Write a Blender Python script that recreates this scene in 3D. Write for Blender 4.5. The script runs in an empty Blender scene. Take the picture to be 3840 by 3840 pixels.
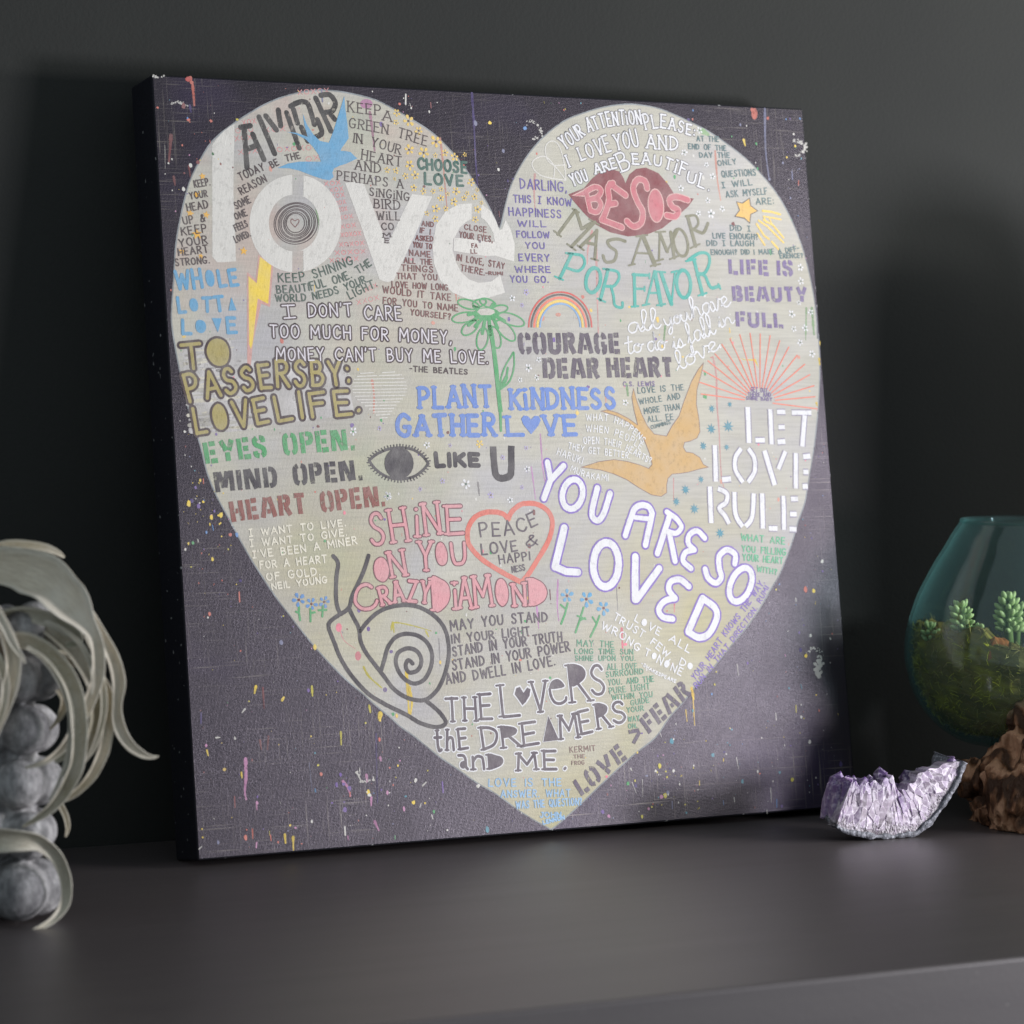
import bpy, bmesh, math, random
from mathutils import Vector, Matrix, noise
from mathutils.geometry import tessellate_polygon
R = math.radians
SC = bpy.context.scene
COL = SC.collection
random.seed(7)

# ------------------------------------------------------------------ camera, world, lamps, exposure
cam_d = bpy.data.cameras.new('camera')
cam = bpy.data.objects.new('camera', cam_d); COL.objects.link(cam)
RX = Vector((0.89509, -0.44588, -0.00326)); DN = Vector((-0.01995, -0.03274, -0.99926)); FW = Vector((0.44545, 0.89449, -0.0382))
cam.matrix_world = Matrix((( RX.x, -DN.x, -FW.x, -1.1775), (RX.y, -DN.y, -FW.y, -2.3481), (RX.z, -DN.z, -FW.z, 0.3861), (0, 0, 0, 1)))
cam_d.sensor_width = 36; cam_d.lens = 36 * 11100 / 3840
cam_d.clip_start = 0.05; cam_d.clip_end = 60
cam_d.dof.use_dof = True; cam_d.dof.focus_distance = 2.59; cam_d.dof.aperture_fstop = 6.3
SC.camera = cam

world = bpy.data.worlds.new('World'); SC.world = world; world.use_nodes = True
bg = world.node_tree.nodes['Background']
bg.inputs[0].default_value = (0.80, 0.92, 1.0, 1); bg.inputs[1].default_value = 0.42

def area(name, loc, target, sx, sy, power, color, spread=180):
    d = bpy.data.lights.new(name, 'AREA'); d.shape = 'RECTANGLE'; d.size = sx; d.size_y = sy
    d.energy = power; d.color = color; d.spread = R(spread)
    o = bpy.data.objects.new(name, d); COL.objects.link(o); o.location = loc
    o.rotation_euler = (Vector(target) - Vector(loc)).to_track_quat('-Z', 'Y').to_euler()
    return o
area('window_light', (1.75, -1.02, 0.58), (0.0, -0.03, 0.33), 0.9, 0.17, 31.5, (1.0, 0.985, 0.96))
area('room_light', (1.50, -1.48, 0.25), (0.1, 0, 0.25), 0.38, 0.30, 40.0, (0.97, 0.94, 1.0))
SC.view_settings.view_transform = 'Standard'
SC.view_settings.look = 'None'; SC.view_settings.gamma = 1.0; SC.view_settings.exposure = 0.0
SC.cycles.max_bounces = 10; SC.cycles.transparent_max_bounces = 24

# ------------------------------------------------------------------ helpers
def lin(c):
    return tuple(((v / 255) / 12.92 if v <= 10 else (((v / 255) + 0.055) / 1.055) ** 2.4) for v in c)

def obj(name, me, mat, parent=None):
    o = bpy.data.objects.new(name, me); COL.objects.link(o)
    if mat: me.materials.append(mat)
    if parent: o.parent = parent
    return o

def thing(name, label, cat, loc=(0, 0, 0), rz=0.0, group=None):
    o = bpy.data.objects.new(name, None); COL.objects.link(o)
    o.location = loc; o.rotation_euler = (0, 0, rz); o.empty_display_size = 0.05
    o['label'] = label; o['category'] = cat
    if group: o['group'] = group
    return o

def mesh_from(verts, faces, name='m', smooth=False):
    me = bpy.data.meshes.new(name); me.from_pydata(verts, [], faces); me.update()
    if smooth:
        for p in me.polygons: p.use_smooth = True
    return me

def bm_mesh(bm, name='m', smooth=False):
    me = bpy.data.meshes.new(name); bm.to_mesh(me); bm.free()
    if smooth:
        for p in me.polygons: p.use_smooth = True
    return me

def catmull(pts, n=6, closed=False):
    P = [Vector(p) for p in pts]; N = len(P)
    if N < 3: return P
    out = []
    rng = range(N) if closed else range(N - 1)
    for i in rng:
        if closed: a, b, c, d = P[(i - 1) % N], P[i], P[(i + 1) % N], P[(i + 2) % N]
        else: a, b, c, d = P[max(i - 1, 0)], P[i], P[i + 1], P[min(i + 2, N - 1)]
        for k in range(n):
            t = k / n
            out.append(0.5 * ((2 * b) + (c - a) * t + (2 * a - 5 * b + 4 * c - d) * t * t + (3 * b - a - 3 * c + d) * t ** 3))
    if not closed: out.append(P[-1])
    return out

class NT:
    def __init__(s, name):
        s.m = bpy.data.materials.new(name); s.m.use_nodes = True; s.t = s.m.node_tree
        s.b = s.t.nodes['Principled BSDF']; s.out = s.t.nodes['Material Output']
    def n(s, typ, **kw):
        nd = s.t.nodes.new(typ)
        for k, v in kw.items():
            if k in nd.bl_rna.properties: setattr(nd, k, v)
            else: nd.inputs[k.replace('_', ' ')].default_value = v
        return nd
    def l(s, a, b): s.t.links.new(a, b)
    def coord(s, which='Object', scale=(1, 1, 1)):
        tc = s.n('ShaderNodeTexCoord'); mp = s.n('ShaderNodeMapping'); mp.inputs['Scale'].default_value = scale
        s.l(tc.outputs[which], mp.inputs['Vector']); return mp.outputs[0]
    def noise(s, vec, scale, detail=3, rough=0.55):
        nd = s.n('ShaderNodeTexNoise'); nd.inputs['Scale'].default_value = scale; nd.inputs['Detail'].default_value = detail
        nd.inputs['Roughness'].default_value = rough; s.l(vec, nd.inputs['Vector']); return nd.outputs['Fac']
    def ramp(s, fac, stops):
        r = s.n('ShaderNodeValToRGB'); e = r.color_ramp.elements
        while len(e) < len(stops): e.new(0.5)
        for i, (p, c) in enumerate(stops):
            e[i].position = p; e[i].color = c if len(c) == 4 else (*c, 1)
        s.l(fac, r.inputs[0]); return r.outputs[0]
    def mix(s, fac, a, b, typ='MIX'):
        m = s.n('ShaderNodeMix', data_type='RGBA', blend_type=typ)
        for i, v in ((0, fac), (6, a), (7, b)):
            if hasattr(v, 'is_linked'): s.l(v, m.inputs[i])
            else: m.inputs[i].default_value = v if i == 0 else (*v[:3], 1)
        return m.outputs[2]
    def math(s, op, a, b=0.0):
        m = s.n('ShaderNodeMath', operation=op)
        for i, v in ((0, a), (1, b)):
            if hasattr(v, 'is_linked'): s.l(v, m.inputs[i])
            else: m.inputs[i].default_value = v
        return m.outputs[0]
    def bump(s, h, strength, dist):
        b = s.n('ShaderNodeBump'); b.inputs['Strength'].default_value = strength; b.inputs['Distance'].default_value = dist
        s.l(h, b.inputs['Height']); s.l(b.outputs[0], s.b.inputs['Normal'])
    def set(s, **kw):
        for k, v in kw.items():
            k = k.replace('_', ' ')
            i = s.b.inputs[k]
            if hasattr(v, 'is_linked'): s.l(v, i)
            elif isinstance(v, tuple) and len(v) == 3: i.default_value = (*v, 1)
            else: i.default_value = v
        return s

# ------------------------------------------------------------------ materials
def canvas_height(t, strength=0.55):
    # woven cloth with lumpy brushed paint on it
    o = t.coord('Object')
    a = t.noise(t.coord('Object', (1, 0.3, 0.8)), 760, 3, 0.65)
    b = t.noise(o, 210, 2, 0.5)
    w1 = t.n('ShaderNodeTexWave', bands_direction='X'); w1.inputs['Scale'].default_value = 260; w1.inputs['Distortion'].default_value = 1.5; t.l(o, w1.inputs['Vector'])
    w2 = t.n('ShaderNodeTexWave', bands_direction='Z'); w2.inputs['Scale'].default_value = 260; w2.inputs['Distortion'].default_value = 1.5; t.l(o, w2.inputs['Vector'])
    h = t.math('ADD', t.math('MULTIPLY', a, 1.2), t.math('MULTIPLY', b, 0.3))
    h = t.math('ADD', h, t.math('MULTIPLY', t.math('ADD', w1.outputs['Fac'], w2.outputs['Fac']), 0.28))
    t.bump(h, strength, 0.0011)

def mat_ground():
    t = NT('black_canvas_paint')
    o = t.coord('Object')
    base = t.ramp(t.noise(o, 9, 4), [(0.3, lin((20, 18, 22))), (0.7, lin((28, 24, 31)))])
    base = t.mix(t.ramp(t.noise(o, 5.5, 2), [(0.60, (0, 0, 0)), (0.74, (0.5, 0.5, 0.5))]), base, lin((44, 32, 70)))
    # worn threads of the cloth, stretched across and down
    tx = t.noise(t.coord('Object', (14, 1, 700)), 1.0, 2, 0.6); tz = t.noise(t.coord('Object', (700, 1, 14)), 1.0, 2, 0.6)
    patch = t.ramp(t.noise(o, 11, 3), [(0.42, (0, 0, 0)), (0.66, (1, 1, 1))])
    thr = t.math('MAXIMUM', t.ramp(tx, [(0.60, (0, 0, 0)), (0.72, (1, 1, 1))]), t.ramp(tz, [(0.60, (0, 0, 0)), (0.72, (1, 1, 1))]))
    base = t.mix(t.math('MULTIPLY', t.math('MULTIPLY', thr, patch), 0.8), base, lin((128, 122, 112)))
    t.set(Base_Color=base, Roughness=t.ramp(t.noise(o, 14, 3), [(0.3, (0.34, 0.34, 0.34)), (0.7, (0.44, 0.44, 0.44))]), Specular_IOR_Level=0.5, Specular_Tint=(0.95, 0.86, 1.0))
    canvas_height(t, 0.23); return t.m

def mat_edge():
    t = NT('black_canvas_side')
    o = t.coord('Object')
    fl = t.ramp(t.noise(o, 160, 1), [(0.73, (0, 0, 0)), (0.76, (1, 1, 1))])
    t.set(Base_Color=t.mix(fl, lin((24, 24, 32)), lin((150, 150, 150))), Roughness=0.75, Specular_IOR_Level=0.3)
    canvas_height(t, 0.4)
    return t.m

def mat_heart():
    t = NT('pale_grey_paint')
    o = t.coord('Object'); s = t.coord('Object', (1, 1, 4))
    c = t.ramp(t.noise(o, 6, 5, 0.6), [(0.3, lin((174, 170, 158))), (0.55, lin((186, 183, 171))), (0.75, lin((168, 165, 158)))])
    lv = t.ramp(t.noise(t.coord('Object', (1, 1, 1.4)), 8.0, 4), [(0.45, (0, 0, 0)), (0.66, (0.55, 0.55, 0.55))])
    c = t.mix(lv, c, lin((166, 164, 176)))
    yel = t.ramp(t.noise(o, 5.0, 3), [(0.44, (0, 0, 0)), (0.66, (0.85, 0.85, 0.85))])
    # yellowed paint lies low on the heart, pinkish paint on its upper left lobe
    sx = t.n('ShaderNodeSeparateXYZ'); tc = t.n('ShaderNodeTexCoord'); t.l(tc.outputs['Object'], sx.inputs[0])
    low = t.ramp(sx.outputs['Z'], [(0.12, (1, 1, 1)), (0.46, (0.15, 0.15, 0.15))])
    c = t.mix(t.math('MULTIPLY', yel, low), c, lin((178, 168, 118)))
    up = t.ramp(sx.outputs['Z'], [(0.36, (0, 0, 0)), (0.60, (1, 1, 1))])
    left = t.ramp(t.math('ADD', sx.outputs['X'], 0.5), [(0.3, (1, 1, 1)), (0.5, (0, 0, 0))])
    pk = t.ramp(t.noise(o, 13, 3), [(0.48, (0, 0, 0)), (0.62, (0.8, 0.8, 0.8))])
    c = t.mix(t.math('MULTIPLY', t.math('MULTIPLY', pk, up), left), c, lin((186, 160, 150)))
    c = t.mix(t.ramp(t.noise(o, 10, 3), [(0.6, (0, 0, 0)), (0.74, (0.35, 0.35, 0.35))]), c, lin((150, 165, 150)))
    gr = t.noise(t.coord('Object', (20, 1, 420)), 1.0, 3, 0.65)
    c = t.mix(t.ramp(gr, [(0.35, (0.22, 0.22, 0.22)), (0.6, (0, 0, 0))]), c, lin((128, 126, 120)))
    t.set(Base_Color=c, Roughness=0.62, Specular_IOR_Level=0.4)
    canvas_height(t, 0.28); return t.m

def mat_paint(name, wear, alpha=1.0, wscale=260):
    t = NT(name)
    at = t.n('ShaderNodeAttribute', attribute_name='col')
    o = t.coord('Object')
    c = t.mix(t.ramp(t.noise(o, 60, 3), [(0.3, (0.24, 0.24, 0.24)), (0.68, (0.03, 0.03, 0.03))]), at.outputs['Color'], (0.45, 0.43, 0.40))
    t.set(Base_Color=c, Roughness=0.58, Specular_IOR_Level=0.4)
    canvas_height(t, 0.28)
    if wear > 0 or alpha < 1:
        f = t.ramp(t.noise(t.coord('Object', (1, 1, 0.7)), wscale, 4, 0.7), [(0.36, (1, 1, 1)), (0.36 + 0.10, (0, 0, 0))])
        fac = t.math('MULTIPLY', f, wear)
        if alpha < 1:
            soft = t.ramp(t.noise(o, 45, 3), [(0.35, (1, 1, 1)), (0.7, (0, 0, 0))])
            fac = t.math('MAXIMUM', fac, t.math('MULTIPLY', soft, 1 - alpha))
        tr = t.n('ShaderNodeBsdfTransparent'); mx = t.n('ShaderNodeMixShader')
        t.l(fac, mx.inputs[0]); t.l(t.b.outputs[0], mx.inputs[1]); t.l(tr.outputs[0], mx.inputs[2]); t.l(mx.outputs[0], t.out.inputs['Surface'])
    return t.m

def mat_wall():
    t = NT('dark_slate_wall_paint')
    o = t.coord('Object')
    c = t.ramp(t.noise(o, 3, 3), [(0.3, lin((47, 48, 47))), (0.7, lin((51, 52, 50)))])
    t.set(Base_Color=c, Roughness=0.85, Specular_IOR_Level=0.12)
    t.bump(t.noise(o, 300, 4), 0.5, 0.0009); return t.m

def mat_shelf():
    t = NT('dark_painted_wood')
    s = t.coord('Object', (0.6, 9, 9))
    g = t.noise(s, 7, 4, 0.6)
    c = t.ramp(g, [(0.3, lin((68, 62, 63))), (0.7, lin((73, 67, 67)))])
    sp = t.ramp(t.noise(t.coord('Object'), 330, 1), [(0.75, (0, 0, 0)), (0.79, (0.6, 0.6, 0.6))])
    sc = t.ramp(t.noise(t.coord('Object', (16, 260, 1)), 1.0, 3, 0.7), [(0.70, (0, 0, 0)), (0.74, (0.4, 0.4, 0.4))])
    dust = t.ramp(t.noise(t.coord('Object'), 9, 3), [(0.5, (0, 0, 0)), (0.7, (1, 1, 1))])
    c = t.mix(t.math('MAXIMUM', sp, t.math('MULTIPLY', sc, dust)), c, lin((150, 145, 140)))
    r = t.ramp(t.noise(s, 3, 3), [(0.3, (0.40, 0.40, 0.40)), (0.7, (0.43, 0.43, 0.43))])
    t.set(Base_Color=c, Roughness=r, Specular_IOR_Level=0.75)
    t.bump(t.noise(t.coord('Object'), 300, 3), 0.15, 0.0006); return t.m

def mat_stone():
    t = NT('grey_mottled_pottery')
    o = t.coord('Object'); s = t.coord('Object', (1, 1, 0.5))
    c = t.ramp(t.noise(s, 110, 6, 0.75), [(0.3, lin((86, 86, 87))), (0.5, lin((148, 147, 148))), (0.72, lin((204, 203, 203)))])
    c = t.mix(t.ramp(t.noise(o, 14, 3), [(0.45, (0, 0, 0)), (0.7, (0.6, 0.6, 0.6))]), c, lin((84, 84, 88)))
    t.set(Base_Color=c, Roughness=0.9, Specular_IOR_Level=0.2); t.bump(t.noise(o, 260, 5, 0.7), 0.8, 0.0014); return t.m

def mat_leaf():
    t = NT('silvery_air_plant_leaf')
    at = t.n('ShaderNodeAttribute', attribute_name='col'); o = t.coord('Object')
    uv = t.coord('UV', (2.5, 16, 1))
    c = t.mix(t.ramp(t.noise(uv, 1.6, 4, 0.65), [(0.38, (0, 0, 0)), (0.66, (0.5, 0.5, 0.5))]), at.outputs['Color'], lin((124, 104, 80)))
    c = t.mix(t.ramp(t.noise(o, 22, 3), [(0.45, (0, 0, 0)), (0.7, (0.6, 0.6, 0.6))]), c, lin((214, 208, 196)))
    t.bump(t.noise(uv, 2.2, 3), 0.4, 0.002)
    c = t.mix(t.ramp(t.noise(o, 900, 2), [(0.4, (0, 0, 0)), (0.7, (0.3, 0.3, 0.3))]), c, lin((225, 225, 215)))
    t.set(Base_Color=c, Roughness=0.55, Specular_IOR_Level=0.4); return t.m

def mat_attr(name, rough=0.5, spec=0.5, nscale=60, nmix=0.3, ncol=(20, 20, 10), **kw):
    t = NT(name); at = t.n('ShaderNodeAttribute', attribute_name='col'); o = t.coord('Object')
    c = t.mix(t.ramp(t.noise(o, nscale, 4), [(0.4, (0, 0, 0)), (0.7, (nmix,) * 3)]), at.outputs['Color'], lin(ncol))
    t.set(Base_Color=c, Roughness=rough, Specular_IOR_Level=spec, **kw); return t.m

def mat_crystal():
    t = NT('amethyst_crystal')
    at = t.n('ShaderNodeAttribute', attribute_name='col'); o = t.coord('Object')
    c = t.mix(t.ramp(t.noise(o, 240, 3), [(0.45, (0, 0, 0)), (0.72, (0.5, 0.5, 0.5))]), at.outputs['Color'], lin((232, 224, 236)))
    t.set(Base_Color=c, Roughness=0.42, Specular_IOR_Level=0.35, Subsurface_Weight=0.5, Subsurface_Scale=0.005)
    t.b.inputs['Subsurface Radius'].default_value = (1, 0.8, 1.1)
    t.bump(t.noise(o, 420, 2), 0.15, 0.0008); return t.m

def mat_crust():
    t = NT('grey_geode_crust'); o = t.coord('Object')
    c = t.ramp(t.noise(o, 300, 4, 0.7), [(0.35, lin((70, 70, 76))), (0.55, lin((112, 114, 122))), (0.75, lin((190, 190, 200)))])
    t.set(Base_Color=c, Roughness=0.7); t.bump(t.noise(o, 350, 4), 0.9, 0.002); return t.m

def mat_wood():
    t = NT('burnt_driftwood')
    o = t.coord('Object', (1, 1, 0.45))
    d = t.noise(o, 10, 3, 0.6)
    w = t.n('ShaderNodeTexWave', bands_direction='DIAGONAL'); w.inputs['Scale'].default_value = 15; w.inputs['Distortion'].default_value = 7; w.inputs['Detail'].default_value = 4; w.inputs['Detail Scale'].default_value = 2.2
    t.l(o, w.inputs['Vector'])
    c = t.ramp(w.outputs['Fac'], [(0.1, lin((74, 50, 35))), (0.4, lin((136, 94, 66))), (0.85, lin((194, 148, 116)))])
    c = t.mix(t.ramp(d, [(0.54, (0, 0, 0)), (0.63, (0.85, 0.85, 0.85))]), c, lin((40, 33, 30)))
    c = t.mix(t.ramp(t.noise(o, 24, 3), [(0.62, (0, 0, 0)), (0.7, (0.6, 0.6, 0.6))]), c, lin((190, 165, 145)))
    t.set(Base_Color=c, Roughness=0.6, Specular_IOR_Level=0.3)
    h = t.math('ADD', t.math('MULTIPLY', w.outputs['Fac'], 1.0), t.math('MULTIPLY', t.noise(o, 120, 4, 0.7), 0.8)); t.bump(h, 1.0, 0.006); return t.m

def mat_glass():
    t = NT('teal_recycled_glass')
    lw = t.n('ShaderNodeLayerWeight'); lw.inputs['Blend'].default_value = 0.5
    edge = t.ramp(lw.outputs['Facing'], [(0.1, (0.15, 0.15, 0.15)), (0.6, (0.28, 0.28, 0.28)), (0.95, (1, 1, 1))])
    tr = t.n('ShaderNodeBsdfTransparent'); t.l(t.mix(edge, (0.97, 0.985, 0.98), (0.80, 0.92, 0.91)), tr.inputs['Color'])
    gl = t.n('ShaderNodeBsdfGlossy'); gl.inputs['Roughness'].default_value = 0.03; gl.inputs['Color'].default_value = (0.9, 1, 1, 1)
    df = t.n('ShaderNodeBsdfDiffuse'); df.inputs['Color'].default_value = (*lin((124, 172, 170)), 1)  # teal diffuse stands in for light reflected and scattered by the glass
    fr = t.n('ShaderNodeLayerWeight'); fr.inputs['Blend'].default_value = 0.12
    m0 = t.n('ShaderNodeMixShader'); t.l(t.math('MULTIPLY', edge, 0.24), m0.inputs[0]); t.l(tr.outputs[0], m0.inputs[1]); t.l(df.outputs[0], m0.inputs[2])
    m1 = t.n('ShaderNodeMixShader'); t.l(t.ramp(fr.outputs['Facing'], [(0.0, (0.03, 0.03, 0.03)), (0.55, (0.06, 0.06, 0.06)), (1.0, (0.6, 0.6, 0.6))]), m1.inputs[0]); t.l(m0.outputs[0], m1.inputs[1]); t.l(gl.outputs[0], m1.inputs[2])
    t.l(m1.outputs[0], t.out.inputs['Surface']); return t.m

def mat_plain(name, col, rough=0.5, spec=0.5):
    t = NT(name); t.set(Base_Color=lin(col), Roughness=rough, Specular_IOR_Level=spec); return t.m

# ------------------------------------------------------------------ setting: wall and shelf
WALL_Y = 0.1012
def box_mesh(x0, x1, y0, y1, z0, z1, bevel=0.0, seg=3):
    bm = bmesh.new(); bmesh.ops.create_cube(bm, size=1)
    for v in bm.verts: v.co = Vector((x0 + (v.co.x + .5) * (x1 - x0), y0 + (v.co.y + .5) * (y1 - y0), z0 + (v.co.z + .5) * (z1 - z0)))
    if bevel: bmesh.ops.bevel(bm, geom=bm.edges[:], offset=bevel, segments=seg, profile=0.5, affect='EDGES')
    return bm_mesh(bm)
wall = obj('wall', box_mesh(-3, 3, WALL_Y, WALL_Y + 0.1, -1.2, 2.0), mat_wall()); wall['kind'] = 'structure'
shelf = obj('shelf', box_mesh(-3, 3, -0.688, WALL_Y - 0.002, -0.062, 0.0, 0.0025), mat_shelf()); shelf['kind'] = 'structure'
for p in shelf.data.polygons: p.use_smooth = False

# ------------------------------------------------------------------ painted canvas
S, TH = 660.0, 0.048
canvas = thing('painted_canvas', 'black square canvas with a big pale heart of painted words, leaning on the wall', 'painting')
CM = Matrix(((0.99939, -0.03458, -0.00474), (0.0349, 0.99014, 0.13563), (0.0, -0.13572, 0.99075)))
canvas.rotation_euler = CM.to_euler()
# the thing's origin is the middle of the bottom back edge; x right, y into the wall, z up the face
bmc = bmesh.new(); bmesh.ops.create_cube(bmc, size=1)
for v in bmc.verts: v.co = Vector((v.co.x * 0.66, (v.co.y - .5) * TH, (v.co.z + .5) * 0.66))
bmesh.ops.bevel(bmc, geom=bmc.edges[:], offset=0.0022, segments=3, profile=0.5, affect='EDGES')
side = obj('wrapped_edge', bm_mesh(bmc, 'wrapped_edge', True), mat_edge(), canvas)
FY = -TH
def flat(u, v, lift): return (u / 1000 - 0.33, FY - 0.00004 - lift, (660 - v) / 1000)
face = obj('front_face', mesh_from([flat(1.6, 1.6, 0), flat(1.6, 658.4, 0), flat(658.4, 658.4, 0), flat(658.4, 1.6, 0)], [(0, 1, 2, 3)]), mat_ground(), canvas)

COLS = {k: lin(v) for k, v in dict(
 black=(30, 27, 30), black2=(56, 51, 58), brown=(62, 44, 48), maroon=(112, 60, 60), maroon2=(110, 62, 72), dk=(96, 92, 98), dkgrey=(92, 86, 84), dkp3=(86, 76, 86),
 dkpurp=(84, 74, 88), dkpurp2=(92, 82, 98), purple=(94, 80, 150), purple2=(124, 100, 178), vio=(116, 100, 142), violet=(62, 46, 108), lav=(172, 160, 208), lil=(214, 208, 214),
 white=(206, 203, 196), white2=(218, 218, 220), cream=(222, 216, 198), pale=(206, 202, 200), yel=(228, 198, 76), yel2=(196, 184, 70), yel3=(226, 192, 96), orange=(226, 172, 64),
 gold=(216, 172, 84), gold2=(192, 156, 100), mustard=(164, 150, 90), blue=(92, 154, 192), blue2=(126, 164, 206), blue3=(92, 138, 192), royal=(96, 128, 194), lblue=(140, 178, 212),
 teal=(72, 164, 152), teal2=(72, 136, 154), dteal=(78, 108, 112), dgreen=(62, 84, 74), dgreen2=(44, 90, 80), green=(74, 152, 96), green2=(136, 168, 124), green3=(96, 174, 134), green4=(98, 150, 124),
 olive=(122, 120, 98), lip=(122, 58, 64), pinkl=(186, 106, 114), pinkw=(206, 166, 160), pinks=(206, 144, 149), pinkx=(206, 134, 134), pinkd=(166, 122, 140), pink2=(206, 156, 152), pinkb=(224, 126, 142),
 mauve=(186, 128, 166), mag2=(196, 144, 190), coral=(222, 122, 102), coral2=(206, 146, 130), coral3=(206, 110, 96), coral4=(196, 106, 92), red=(200, 84, 78), rust=(132, 74, 66), rose3=(122, 62, 66),
 brown2=(132, 106, 100), pinkpale=(198, 152, 144), grey2=(150, 146, 146), greyp=(140, 134, 152), bluegrey=(116, 118, 146), heartc=(190, 186, 176), edgegrey=(146, 152, 156), purp=(110, 86, 150), k=(60, 50, 50)).items()}

def glyphs(txt):
    G = {}
    for ln in txt.strip().split('\n'):
        k, w, s = ln.split(' ', 2)
        G[k] = (float(w), [(q[0] if q[0] in '~#' else '', [tuple(map(float, p.split(','))) for p in q.lstrip('~#').split()]) for q in s.split('|')])
    return G
PEN = glyphs('''A .72 0,0 .36,1|.36,1 .72,0|.14,.34 .58,.34
B .58 0,0 0,1|~0,1 .34,.98 .46,.78 .34,.57 0,.53|~0,.53 .4,.5 .56,.27 .4,.03 0,0
C .66 ~.64,.8 .52,.96 .33,1 .1,.82 0,.5 .1,.17 .33,0 .54,.05 .66,.2
D .62 0,0 0,1|~0,1 .34,.94 .58,.72 .62,.42 .42,.12 0,0
E .52 0,0 0,1|0,1 .5,1|0,.52 .42,.52|0,0 .52,0
F .5 0,0 0,1|0,1 .5,1|0,.54 .4,.54
G .68 ~.62,.84 .5,.97 .3,1 .07,.8 0,.46 .1,.14 .34,0 .58,.1 .64,.42|.38,.43 .68,.43
H .6 0,0 0,1|.6,0 .6,1|0,.52 .6,.5
I .02 0,0 .02,1
J .4 ~.4,1 .4,.25 .3,.03 .12,.02 0,.2|.2,1 .55,1
K .58 0,0 0,1|.55,1 0,.45|.16,.58 .58,0
L .48 0,1 0,0|0,0 .48,0
M .82 0,0 .06,1|.06,1 .41,.35|.41,.35 .76,1|.76,1 .82,0
N .64 0,0 0,1|0,1 .62,0|.62,0 .64,1
O .68 ~.34,1 .1,.86 0,.5 .1,.14 .34,0 .58,.14 .68,.5 .58,.86 .34,1
P .54 0,0 0,1|~0,1 .38,.98 .54,.74 .38,.5 0,.46
Q .7 ~.34,1 .1,.86 0,.5 .1,.14 .34,0 .58,.14 .68,.5 .58,.86 .34,1|.42,.26 .72,-.1
R .58 0,0 0,1|~0,1 .38,.98 .54,.76 .38,.54 0,.5|.2,.5 .58,0
S .54 ~.5,.84 .38,.98 .18,.97 .05,.78 .16,.58 .4,.45 .5,.22 .36,.03 .14,.02 0,.17
T .62 0,1 .62,1|.31,1 .31,0
U .62 ~0,1 .02,.35 .12,.06 .31,0 .5,.06 .6,.35 .62,1
V .66 0,1 .34,0|.34,0 .66,1
W .95 0,1 .22,0|.22,0 .46,.8|.46,.8 .7,0|.7,0 .95,1
X .6 0,0 .6,1|0,1 .6,0
Y .62 0,1 .3,.48|.62,1 .3,.48|.3,.48 .3,0
Z .56 0,1 .56,1|.56,1 0,0|0,0 .56,0
Ï .4 0,0 .4,0|0,1 .4,1|.2,0 .2,1
i .1 .05,0 .05,.68|.04,.92 .06,.95
& .7 ~.66,.05 .3,.62 .24,.86 .38,.98 .48,.84 .1,.4 .04,.16 .22,0 .44,.1 .66,.5
. .08 .03,.02 .05,.05
, .1 .08,.08 .0,-.14
' .06 .04,1.02 .0,.8
? .42 ~0,.8 .12,.97 .34,.96 .42,.74 .22,.52 .2,.3|.2,.06 .2,.03
! .06 .03,1 .03,.32|.03,.08 .03,.05
: .06 .03,.7 .03,.66|.03,.16 .03,.12
- .34 0,.5 .34,.5
Ø .68 #.34,1 .1,.86 0,.5 .1,.14 .34,0 .58,.14 .68,.5 .58,.86
Ä .66 #.33,1 .02,.0 .64,0
▼ .66 #.33,0 .02,1 .64,1
Ð .6 0,0 0,1|#0,1 .34,.94 .56,.74 .6,.42 .42,.1 0,0
® .6 0,0 0,1|#0,1 .38,.98 .54,.78 .42,.56 0,.46|.24,.5 .6,0
e .6 #.05,.62 .06,.8 .2,.96 .38,.97 .54,.8 .56,.62|~.03,.6 .02,.3 .14,.06 .34,0 .54,.08 .6,.2
t .4 .2,1 .18,.2|~.18,.2 .22,.0 .4,.05|0,.66 .42,.66
h .46 .05,1 0,0|~0,.42 .18,.6 .38,.56 .42,.36 .44,0
a .5 ~.02,.98 .3,.96 .42,.7 .42,.2 .5,0|#.4,.55 .12,.5 .04,.25 .2,.06 .42,.14
n .5 0,.9 0,0|~0,.55 .18,.9 .4,.85 .46,.5 .5,0''')
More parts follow.
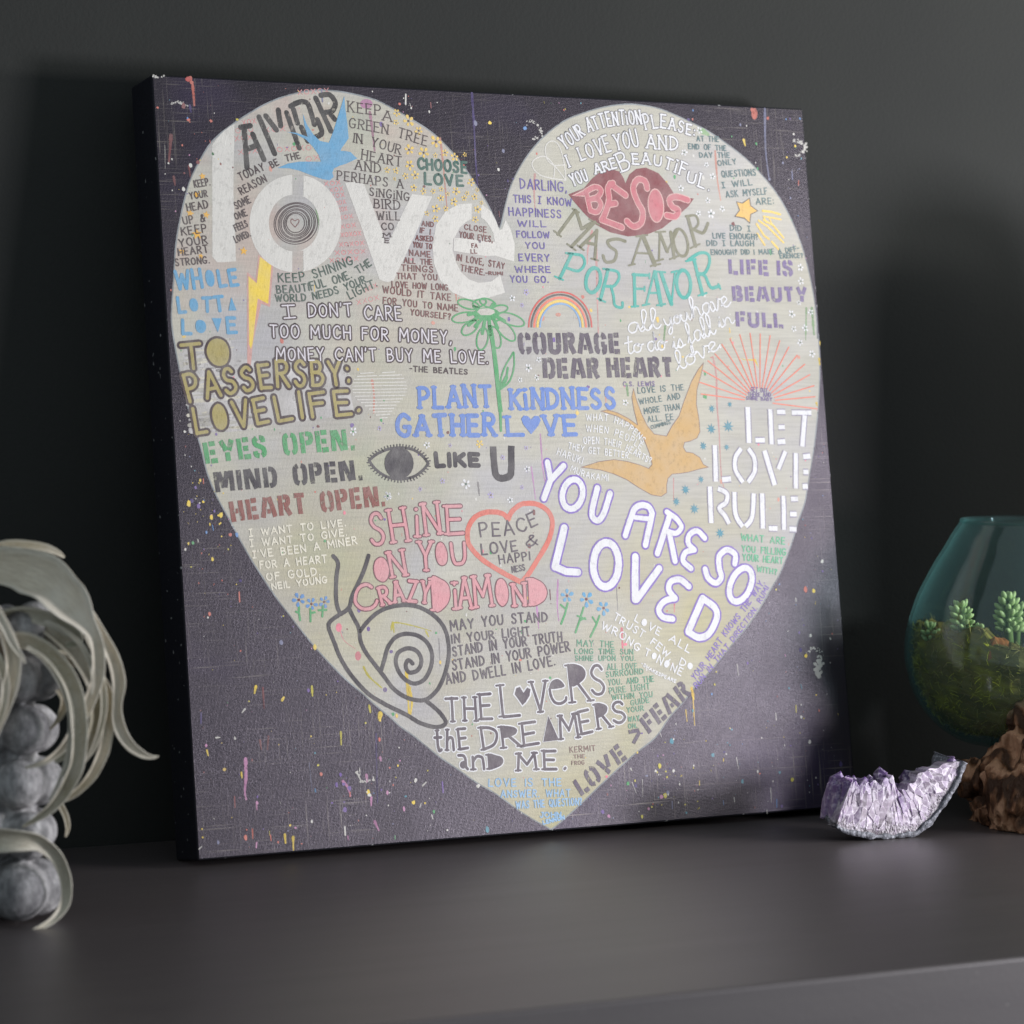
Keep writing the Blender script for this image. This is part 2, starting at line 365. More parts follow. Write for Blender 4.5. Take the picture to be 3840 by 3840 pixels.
ST = glyphs('''A .74 .06,0 .27,1|.68,0 .47,1|.3,.3 .46,.3
B .62 .1,0 .1,1|~.26,.92 .46,.9 .5,.74 .42,.58 .28,.54|~.28,.46 .5,.42 .54,.24 .46,.1 .26,.08
C .6 ~.24,.93 .1,.8 .1,.2 .24,.07|~.38,.93 .5,.86 .52,.66|~.38,.07 .5,.14 .52,.34
D .62 .1,0 .1,1|~.28,.92 .46,.86 .54,.62 .54,.38 .46,.14 .28,.08
E .56 .1,0 .1,1|.27,.91 .54,.91|.27,.5 .5,.5|.27,.09 .56,.09
F .52 .1,0 .1,1|.27,.91 .54,.91|.27,.5 .48,.5
G .62 ~.24,.93 .1,.8 .1,.2 .24,.07|~.38,.93 .5,.86 .53,.7|~.38,.07 .5,.12 .53,.45|.36,.46 .54,.46
H .66 .1,0 .1,1|.56,0 .56,1|.26,.5 .4,.5
I .2 .1,0 .1,1
L .5 .1,0 .1,1|.27,.09 .52,.09
M .9 .1,0 .1,1|.24,.98 .42,.2|.64,.98 .46,.2|.8,0 .8,1
N .74 .1,0 .1,1|.22,1 .52,0|.64,0 .64,1
O .64 ~.25,.93 .1,.8 .1,.2 .25,.07|~.39,.93 .54,.8 .54,.2 .39,.07
P .58 .1,0 .1,1|~.26,.92 .46,.88 .5,.7 .44,.52 .26,.48
R .62 .1,0 .1,1|~.26,.92 .46,.88 .5,.72 .44,.56 .26,.52|.36,.42 .56,0
S .58 ~.5,.7 .48,.88 .34,.93|~.22,.92 .1,.84 .12,.64 .3,.52 .46,.4 .48,.16 .36,.08|~.24,.07 .1,.14 .08,.32
T .6 .04,.91 .56,.91|.3,0 .3,.78
U .64 ~.1,1 .1,.4 .13,.16 .32,.07 .51,.16 .54,.4 .54,1
V .7 .08,1 .34,0|.62,1 .44,.3
Y .66 .08,1 .28,.5|.58,1 .4,.5|.33,0 .33,.42
. .18 .0,.09 .18,.09
> .5 .05,.8 .5,.45|.05,.1 .42,.4''')
CU = glyphs('''a .5 ~.42,.4 .3,.5 .1,.42 .02,.2 .12,.02 .3,.08 .42,.38 .44,.12 .52,.0 .64,.1
l .34 ~-.06,.1 .12,.3 .3,.75 .26,.98 .14,.92 .1,.5 .14,.1 .26,0 .42,.14
y .52 ~.0,.48 .04,.2 .16,.06 .32,.16 .42,.46 .38,.0 .26,-.4 .1,-.46 .08,-.3 .3,-.06 .6,.14
o .48 ~.3,.48 .1,.42 .02,.2 .12,.02 .32,.04 .42,.24 .34,.44 .22,.42 .34,.34 .58,.4
u .54 ~.0,.46 .03,.14 .14,.01 .3,.1 .42,.46 .43,.12 .5,.0 .62,.1
h .56 ~-.04,.1 .12,.4 .26,.8 .22,.98 .1,.88 .08,.4 .06,0 .12,.3 .26,.48 .38,.38 .4,.12 .48,0 .62,.12
v .48 ~.0,.46 .1,.4 .16,.04 .24,.02 .4,.44 .36,.5 .58,.42
e .42 ~-.02,.12 .14,.2 .34,.34 .26,.5 .1,.42 .06,.2 .16,.02 .32,.02 .5,.16
t .34 ~.2,.95 .12,.4 .1,.1 .2,0 .4,.14|-.04,.6 .36,.66
d .54 ~.42,.38 .3,.5 .08,.42 .02,.18 .14,.0 .32,.1 .44,.5 .46,1 .42,.3 .48,.04 .64,.1
i .26 ~-.02,.1 .1,.44 .08,.1 .16,0 .34,.12|.14,.66 .15,.69
s .4 ~-.04,.06 .16,.5 .24,.4 .3,.16 .2,0 .04,.04|.3,.06 .46,.14
f .36 ~-.04,.1 .14,.4 .3,.8 .22,1 .12,.84 .12,.2 .08,-.36 -.02,-.4 .04,-.1 .4,.14
n .54 ~.02,.46 .04,0 .12,.34 .26,.48 .36,.36 .38,.1 .46,0 .6,.12
r .4 ~.0,.4 .1,.5 .16,.4 .3,.44 .28,.1 .36,.0 .5,.1
. .1 .04,.02 .06,.04''')

class Paint:
    '''flat brush marks on the canvas, in millimetres from the top left corner of its face'''
    def __init__(s, layer): s.v = []; s.f = []; s.c = []; s.base = 0.00004 + layer * 0.00004; s.k = 0
    def lift(s, dl=0):
        s.k += 1; return s.base + dl * 0.000038 + (s.k % 8) * 0.000004
    def tri(s, pts, tris, col, lf):
        b = len(s.v)
        for p in pts: s.v.append(flat(p[0], p[1], lf))
        for t in tris:
            a, q, c = (pts[i] for i in t)
            cr = (q[0] - a[0]) * (c[1] - a[1]) - (q[1] - a[1]) * (c[0] - a[0])
            if abs(cr) < 1e-9: continue
            t = t if cr < 0 else t[::-1]
            s.f.append(tuple(b + i for i in t)); s.c.append(col)
    def poly(s, pts, col, dl=0):
        pts = [Vector((p[0], p[1], 0)) for p in pts]
        s.tri(pts, tessellate_polygon([pts]), col, s.lift(dl))
    def stroke(s, pts, w, col, cap='r', dl=0, closed=False, rough=0.06):
        P = [Vector((p[0], p[1])) for p in pts]
        Q = [P[0]]
        for p in P[1:]:
            if (p - Q[-1]).length > 0.02: Q.append(p)
        if closed and (Q[0] - Q[-1]).length < 0.02: Q.pop()
        P = Q; n = len(P)
        if n == 1: P.append(P[0] + Vector((0.05, 0))); n = 2
        h = w / 2; L_, R_ = [], []
        for i in range(n):
            a = P[(i - 1) % n] if (closed or i > 0) else P[i]; c = P[(i + 1) % n] if (closed or i < n - 1) else P[i]
            t = (c - a); t = t.normalized() if t.length > 1e-6 else Vector((1, 0))
            nn = Vector((-t.y, t.x)); g = h * (1 + random.uniform(-rough, rough))
            L_.append(P[i] + nn * g); R_.append(P[i] - nn * h * (1 + random.uniform(-rough, rough)))
        lf = s.lift(dl); pts = L_ + R_; tr = []
        for i in range(n if closed else n - 1):
            j = (i + 1) % n; tr += [(i, j, n + j), (i, n + j, n + i)]
        s.tri(pts, tr, col, lf)
        if cap == 'r' and not closed:
            for e, d in ((P[0], P[0] - P[1]), (P[-1], P[-1] - P[-2])):
                a0 = math.atan2(d.y, d.x); fan = [e] + [e + Vector((math.cos(a0 + q), math.sin(a0 + q))) * h for q in (-1.57, -1.05, -.5, 0, .5, 1.05, 1.57)]
                s.tri(fan, [(0, i, i + 1) for i in range(1, 7)], col, lf)
    def line(s, pts, sm, w, col, cap='r', dl=0, drip=False):
        if drip and sm != 2:                            # a run of paint: uneven, thinner towards its foot
            P = catmull(pts, 6) if len(pts) > 2 else [Vector(pts[0]).lerp(Vector(pts[1]), k / 6) for k in range(7)]
            n = len(P)
            for k in range(n - 1): s.stroke([P[k], P[k].lerp(P[k + 1], .6), P[k + 1]], w * (1 - .55 * k / n) * random.uniform(.7, 1.2), col, 'r', dl, False, .15)
            return
        if sm == 1: s.stroke(catmull(pts, 5), w, col, cap, dl)
        elif sm == 2: s.stroke(catmull(pts, 3, True), w, col, cap, dl, True)
        else:
            for a, b in zip(pts[:-1], pts[1:]):
                A, B = Vector(a), Vector(b); n = max(1, int((B - A).length / 6))
                s.stroke([A.lerp(B, k / n) for k in range(n + 1)], w, col, cap, dl)
    def text(s, txt, base, hh, w, col, st, out, ow):
        if out is None and st in ('', 's') and w < 2.0: w *= .84
        font = CU if 'c' in st else ST if 't' in st else PEN
        path = catmull(base, 12) if len(base) > 2 else [Vector(b) for b in base]
        cum = [0.0]
        for a, b in zip(path[:-1], path[1:]): cum.append(cum[-1] + (b - a).length)
        Lfull = cum[-1]; ins = 0.0 if ('t' in st or 'c' in st or len(txt) == 1) else w * .5
        Ltot = max(Lfull - 2 * ins, Lfull * .6)
        if ins == 0: Ltot = Lfull
        off = (Lfull - Ltot) / 2
        gap = 0.02 if 'c' in st else 0.16 if 't' in st else 0.34
        sp = 0.5
        adv = []; x = 0.0
        for i, ch in enumerate(txt):
            gw = sp if ch == ' ' else font[ch][0]
            adv.append((x, gw)); x += gw + (gap if i < len(txt) - 1 else 0)
        tot = max(x, 0.05)
        hm = sum(hh) / len(hh)
        sx = Ltot / tot if not (len(txt) == 1 and txt in 'I.!i') else hm
        for (gx, gw), ch in zip(adv, txt):
            if ch == ' ': continue
            sc = off + (gx + gw / 2) * (Ltot / tot); i = 0
            while i < len(cum) - 2 and cum[i + 1] < sc: i += 1
            f = (sc - cum[i]) / max(cum[i + 1] - cum[i], 1e-6); o = path[i].lerp(path[i + 1], f); t = (path[i + 1] - path[i]).normalized()
            # a smoother tangent, from a little before and after
            j0, j1 = max(0, i - 3), min(len(path) - 1, i + 4); t = (path[j1] - path[j0]).normalized()
            q = sc / Lfull * (len(hh) - 1); k = min(int(q), len(hh) - 2) if len(hh) > 1 else 0
            h = hh[0] if len(hh) == 1 else hh[k] + (hh[k + 1] - hh[k]) * (q - k)
            jit = 0.3 if 't' in st or 'c' in st else 1.0
            a = R(random.uniform(-3, 3)) * jit; t = Vector((t.x * math.cos(a) - t.y * math.sin(a), t.x * math.sin(a) + t.y * math.cos(a)))
            up = Vector((t.y, -t.x)); h *= 1 + random.uniform(-.05, .05) * jit
            def tp(p): return o + t * ((p[0] - gw / 2) * sx) + up * (p[1] * (h - w * .6) + w * .3) if 'c' not in st else o + t * ((p[0] - gw / 2) * sx) + up * (p[1] * h)
            strokes = []
            for kind, pts in font[ch][1]:
                J = 0.018 * jit
                pts = [(p[0] + random.uniform(-J, J), p[1] + random.uniform(-J, J)) for p in pts]
                strokes.append((kind, [tp(p) for p in pts]))
                if 's' in st and kind == '' and len(pts) == 2 and ch not in '.:!?,':
                    (x0, y0), (x1, y1) = pts
                    if abs(y1 - y0) > abs(x1 - x0) * .9:
                        for (xx, yy) in pts:
                            if yy < .06 or yy > .94: strokes.append(('s', [tp((xx - .11, yy)), tp((xx + .11, yy))]))
            cp = 'f' if 't' in st else 'r'
            for ps, (c2, extra, dl) in enumerate(((out, ow, -1), (col, 0, 0))):
                if c2 is None: continue
                for kind, pts in strokes:
                    ww = (w if kind != 's' else w * .7) + extra
                    if kind == '~': s.stroke(catmull(pts, 5), ww, c2, cp, dl)
                    elif kind == '#':
                        pp = catmull(pts, 4, True) if len(pts) > 3 else pts
                        if extra:
                            s.poly(pp, c2, dl); s.stroke(list(pp), extra, c2, 'r', dl, True)
                        else: s.poly(pp, c2, dl)
                    else: s.line(pts, 0, ww, c2, cp, dl)
    def flower(s, x, y, r, col, cc):
        a0 = random.uniform(0, 6.28)
        for k in range(5):
            a = a0 + k * 1.2566 + random.uniform(-.12, .12); d = Vector((math.cos(a), math.sin(a))); e = Vector((-d.y, d.x)); o = Vector((x, y)); L = r * random.uniform(.85, 1.1)
            s.poly([o + d * L * .25, o + d * L * .5 + e * L * .2, o + d * L * .82 + e * L * .25, o + d * L, o + d * L * .82 - e * L * .25, o + d * L * .5 - e * L * .2], col)
        s.poly([(x + math.cos(i) * r * .2, y + math.sin(i) * r * .2) for i in (0, 1.05, 2.1, 3.14, 4.2, 5.24)], cc, 1)
    def star(s, x, y, r, col, n, inner):
        a0 = random.uniform(-.3, .3) - 1.57; pts = []
        for k in range(2 * n):
            rr = (r if k % 2 == 0 else r * inner) * random.uniform(.9, 1.1); a = a0 + math.pi * k / n
            pts.append((x + math.cos(a) * rr, y + math.sin(a) * rr))
        s.poly(pts, col)
    def blob(s, x, y, r, col, sy=1.0):
        s.poly([(x + math.cos(i * .8976) * r * random.uniform(.7, 1.2), y + math.sin(i * .8976) * r * sy * random.uniform(.7, 1.2)) for i in range(7)], col)
    def build(s, name, mat, parent):
        me = bpy.data.meshes.new(name); me.from_pydata(s.v, [], s.f); me.update()
        ca = me.color_attributes.new('col', 'FLOAT_COLOR', 'CORNER')
        i = 0
        for p, c in zip(me.polygons, s.c):
            r, g, b = COLS[c]
            for _ in p.vertices: ca.data[i].color = (r, g, b, 1); i += 1
        return obj(name, me, mat, parent)

ART = [
 ('heart_background','pale grey heart with a soft outline',0,'heart',[
  ('H','heart',((323.8,123.3),(331.4,101.7),(339.2,82.7),(353.6,60.9),(372.1,41.3),(396.3,23.9),(419,14.8),(439.8,8.7),(463.5,4.7),(484.1,5.1),(503.2,8.1),(526.4,16.1),(549.7,25.5),(571.5,37.7),(591.7,51.3),(604.5,62.7),(617.6,76.7),(628.7,92.1),(639.3,112.9),(648,137.7),(654.4,170.5),(656.7,196.8),(656.2,220.5),(657.6,216.8),(656.1,249.6),(651.6,282.4),(643.4,321.5),(632.1,360.4),(627.6,375.8),(618.2,393.7),(608.6,415.4),(594.1,440.7),(582,455.7),(568.3,473.2),(551.7,490.4),(533.8,506.1),(511.2,526.6),(495.4,538.4),(479.3,553.9),(463.6,566.8),(447.3,584.1),(424.5,597.6),(394.2,617.9),(364.2,639.2),(349.4,649.1),(335.2,657.8),(329.4,655.6),(316.1,648),(301.7,638.6),(282.2,624),(264,613.2),(246.1,600.1),(230.8,589.6),(218.1,579.3),(205.6,569),(193,560),(185.3,552.6),(171.7,541.2),(159.4,529.9),(144.7,517.4),(131.4,503.8),(119.4,490.3),(107.6,475.8),(95.9,460.1),(84.2,444.4),(72.8,426.5),(64.8,413.4),(55.8,396.8),(48.1,381.5),(40.3,366.2),(35.2,355.7),(28.9,338.1),(24.2,314.7),(19.1,297.2),(14.6,279.7),(10.6,256.4),(7.1,233.1),(5.1,210.7),(6.8,193.1),(9.2,175.6),(12.9,146.2),(18.9,121.4),(28.2,92.8),(39.6,72.3),(52,55.2),(69.4,41.4),(89.4,28.6),(109.4,18.1),(129.3,11.1),(149.2,6.8),(168.9,6.2),(188.7,8.3),(208.4,12.3),(221.7,17.8),(242.6,28),(260.9,38.3),(273.8,48.9),(286.6,62.1),(296.6,75.4),(305.3,88.8),(312.7,101),(318.7,113.2))),
 ]),
 ('heart_edge','soft smudged edge of the heart',1,'wash',[
  ('L','edgegrey',1.3,((323.8,123.3),(331.4,101.7),(339.2,82.7),(353.6,60.9),(372.1,41.3),(396.3,23.9),(419,14.8),(439.8,8.7),(463.5,4.7),(484.1,5.1),(503.2,8.1),(526.4,16.1),(549.7,25.5),(571.5,37.7),(591.7,51.3),(604.5,62.7),(617.6,76.7),(628.7,92.1),(639.3,112.9),(648,137.7),(654.4,170.5),(656.7,196.8),(656.2,220.5),(657.6,216.8),(656.1,249.6),(651.6,282.4),(643.4,321.5),(632.1,360.4),(627.6,375.8),(618.2,393.7),(608.6,415.4),(594.1,440.7),(582,455.7),(568.3,473.2),(551.7,490.4),(533.8,506.1),(511.2,526.6),(495.4,538.4),(479.3,553.9),(463.6,566.8),(447.3,584.1),(424.5,597.6),(394.2,617.9),(364.2,639.2),(349.4,649.1),(335.2,657.8),(329.4,655.6),(316.1,648),(301.7,638.6),(282.2,624),(264,613.2),(246.1,600.1),(230.8,589.6),(218.1,579.3),(205.6,569),(193,560),(185.3,552.6),(171.7,541.2),(159.4,529.9),(144.7,517.4),(131.4,503.8),(119.4,490.3),(107.6,475.8),(95.9,460.1),(84.2,444.4),(72.8,426.5),(64.8,413.4),(55.8,396.8),(48.1,381.5),(40.3,366.2),(35.2,355.7),(28.9,338.1),(24.2,314.7),(19.1,297.2),(14.6,279.7),(10.6,256.4),(7.1,233.1),(5.1,210.7),(6.8,193.1),(9.2,175.6),(12.9,146.2),(18.9,121.4),(28.2,92.8),(39.6,72.3),(52,55.2),(69.4,41.4),(89.4,28.6),(109.4,18.1),(129.3,11.1),(149.2,6.8),(168.9,6.2),(188.7,8.3),(208.4,12.3),(221.7,17.8),(242.6,28),(260.9,38.3),(273.8,48.9),(286.6,62.1),(296.6,75.4),(305.3,88.8),(312.7,101),(318.7,113.2)),2,'r'),
 ]),
 ('colour_wash','thin washes and drips of pink, green and yellow paint',1,'wash',[
  ('L','pinkd',2.96,((202.6,23.6),(203.6,37),(204.8,57.7)),0,'r'),
  ('P','mauve',((205.8,16.1),(205.4,17.4),(204.4,18.6),(203,19.7),(201.3,20.3),(199.4,20.6),(197.6,20.5),(195.9,20),(194.7,19.1),(193.9,17.9),(193.7,16.6),(194.1,15.3),(195,14),(196.4,13),(198.2,12.3),(200,12),(201.9,12.2),(203.5,12.7),(204.8,13.6),(205.6,14.8))),
  ('L','coral2',2.24,((270.1,44.1),(271,58.9),(271.8,84.9),(272.2,107.1)),0,'r'),
  ('L','coral2',1.98,((275,179.8),(275.6,189.6)),0,'r'),
  ('L','pink2',2.28,((363.5,73.5),(361.5,89.9),(361.4,106.2)),0,'r'),
  ('L','pink2',2.04,((418.9,123.6),(413.2,140.2),(411.4,154.1)),0,'r'),
  ('L','pink2',2.29,((422.4,133.7),(419.9,174.2),(417.8,217.1)),0,'r'),
  ('L','coral2',2.1,((557.6,44.8),(557.6,70.8),(559.6,91.5)),0,'r'),
  ('L','pink2',2.32,((538.2,238.3),(540.4,256.3),(538.9,282),(539,307.6),(537.9,346),(540.3,362.7)),0,'r'),
  ('L','pink2',1.52,((486.2,350.3),(484.5,370.5)),0,'r'),
  ('L','coral2',2.42,((187.8,259.2),(188.8,273.1),(187.4,288.8)),0,'r'),
  ('L','mag2',1.74,((350.6,308.6),(350.9,340.8),(353.2,355.7)),0,'r'),
  ('L','mag2',1.48,((339.2,338.1),(341.2,366.5)),0,'r'),
  ('L','mag2',1.97,((358.3,439.2),(355.9,461.2),(356.2,475.4)),0,'r'),
  ('L','mag2',1.96,((335,459.3),(335.4,481.3)),0,'r'),
  ('L','pinkb',2.24,((420.2,485.1),(419.6,509.9)),0,'r'),
  ('L','pinkb',1.76,((478.2,454.7),(476.7,472.3)),0,'r'),
  ('L','green2',3.44,((652.5,191.6),(652.6,216.5)),0,'r'),
  ('L','green2',2.11,((646.2,191.7),(642.7,221.9)),0,'r'),
  ('L','green2',5.24,((544.1,25.8),(551.3,29.4)),0,'r'),
  ('L','green2',2.56,((489.1,210.5),(486.6,223.2)),0,'r'),
  ('L','green2',3.04,((443.6,264),(444.2,274.1)),0,'r'),
  ('L','green2',2.18,((145.1,111.9),(147,122.7),(145.5,134.8)),0,'r'),
  ('L','yel',3.57,((202.7,514.2),(202.8,530.9),(202.6,551.1)),0,'f'),
  ('L','yel',3.1,((204.3,527.4),(206.1,539.4),(204,550)),0,'f'),
  ('L','yel2',1.67,((190.8,476.8),(193.9,470.9),(210.9,474),(229.2,479.5)),0,'r'),
  ('L','yel2',1.92,((223.9,479.3),(226.2,484.2)),0,'r'),
  ('L','yel2',2.15,((192.6,470.9),(193.3,479.2)),0,'r'),
  ('L','yel2',2.37,((162.3,507.6),(166.9,516.1),(178,526.1)),0,'r'),
  ('P','pinkb',((144.2,473.1),(143.9,474.3),(143.5,475.3),(142.8,476.1),(141.9,476.6),(141,476.8),(140.2,476.5),(139.4,476),(138.8,475.1),(138.5,474.1),(138.5,472.9),(138.7,471.7),(139.2,470.7),(139.8,469.9),(140.7,469.4),(141.6,469.2),(142.4,469.4),(143.2,470),(143.8,470.9),(144.1,471.9))),
  ('L','pinkb',0.71,((142.4,476),(145.7,484.4),(155.6,491.9)),1,'r'),
  ('P','pinkb',((160.6,498),(160.4,499.3),(159.9,500.4),(159.2,501.2),(158.4,501.8),(157.5,501.9),(156.6,501.7),(155.8,501.1),(155.3,500.2),(155,499),(154.9,497.8),(155.1,496.6),(155.6,495.5),(156.3,494.6),(157.1,494.1),(158,493.9),(158.9,494.1),(159.7,494.7),(160.2,495.7),(160.6,496.8))),
  ('P','purp',((170.8,475.4),(170.6,476),(170.4,476.6),(170,477.1),(169.5,477.3),(169,477.4),(168.6,477.3),(168.1,477),(167.8,476.5),(167.7,475.9),(167.6,475.2),(167.7,474.6),(168,474),(168.4,473.5),(168.8,473.2),(169.3,473.2),(169.8,473.3),(170.2,473.6),(170.5,474.1),(170.7,474.7))),
  ('P','purp',((183,528.1),(182.9,528.8),(182.6,529.4),(182.1,529.8),(181.6,530.1),(181,530.2),(180.4,530),(180,529.7),(179.6,529.2),(179.4,528.6),(179.3,527.9),(179.5,527.3),(179.8,526.7),(180.2,526.3),(180.7,526),(181.3,525.9),(181.9,526),(182.4,526.4),(182.7,526.9),(183,527.5))),
  ('P','purp',((191.3,495.8),(191.2,496.3),(190.9,496.7),(190.4,496.9),(189.9,497.1),(189.3,497.2),(188.8,497.1),(188.3,496.9),(187.9,496.5),(187.6,496.1),(187.6,495.7),(187.7,495.2),(188,494.8),(188.4,494.6),(189,494.4),(189.5,494.3),(190.1,494.4),(190.6,494.6),(191,495),(191.2,495.4))),
  ('P','coral2',((380.3,200.8),(380.1,201.3),(379.7,201.8),(379,202.2),(378.2,202.5),(377.3,202.6),(376.5,202.5),(375.7,202.3),(375.1,201.9),(374.7,201.4),(374.6,200.9),(374.8,200.3),(375.3,199.8),(375.9,199.4),(376.7,199.2),(377.6,199.1),(378.5,199.2),(379.3,199.4),(379.9,199.8),(380.2,200.3))),
  ('P','coral2',((363.3,204.1),(363.2,204.9),(362.8,205.6),(362.4,206.1),(361.8,206.5),(361.2,206.6),(360.6,206.5),(360,206.2),(359.6,205.6),(359.4,204.9),(359.4,204.2),(359.5,203.4),(359.9,202.7),(360.3,202.1),(360.9,201.8),(361.5,201.6),(362.1,201.7),(362.7,202.1),(363.1,202.6),(363.3,203.3))),
  ('P','yel',((567.6,238.8),(573.5,240.8),(585,240.1),(588.1,249.1),(586.1,245.9),(583.3,242),(572,241.4))),
  ('L','grey2',1.25,((417.9,442.7),(417.5,468.8)),0,'r'),
  ('L','grey2',2.2,((284.6,350.9),(285.1,362.5)),0,'r'),
  ('L','grey2',1.68,((236.1,486.4),(235.7,509.8)),0,'r'),
 ]),
 ('pale_patch','rough white ground behind the yellow letters',1,'wash',[
  ('P','pale',((14.2,229.6),(57.1,224),(61,241.1),(103.2,246.8),(120.2,243.2),(160.5,244.3),(169.8,261.1),(165.5,267.1),(169.1,289.9),(115.3,295.5),(92.1,298.3),(41.2,302.1),(26,306),(21,297.2),(17.1,279.7),(14,261.1))),
  ('L','pale',1.68,((10.9,246.3),(25.7,245.3),(40.7,244.5)),0,'r'),
  ('L','pale',3.56,((16.6,303.4),(33.9,303.1),(51.4,300.3)),0,'r'),
  ('L','pale',2.37,((16.5,230.2),(28.9,229.1),(41.4,227.3)),0,'r'),
  ('L','heartc',2.82,((22.5,293.2),(31.6,293),(40.8,291.2)),0,'r'),
  ('L','cream',1.66,((18.8,235.1),(39.4,234.5),(60.2,232.1)),0,'r'),
  ('L','cream',2.65,((16.3,252),(27.4,251.7),(38.6,250.2)),0,'r'),
  ('L','cream',2.84,((14.9,290),(23.2,289),(31.6,287.3)),0,'r'),
  ('L','heartc',2.29,((16.3,239.4),(25,238.7),(33.9,236.4)),0,'r'),
  ('L','pale',3.29,((14.5,252.7),(39,252.2),(63.7,250.1)),0,'r'),
  ('L','pale',1.73,((16,293.7),(41,292.7),(66.3,290.7)),0,'r'),
  ('L','cream',2.39,((22.2,300.7),(47.7,300.7),(73.6,298.5)),0,'r'),
  ('L','pale',3.72,((22.4,293.6),(42.7,293.3),(63.1,292.4)),0,'r'),
  ('L','heartc',2.03,((13.8,273.8),(32,272.5),(50.4,272)),0,'r'),
  ('L','pale',1.9,((10.5,250.4),(36.4,250.2),(62.6,247.4)),0,'r'),
  ('L','pale',2.39,((20.8,273.6),(39.6,273.5),(58.8,270.5)),0,'r'),
  ('L','pale',2.21,((18.3,250.6),(38,249.8),(57.9,249.4)),0,'r'),
  ('L','heartc',2.07,((12.8,260.3),(37,260.3),(61.3,258.7)),0,'r'),
  ('L','cream',1.76,((18.4,268.2),(33.8,266.7),(49.1,265.9)),0,'r'),
  ('L','pale',2.79,((19.7,303.4),(44,303.5),(68.6,302.4)),0,'r'),
  ('L','heartc',3.5,((22.9,294.6),(47.7,293.7),(72.9,291.9)),0,'r'),
  ('L','heartc',3.87,((17.4,268.4),(37.7,268.3),(58.4,265)),0,'r'),
  ('L','pale',3.42,((21.7,301.3),(29.9,300.9),(38.5,298.3)),0,'r'),
  ('L','heartc',3.8,((20.9,294.3),(37.1,294.1),(53.5,293.6)),0,'r'),
  ('L','heartc',3.68,((15.6,298.3),(39.5,297.5),(63.7,295.4)),0,'r'),
  ('L','heartc',3.78,((16,243.7),(29.6,242.8),(43.4,242.4)),0,'r'),
  ('L','pale',1.73,((14.3,281.1),(32.2,281),(50.5,278)),0,'r'),
  ('L','heartc',2.52,((17.9,297),(31.9,295.8),(45.9,295.4)),0,'r'),
  ('L','pale',3.78,((14.2,246),(39.9,244.7),(65.6,244)),0,'r'),
  ('L','pale',3.12,((19.9,304.1),(40.7,302.8),(61.7,302.3)),0,'r'),
  ('L','pale',2.4,((15.4,237.3),(29.8,235.8),(44.3,235.6)),0,'r'),
  ('L','pale',2.9,((16.1,302.1),(26.7,301.5),(37.4,299.6)),0,'r'),
  ('L','cream',2.17,((11.9,265),(23.9,264.8),(36.2,261.9)),0,'r'),
  ('L','heartc',3.47,((11.5,228.5),(36,227.4),(60.7,224.8)),0,'r'),
  ('L','cream',3.44,((15.4,266.8),(34.3,266.2),(53.7,264.1)),0,'r'),
  ('L','pale',2.31,((11.1,238.5),(21.4,236.9),(31.5,237)),0,'r'),
  ('L','pale',2.41,((20.2,288.6),(44.2,288),(68.5,287.5)),0,'r'),
  ('L','pale',3.5,((20.3,295.4),(37.7,294.1),(55.2,292.2)),0,'r'),
  ('L','pale',3.42,((15.3,240.4),(32.2,238.7),(49,239)),0,'r'),
  ('L','cream',3.63,((18.7,277.8),(40.3,276.7),(62,274.7)),0,'r'),
  ('L','cream',2.9,((14.2,246.4),(25.8,245.4),(37.5,244.2)),0,'r'),
  ('L','heartc',2.6,((18.7,289.2),(44.3,289.3),(70.4,288)),0,'r'),
  ('L','heartc',3.09,((17.8,269.4),(36.8,269),(56,268.2)),0,'r'),
  ('L','cream',3.76,((24.6,302.2),(49.4,301.2),(74.5,300.4)),0,'r'),
  ('L','pale',1.8,((16.9,276.8),(35.6,276.8),(54.6,275.9)),0,'r'),
  ('L','cream',1.68,((15.5,258.5),(34.6,258.1),(54,255.7)),0,'r'),
  ('L','cream',3.07,((18.3,243.9),(27.4,242.8),(36.5,242.4)),0,'r'),
 ]),
 ('pattern_lettering','faint pink rows of noughts and crosses',1,'dry',[
  ('T','XOX',((154.1,90.9),(170.1,88.7)),(3.9,),0.85,'pinkx','',None,0),
  ('T','XOX',((159,96.2),(172.3,94.1)),(3.9,),0.85,'pinkx','',None,0),
  ('T','XOX',((159.9,101.6),(173.2,99.5)),(3.9,),0.85,'pinkx','',None,0),
  ('T','XOX',((163.5,107.5),(174.1,105.5)),(3.9,),0.85,'pinkx','',None,0),
  ('T','XOX',((165.7,113.5),(175,111.6)),(3.9,),0.85,'pinkx','',None,0),
  ('T','XOX',((166.5,120.1),(179.9,118.1)),(3.9,),0.85,'pinkx','',None,0),
  ('T','XOX',((167.3,128),(182,125.9)),(3.9,),0.85,'pinkx','',None,0),
  ('T','XOXOX',((166.8,135.3),(186.7,133.1)),(3.9,),0.85,'pinkx','',None,0),
  ('T','XOXOX',((164.9,143.8),(188.8,141.5)),(3.9,),0.85,'pinkx','',None,0),
  ('T','XOXOX',((160.4,151.1),(189.6,148.8)),(3.9,),0.85,'pinkx','',None,0),
  ('T','XOXOX',((154.7,157.8),(182.5,155.6)),(3.89,),0.85,'pinkx','',None,0),
  ('T','XOX',((80.9,40.3),(93.9,38.1)),(4.34,),0.72,'pinkx','',None,0),
  ('T','OXO',((74.1,47.8),(90.8,45.4)),(4.33,),0.72,'pinkx','',None,0),
  ('T','XOX',((73,54.4),(89.1,52.1)),(4.33,),0.72,'pinkx','',None,0),
  ('T','XOXOX',((134.5,11.5),(164.8,8.3)),(4.41,),0.73,'pinkx','',None,0),
  ('T','XOX',((75.4,66.2),(93.4,63.9)),(4.33,),0.72,'pinkx','',None,0),
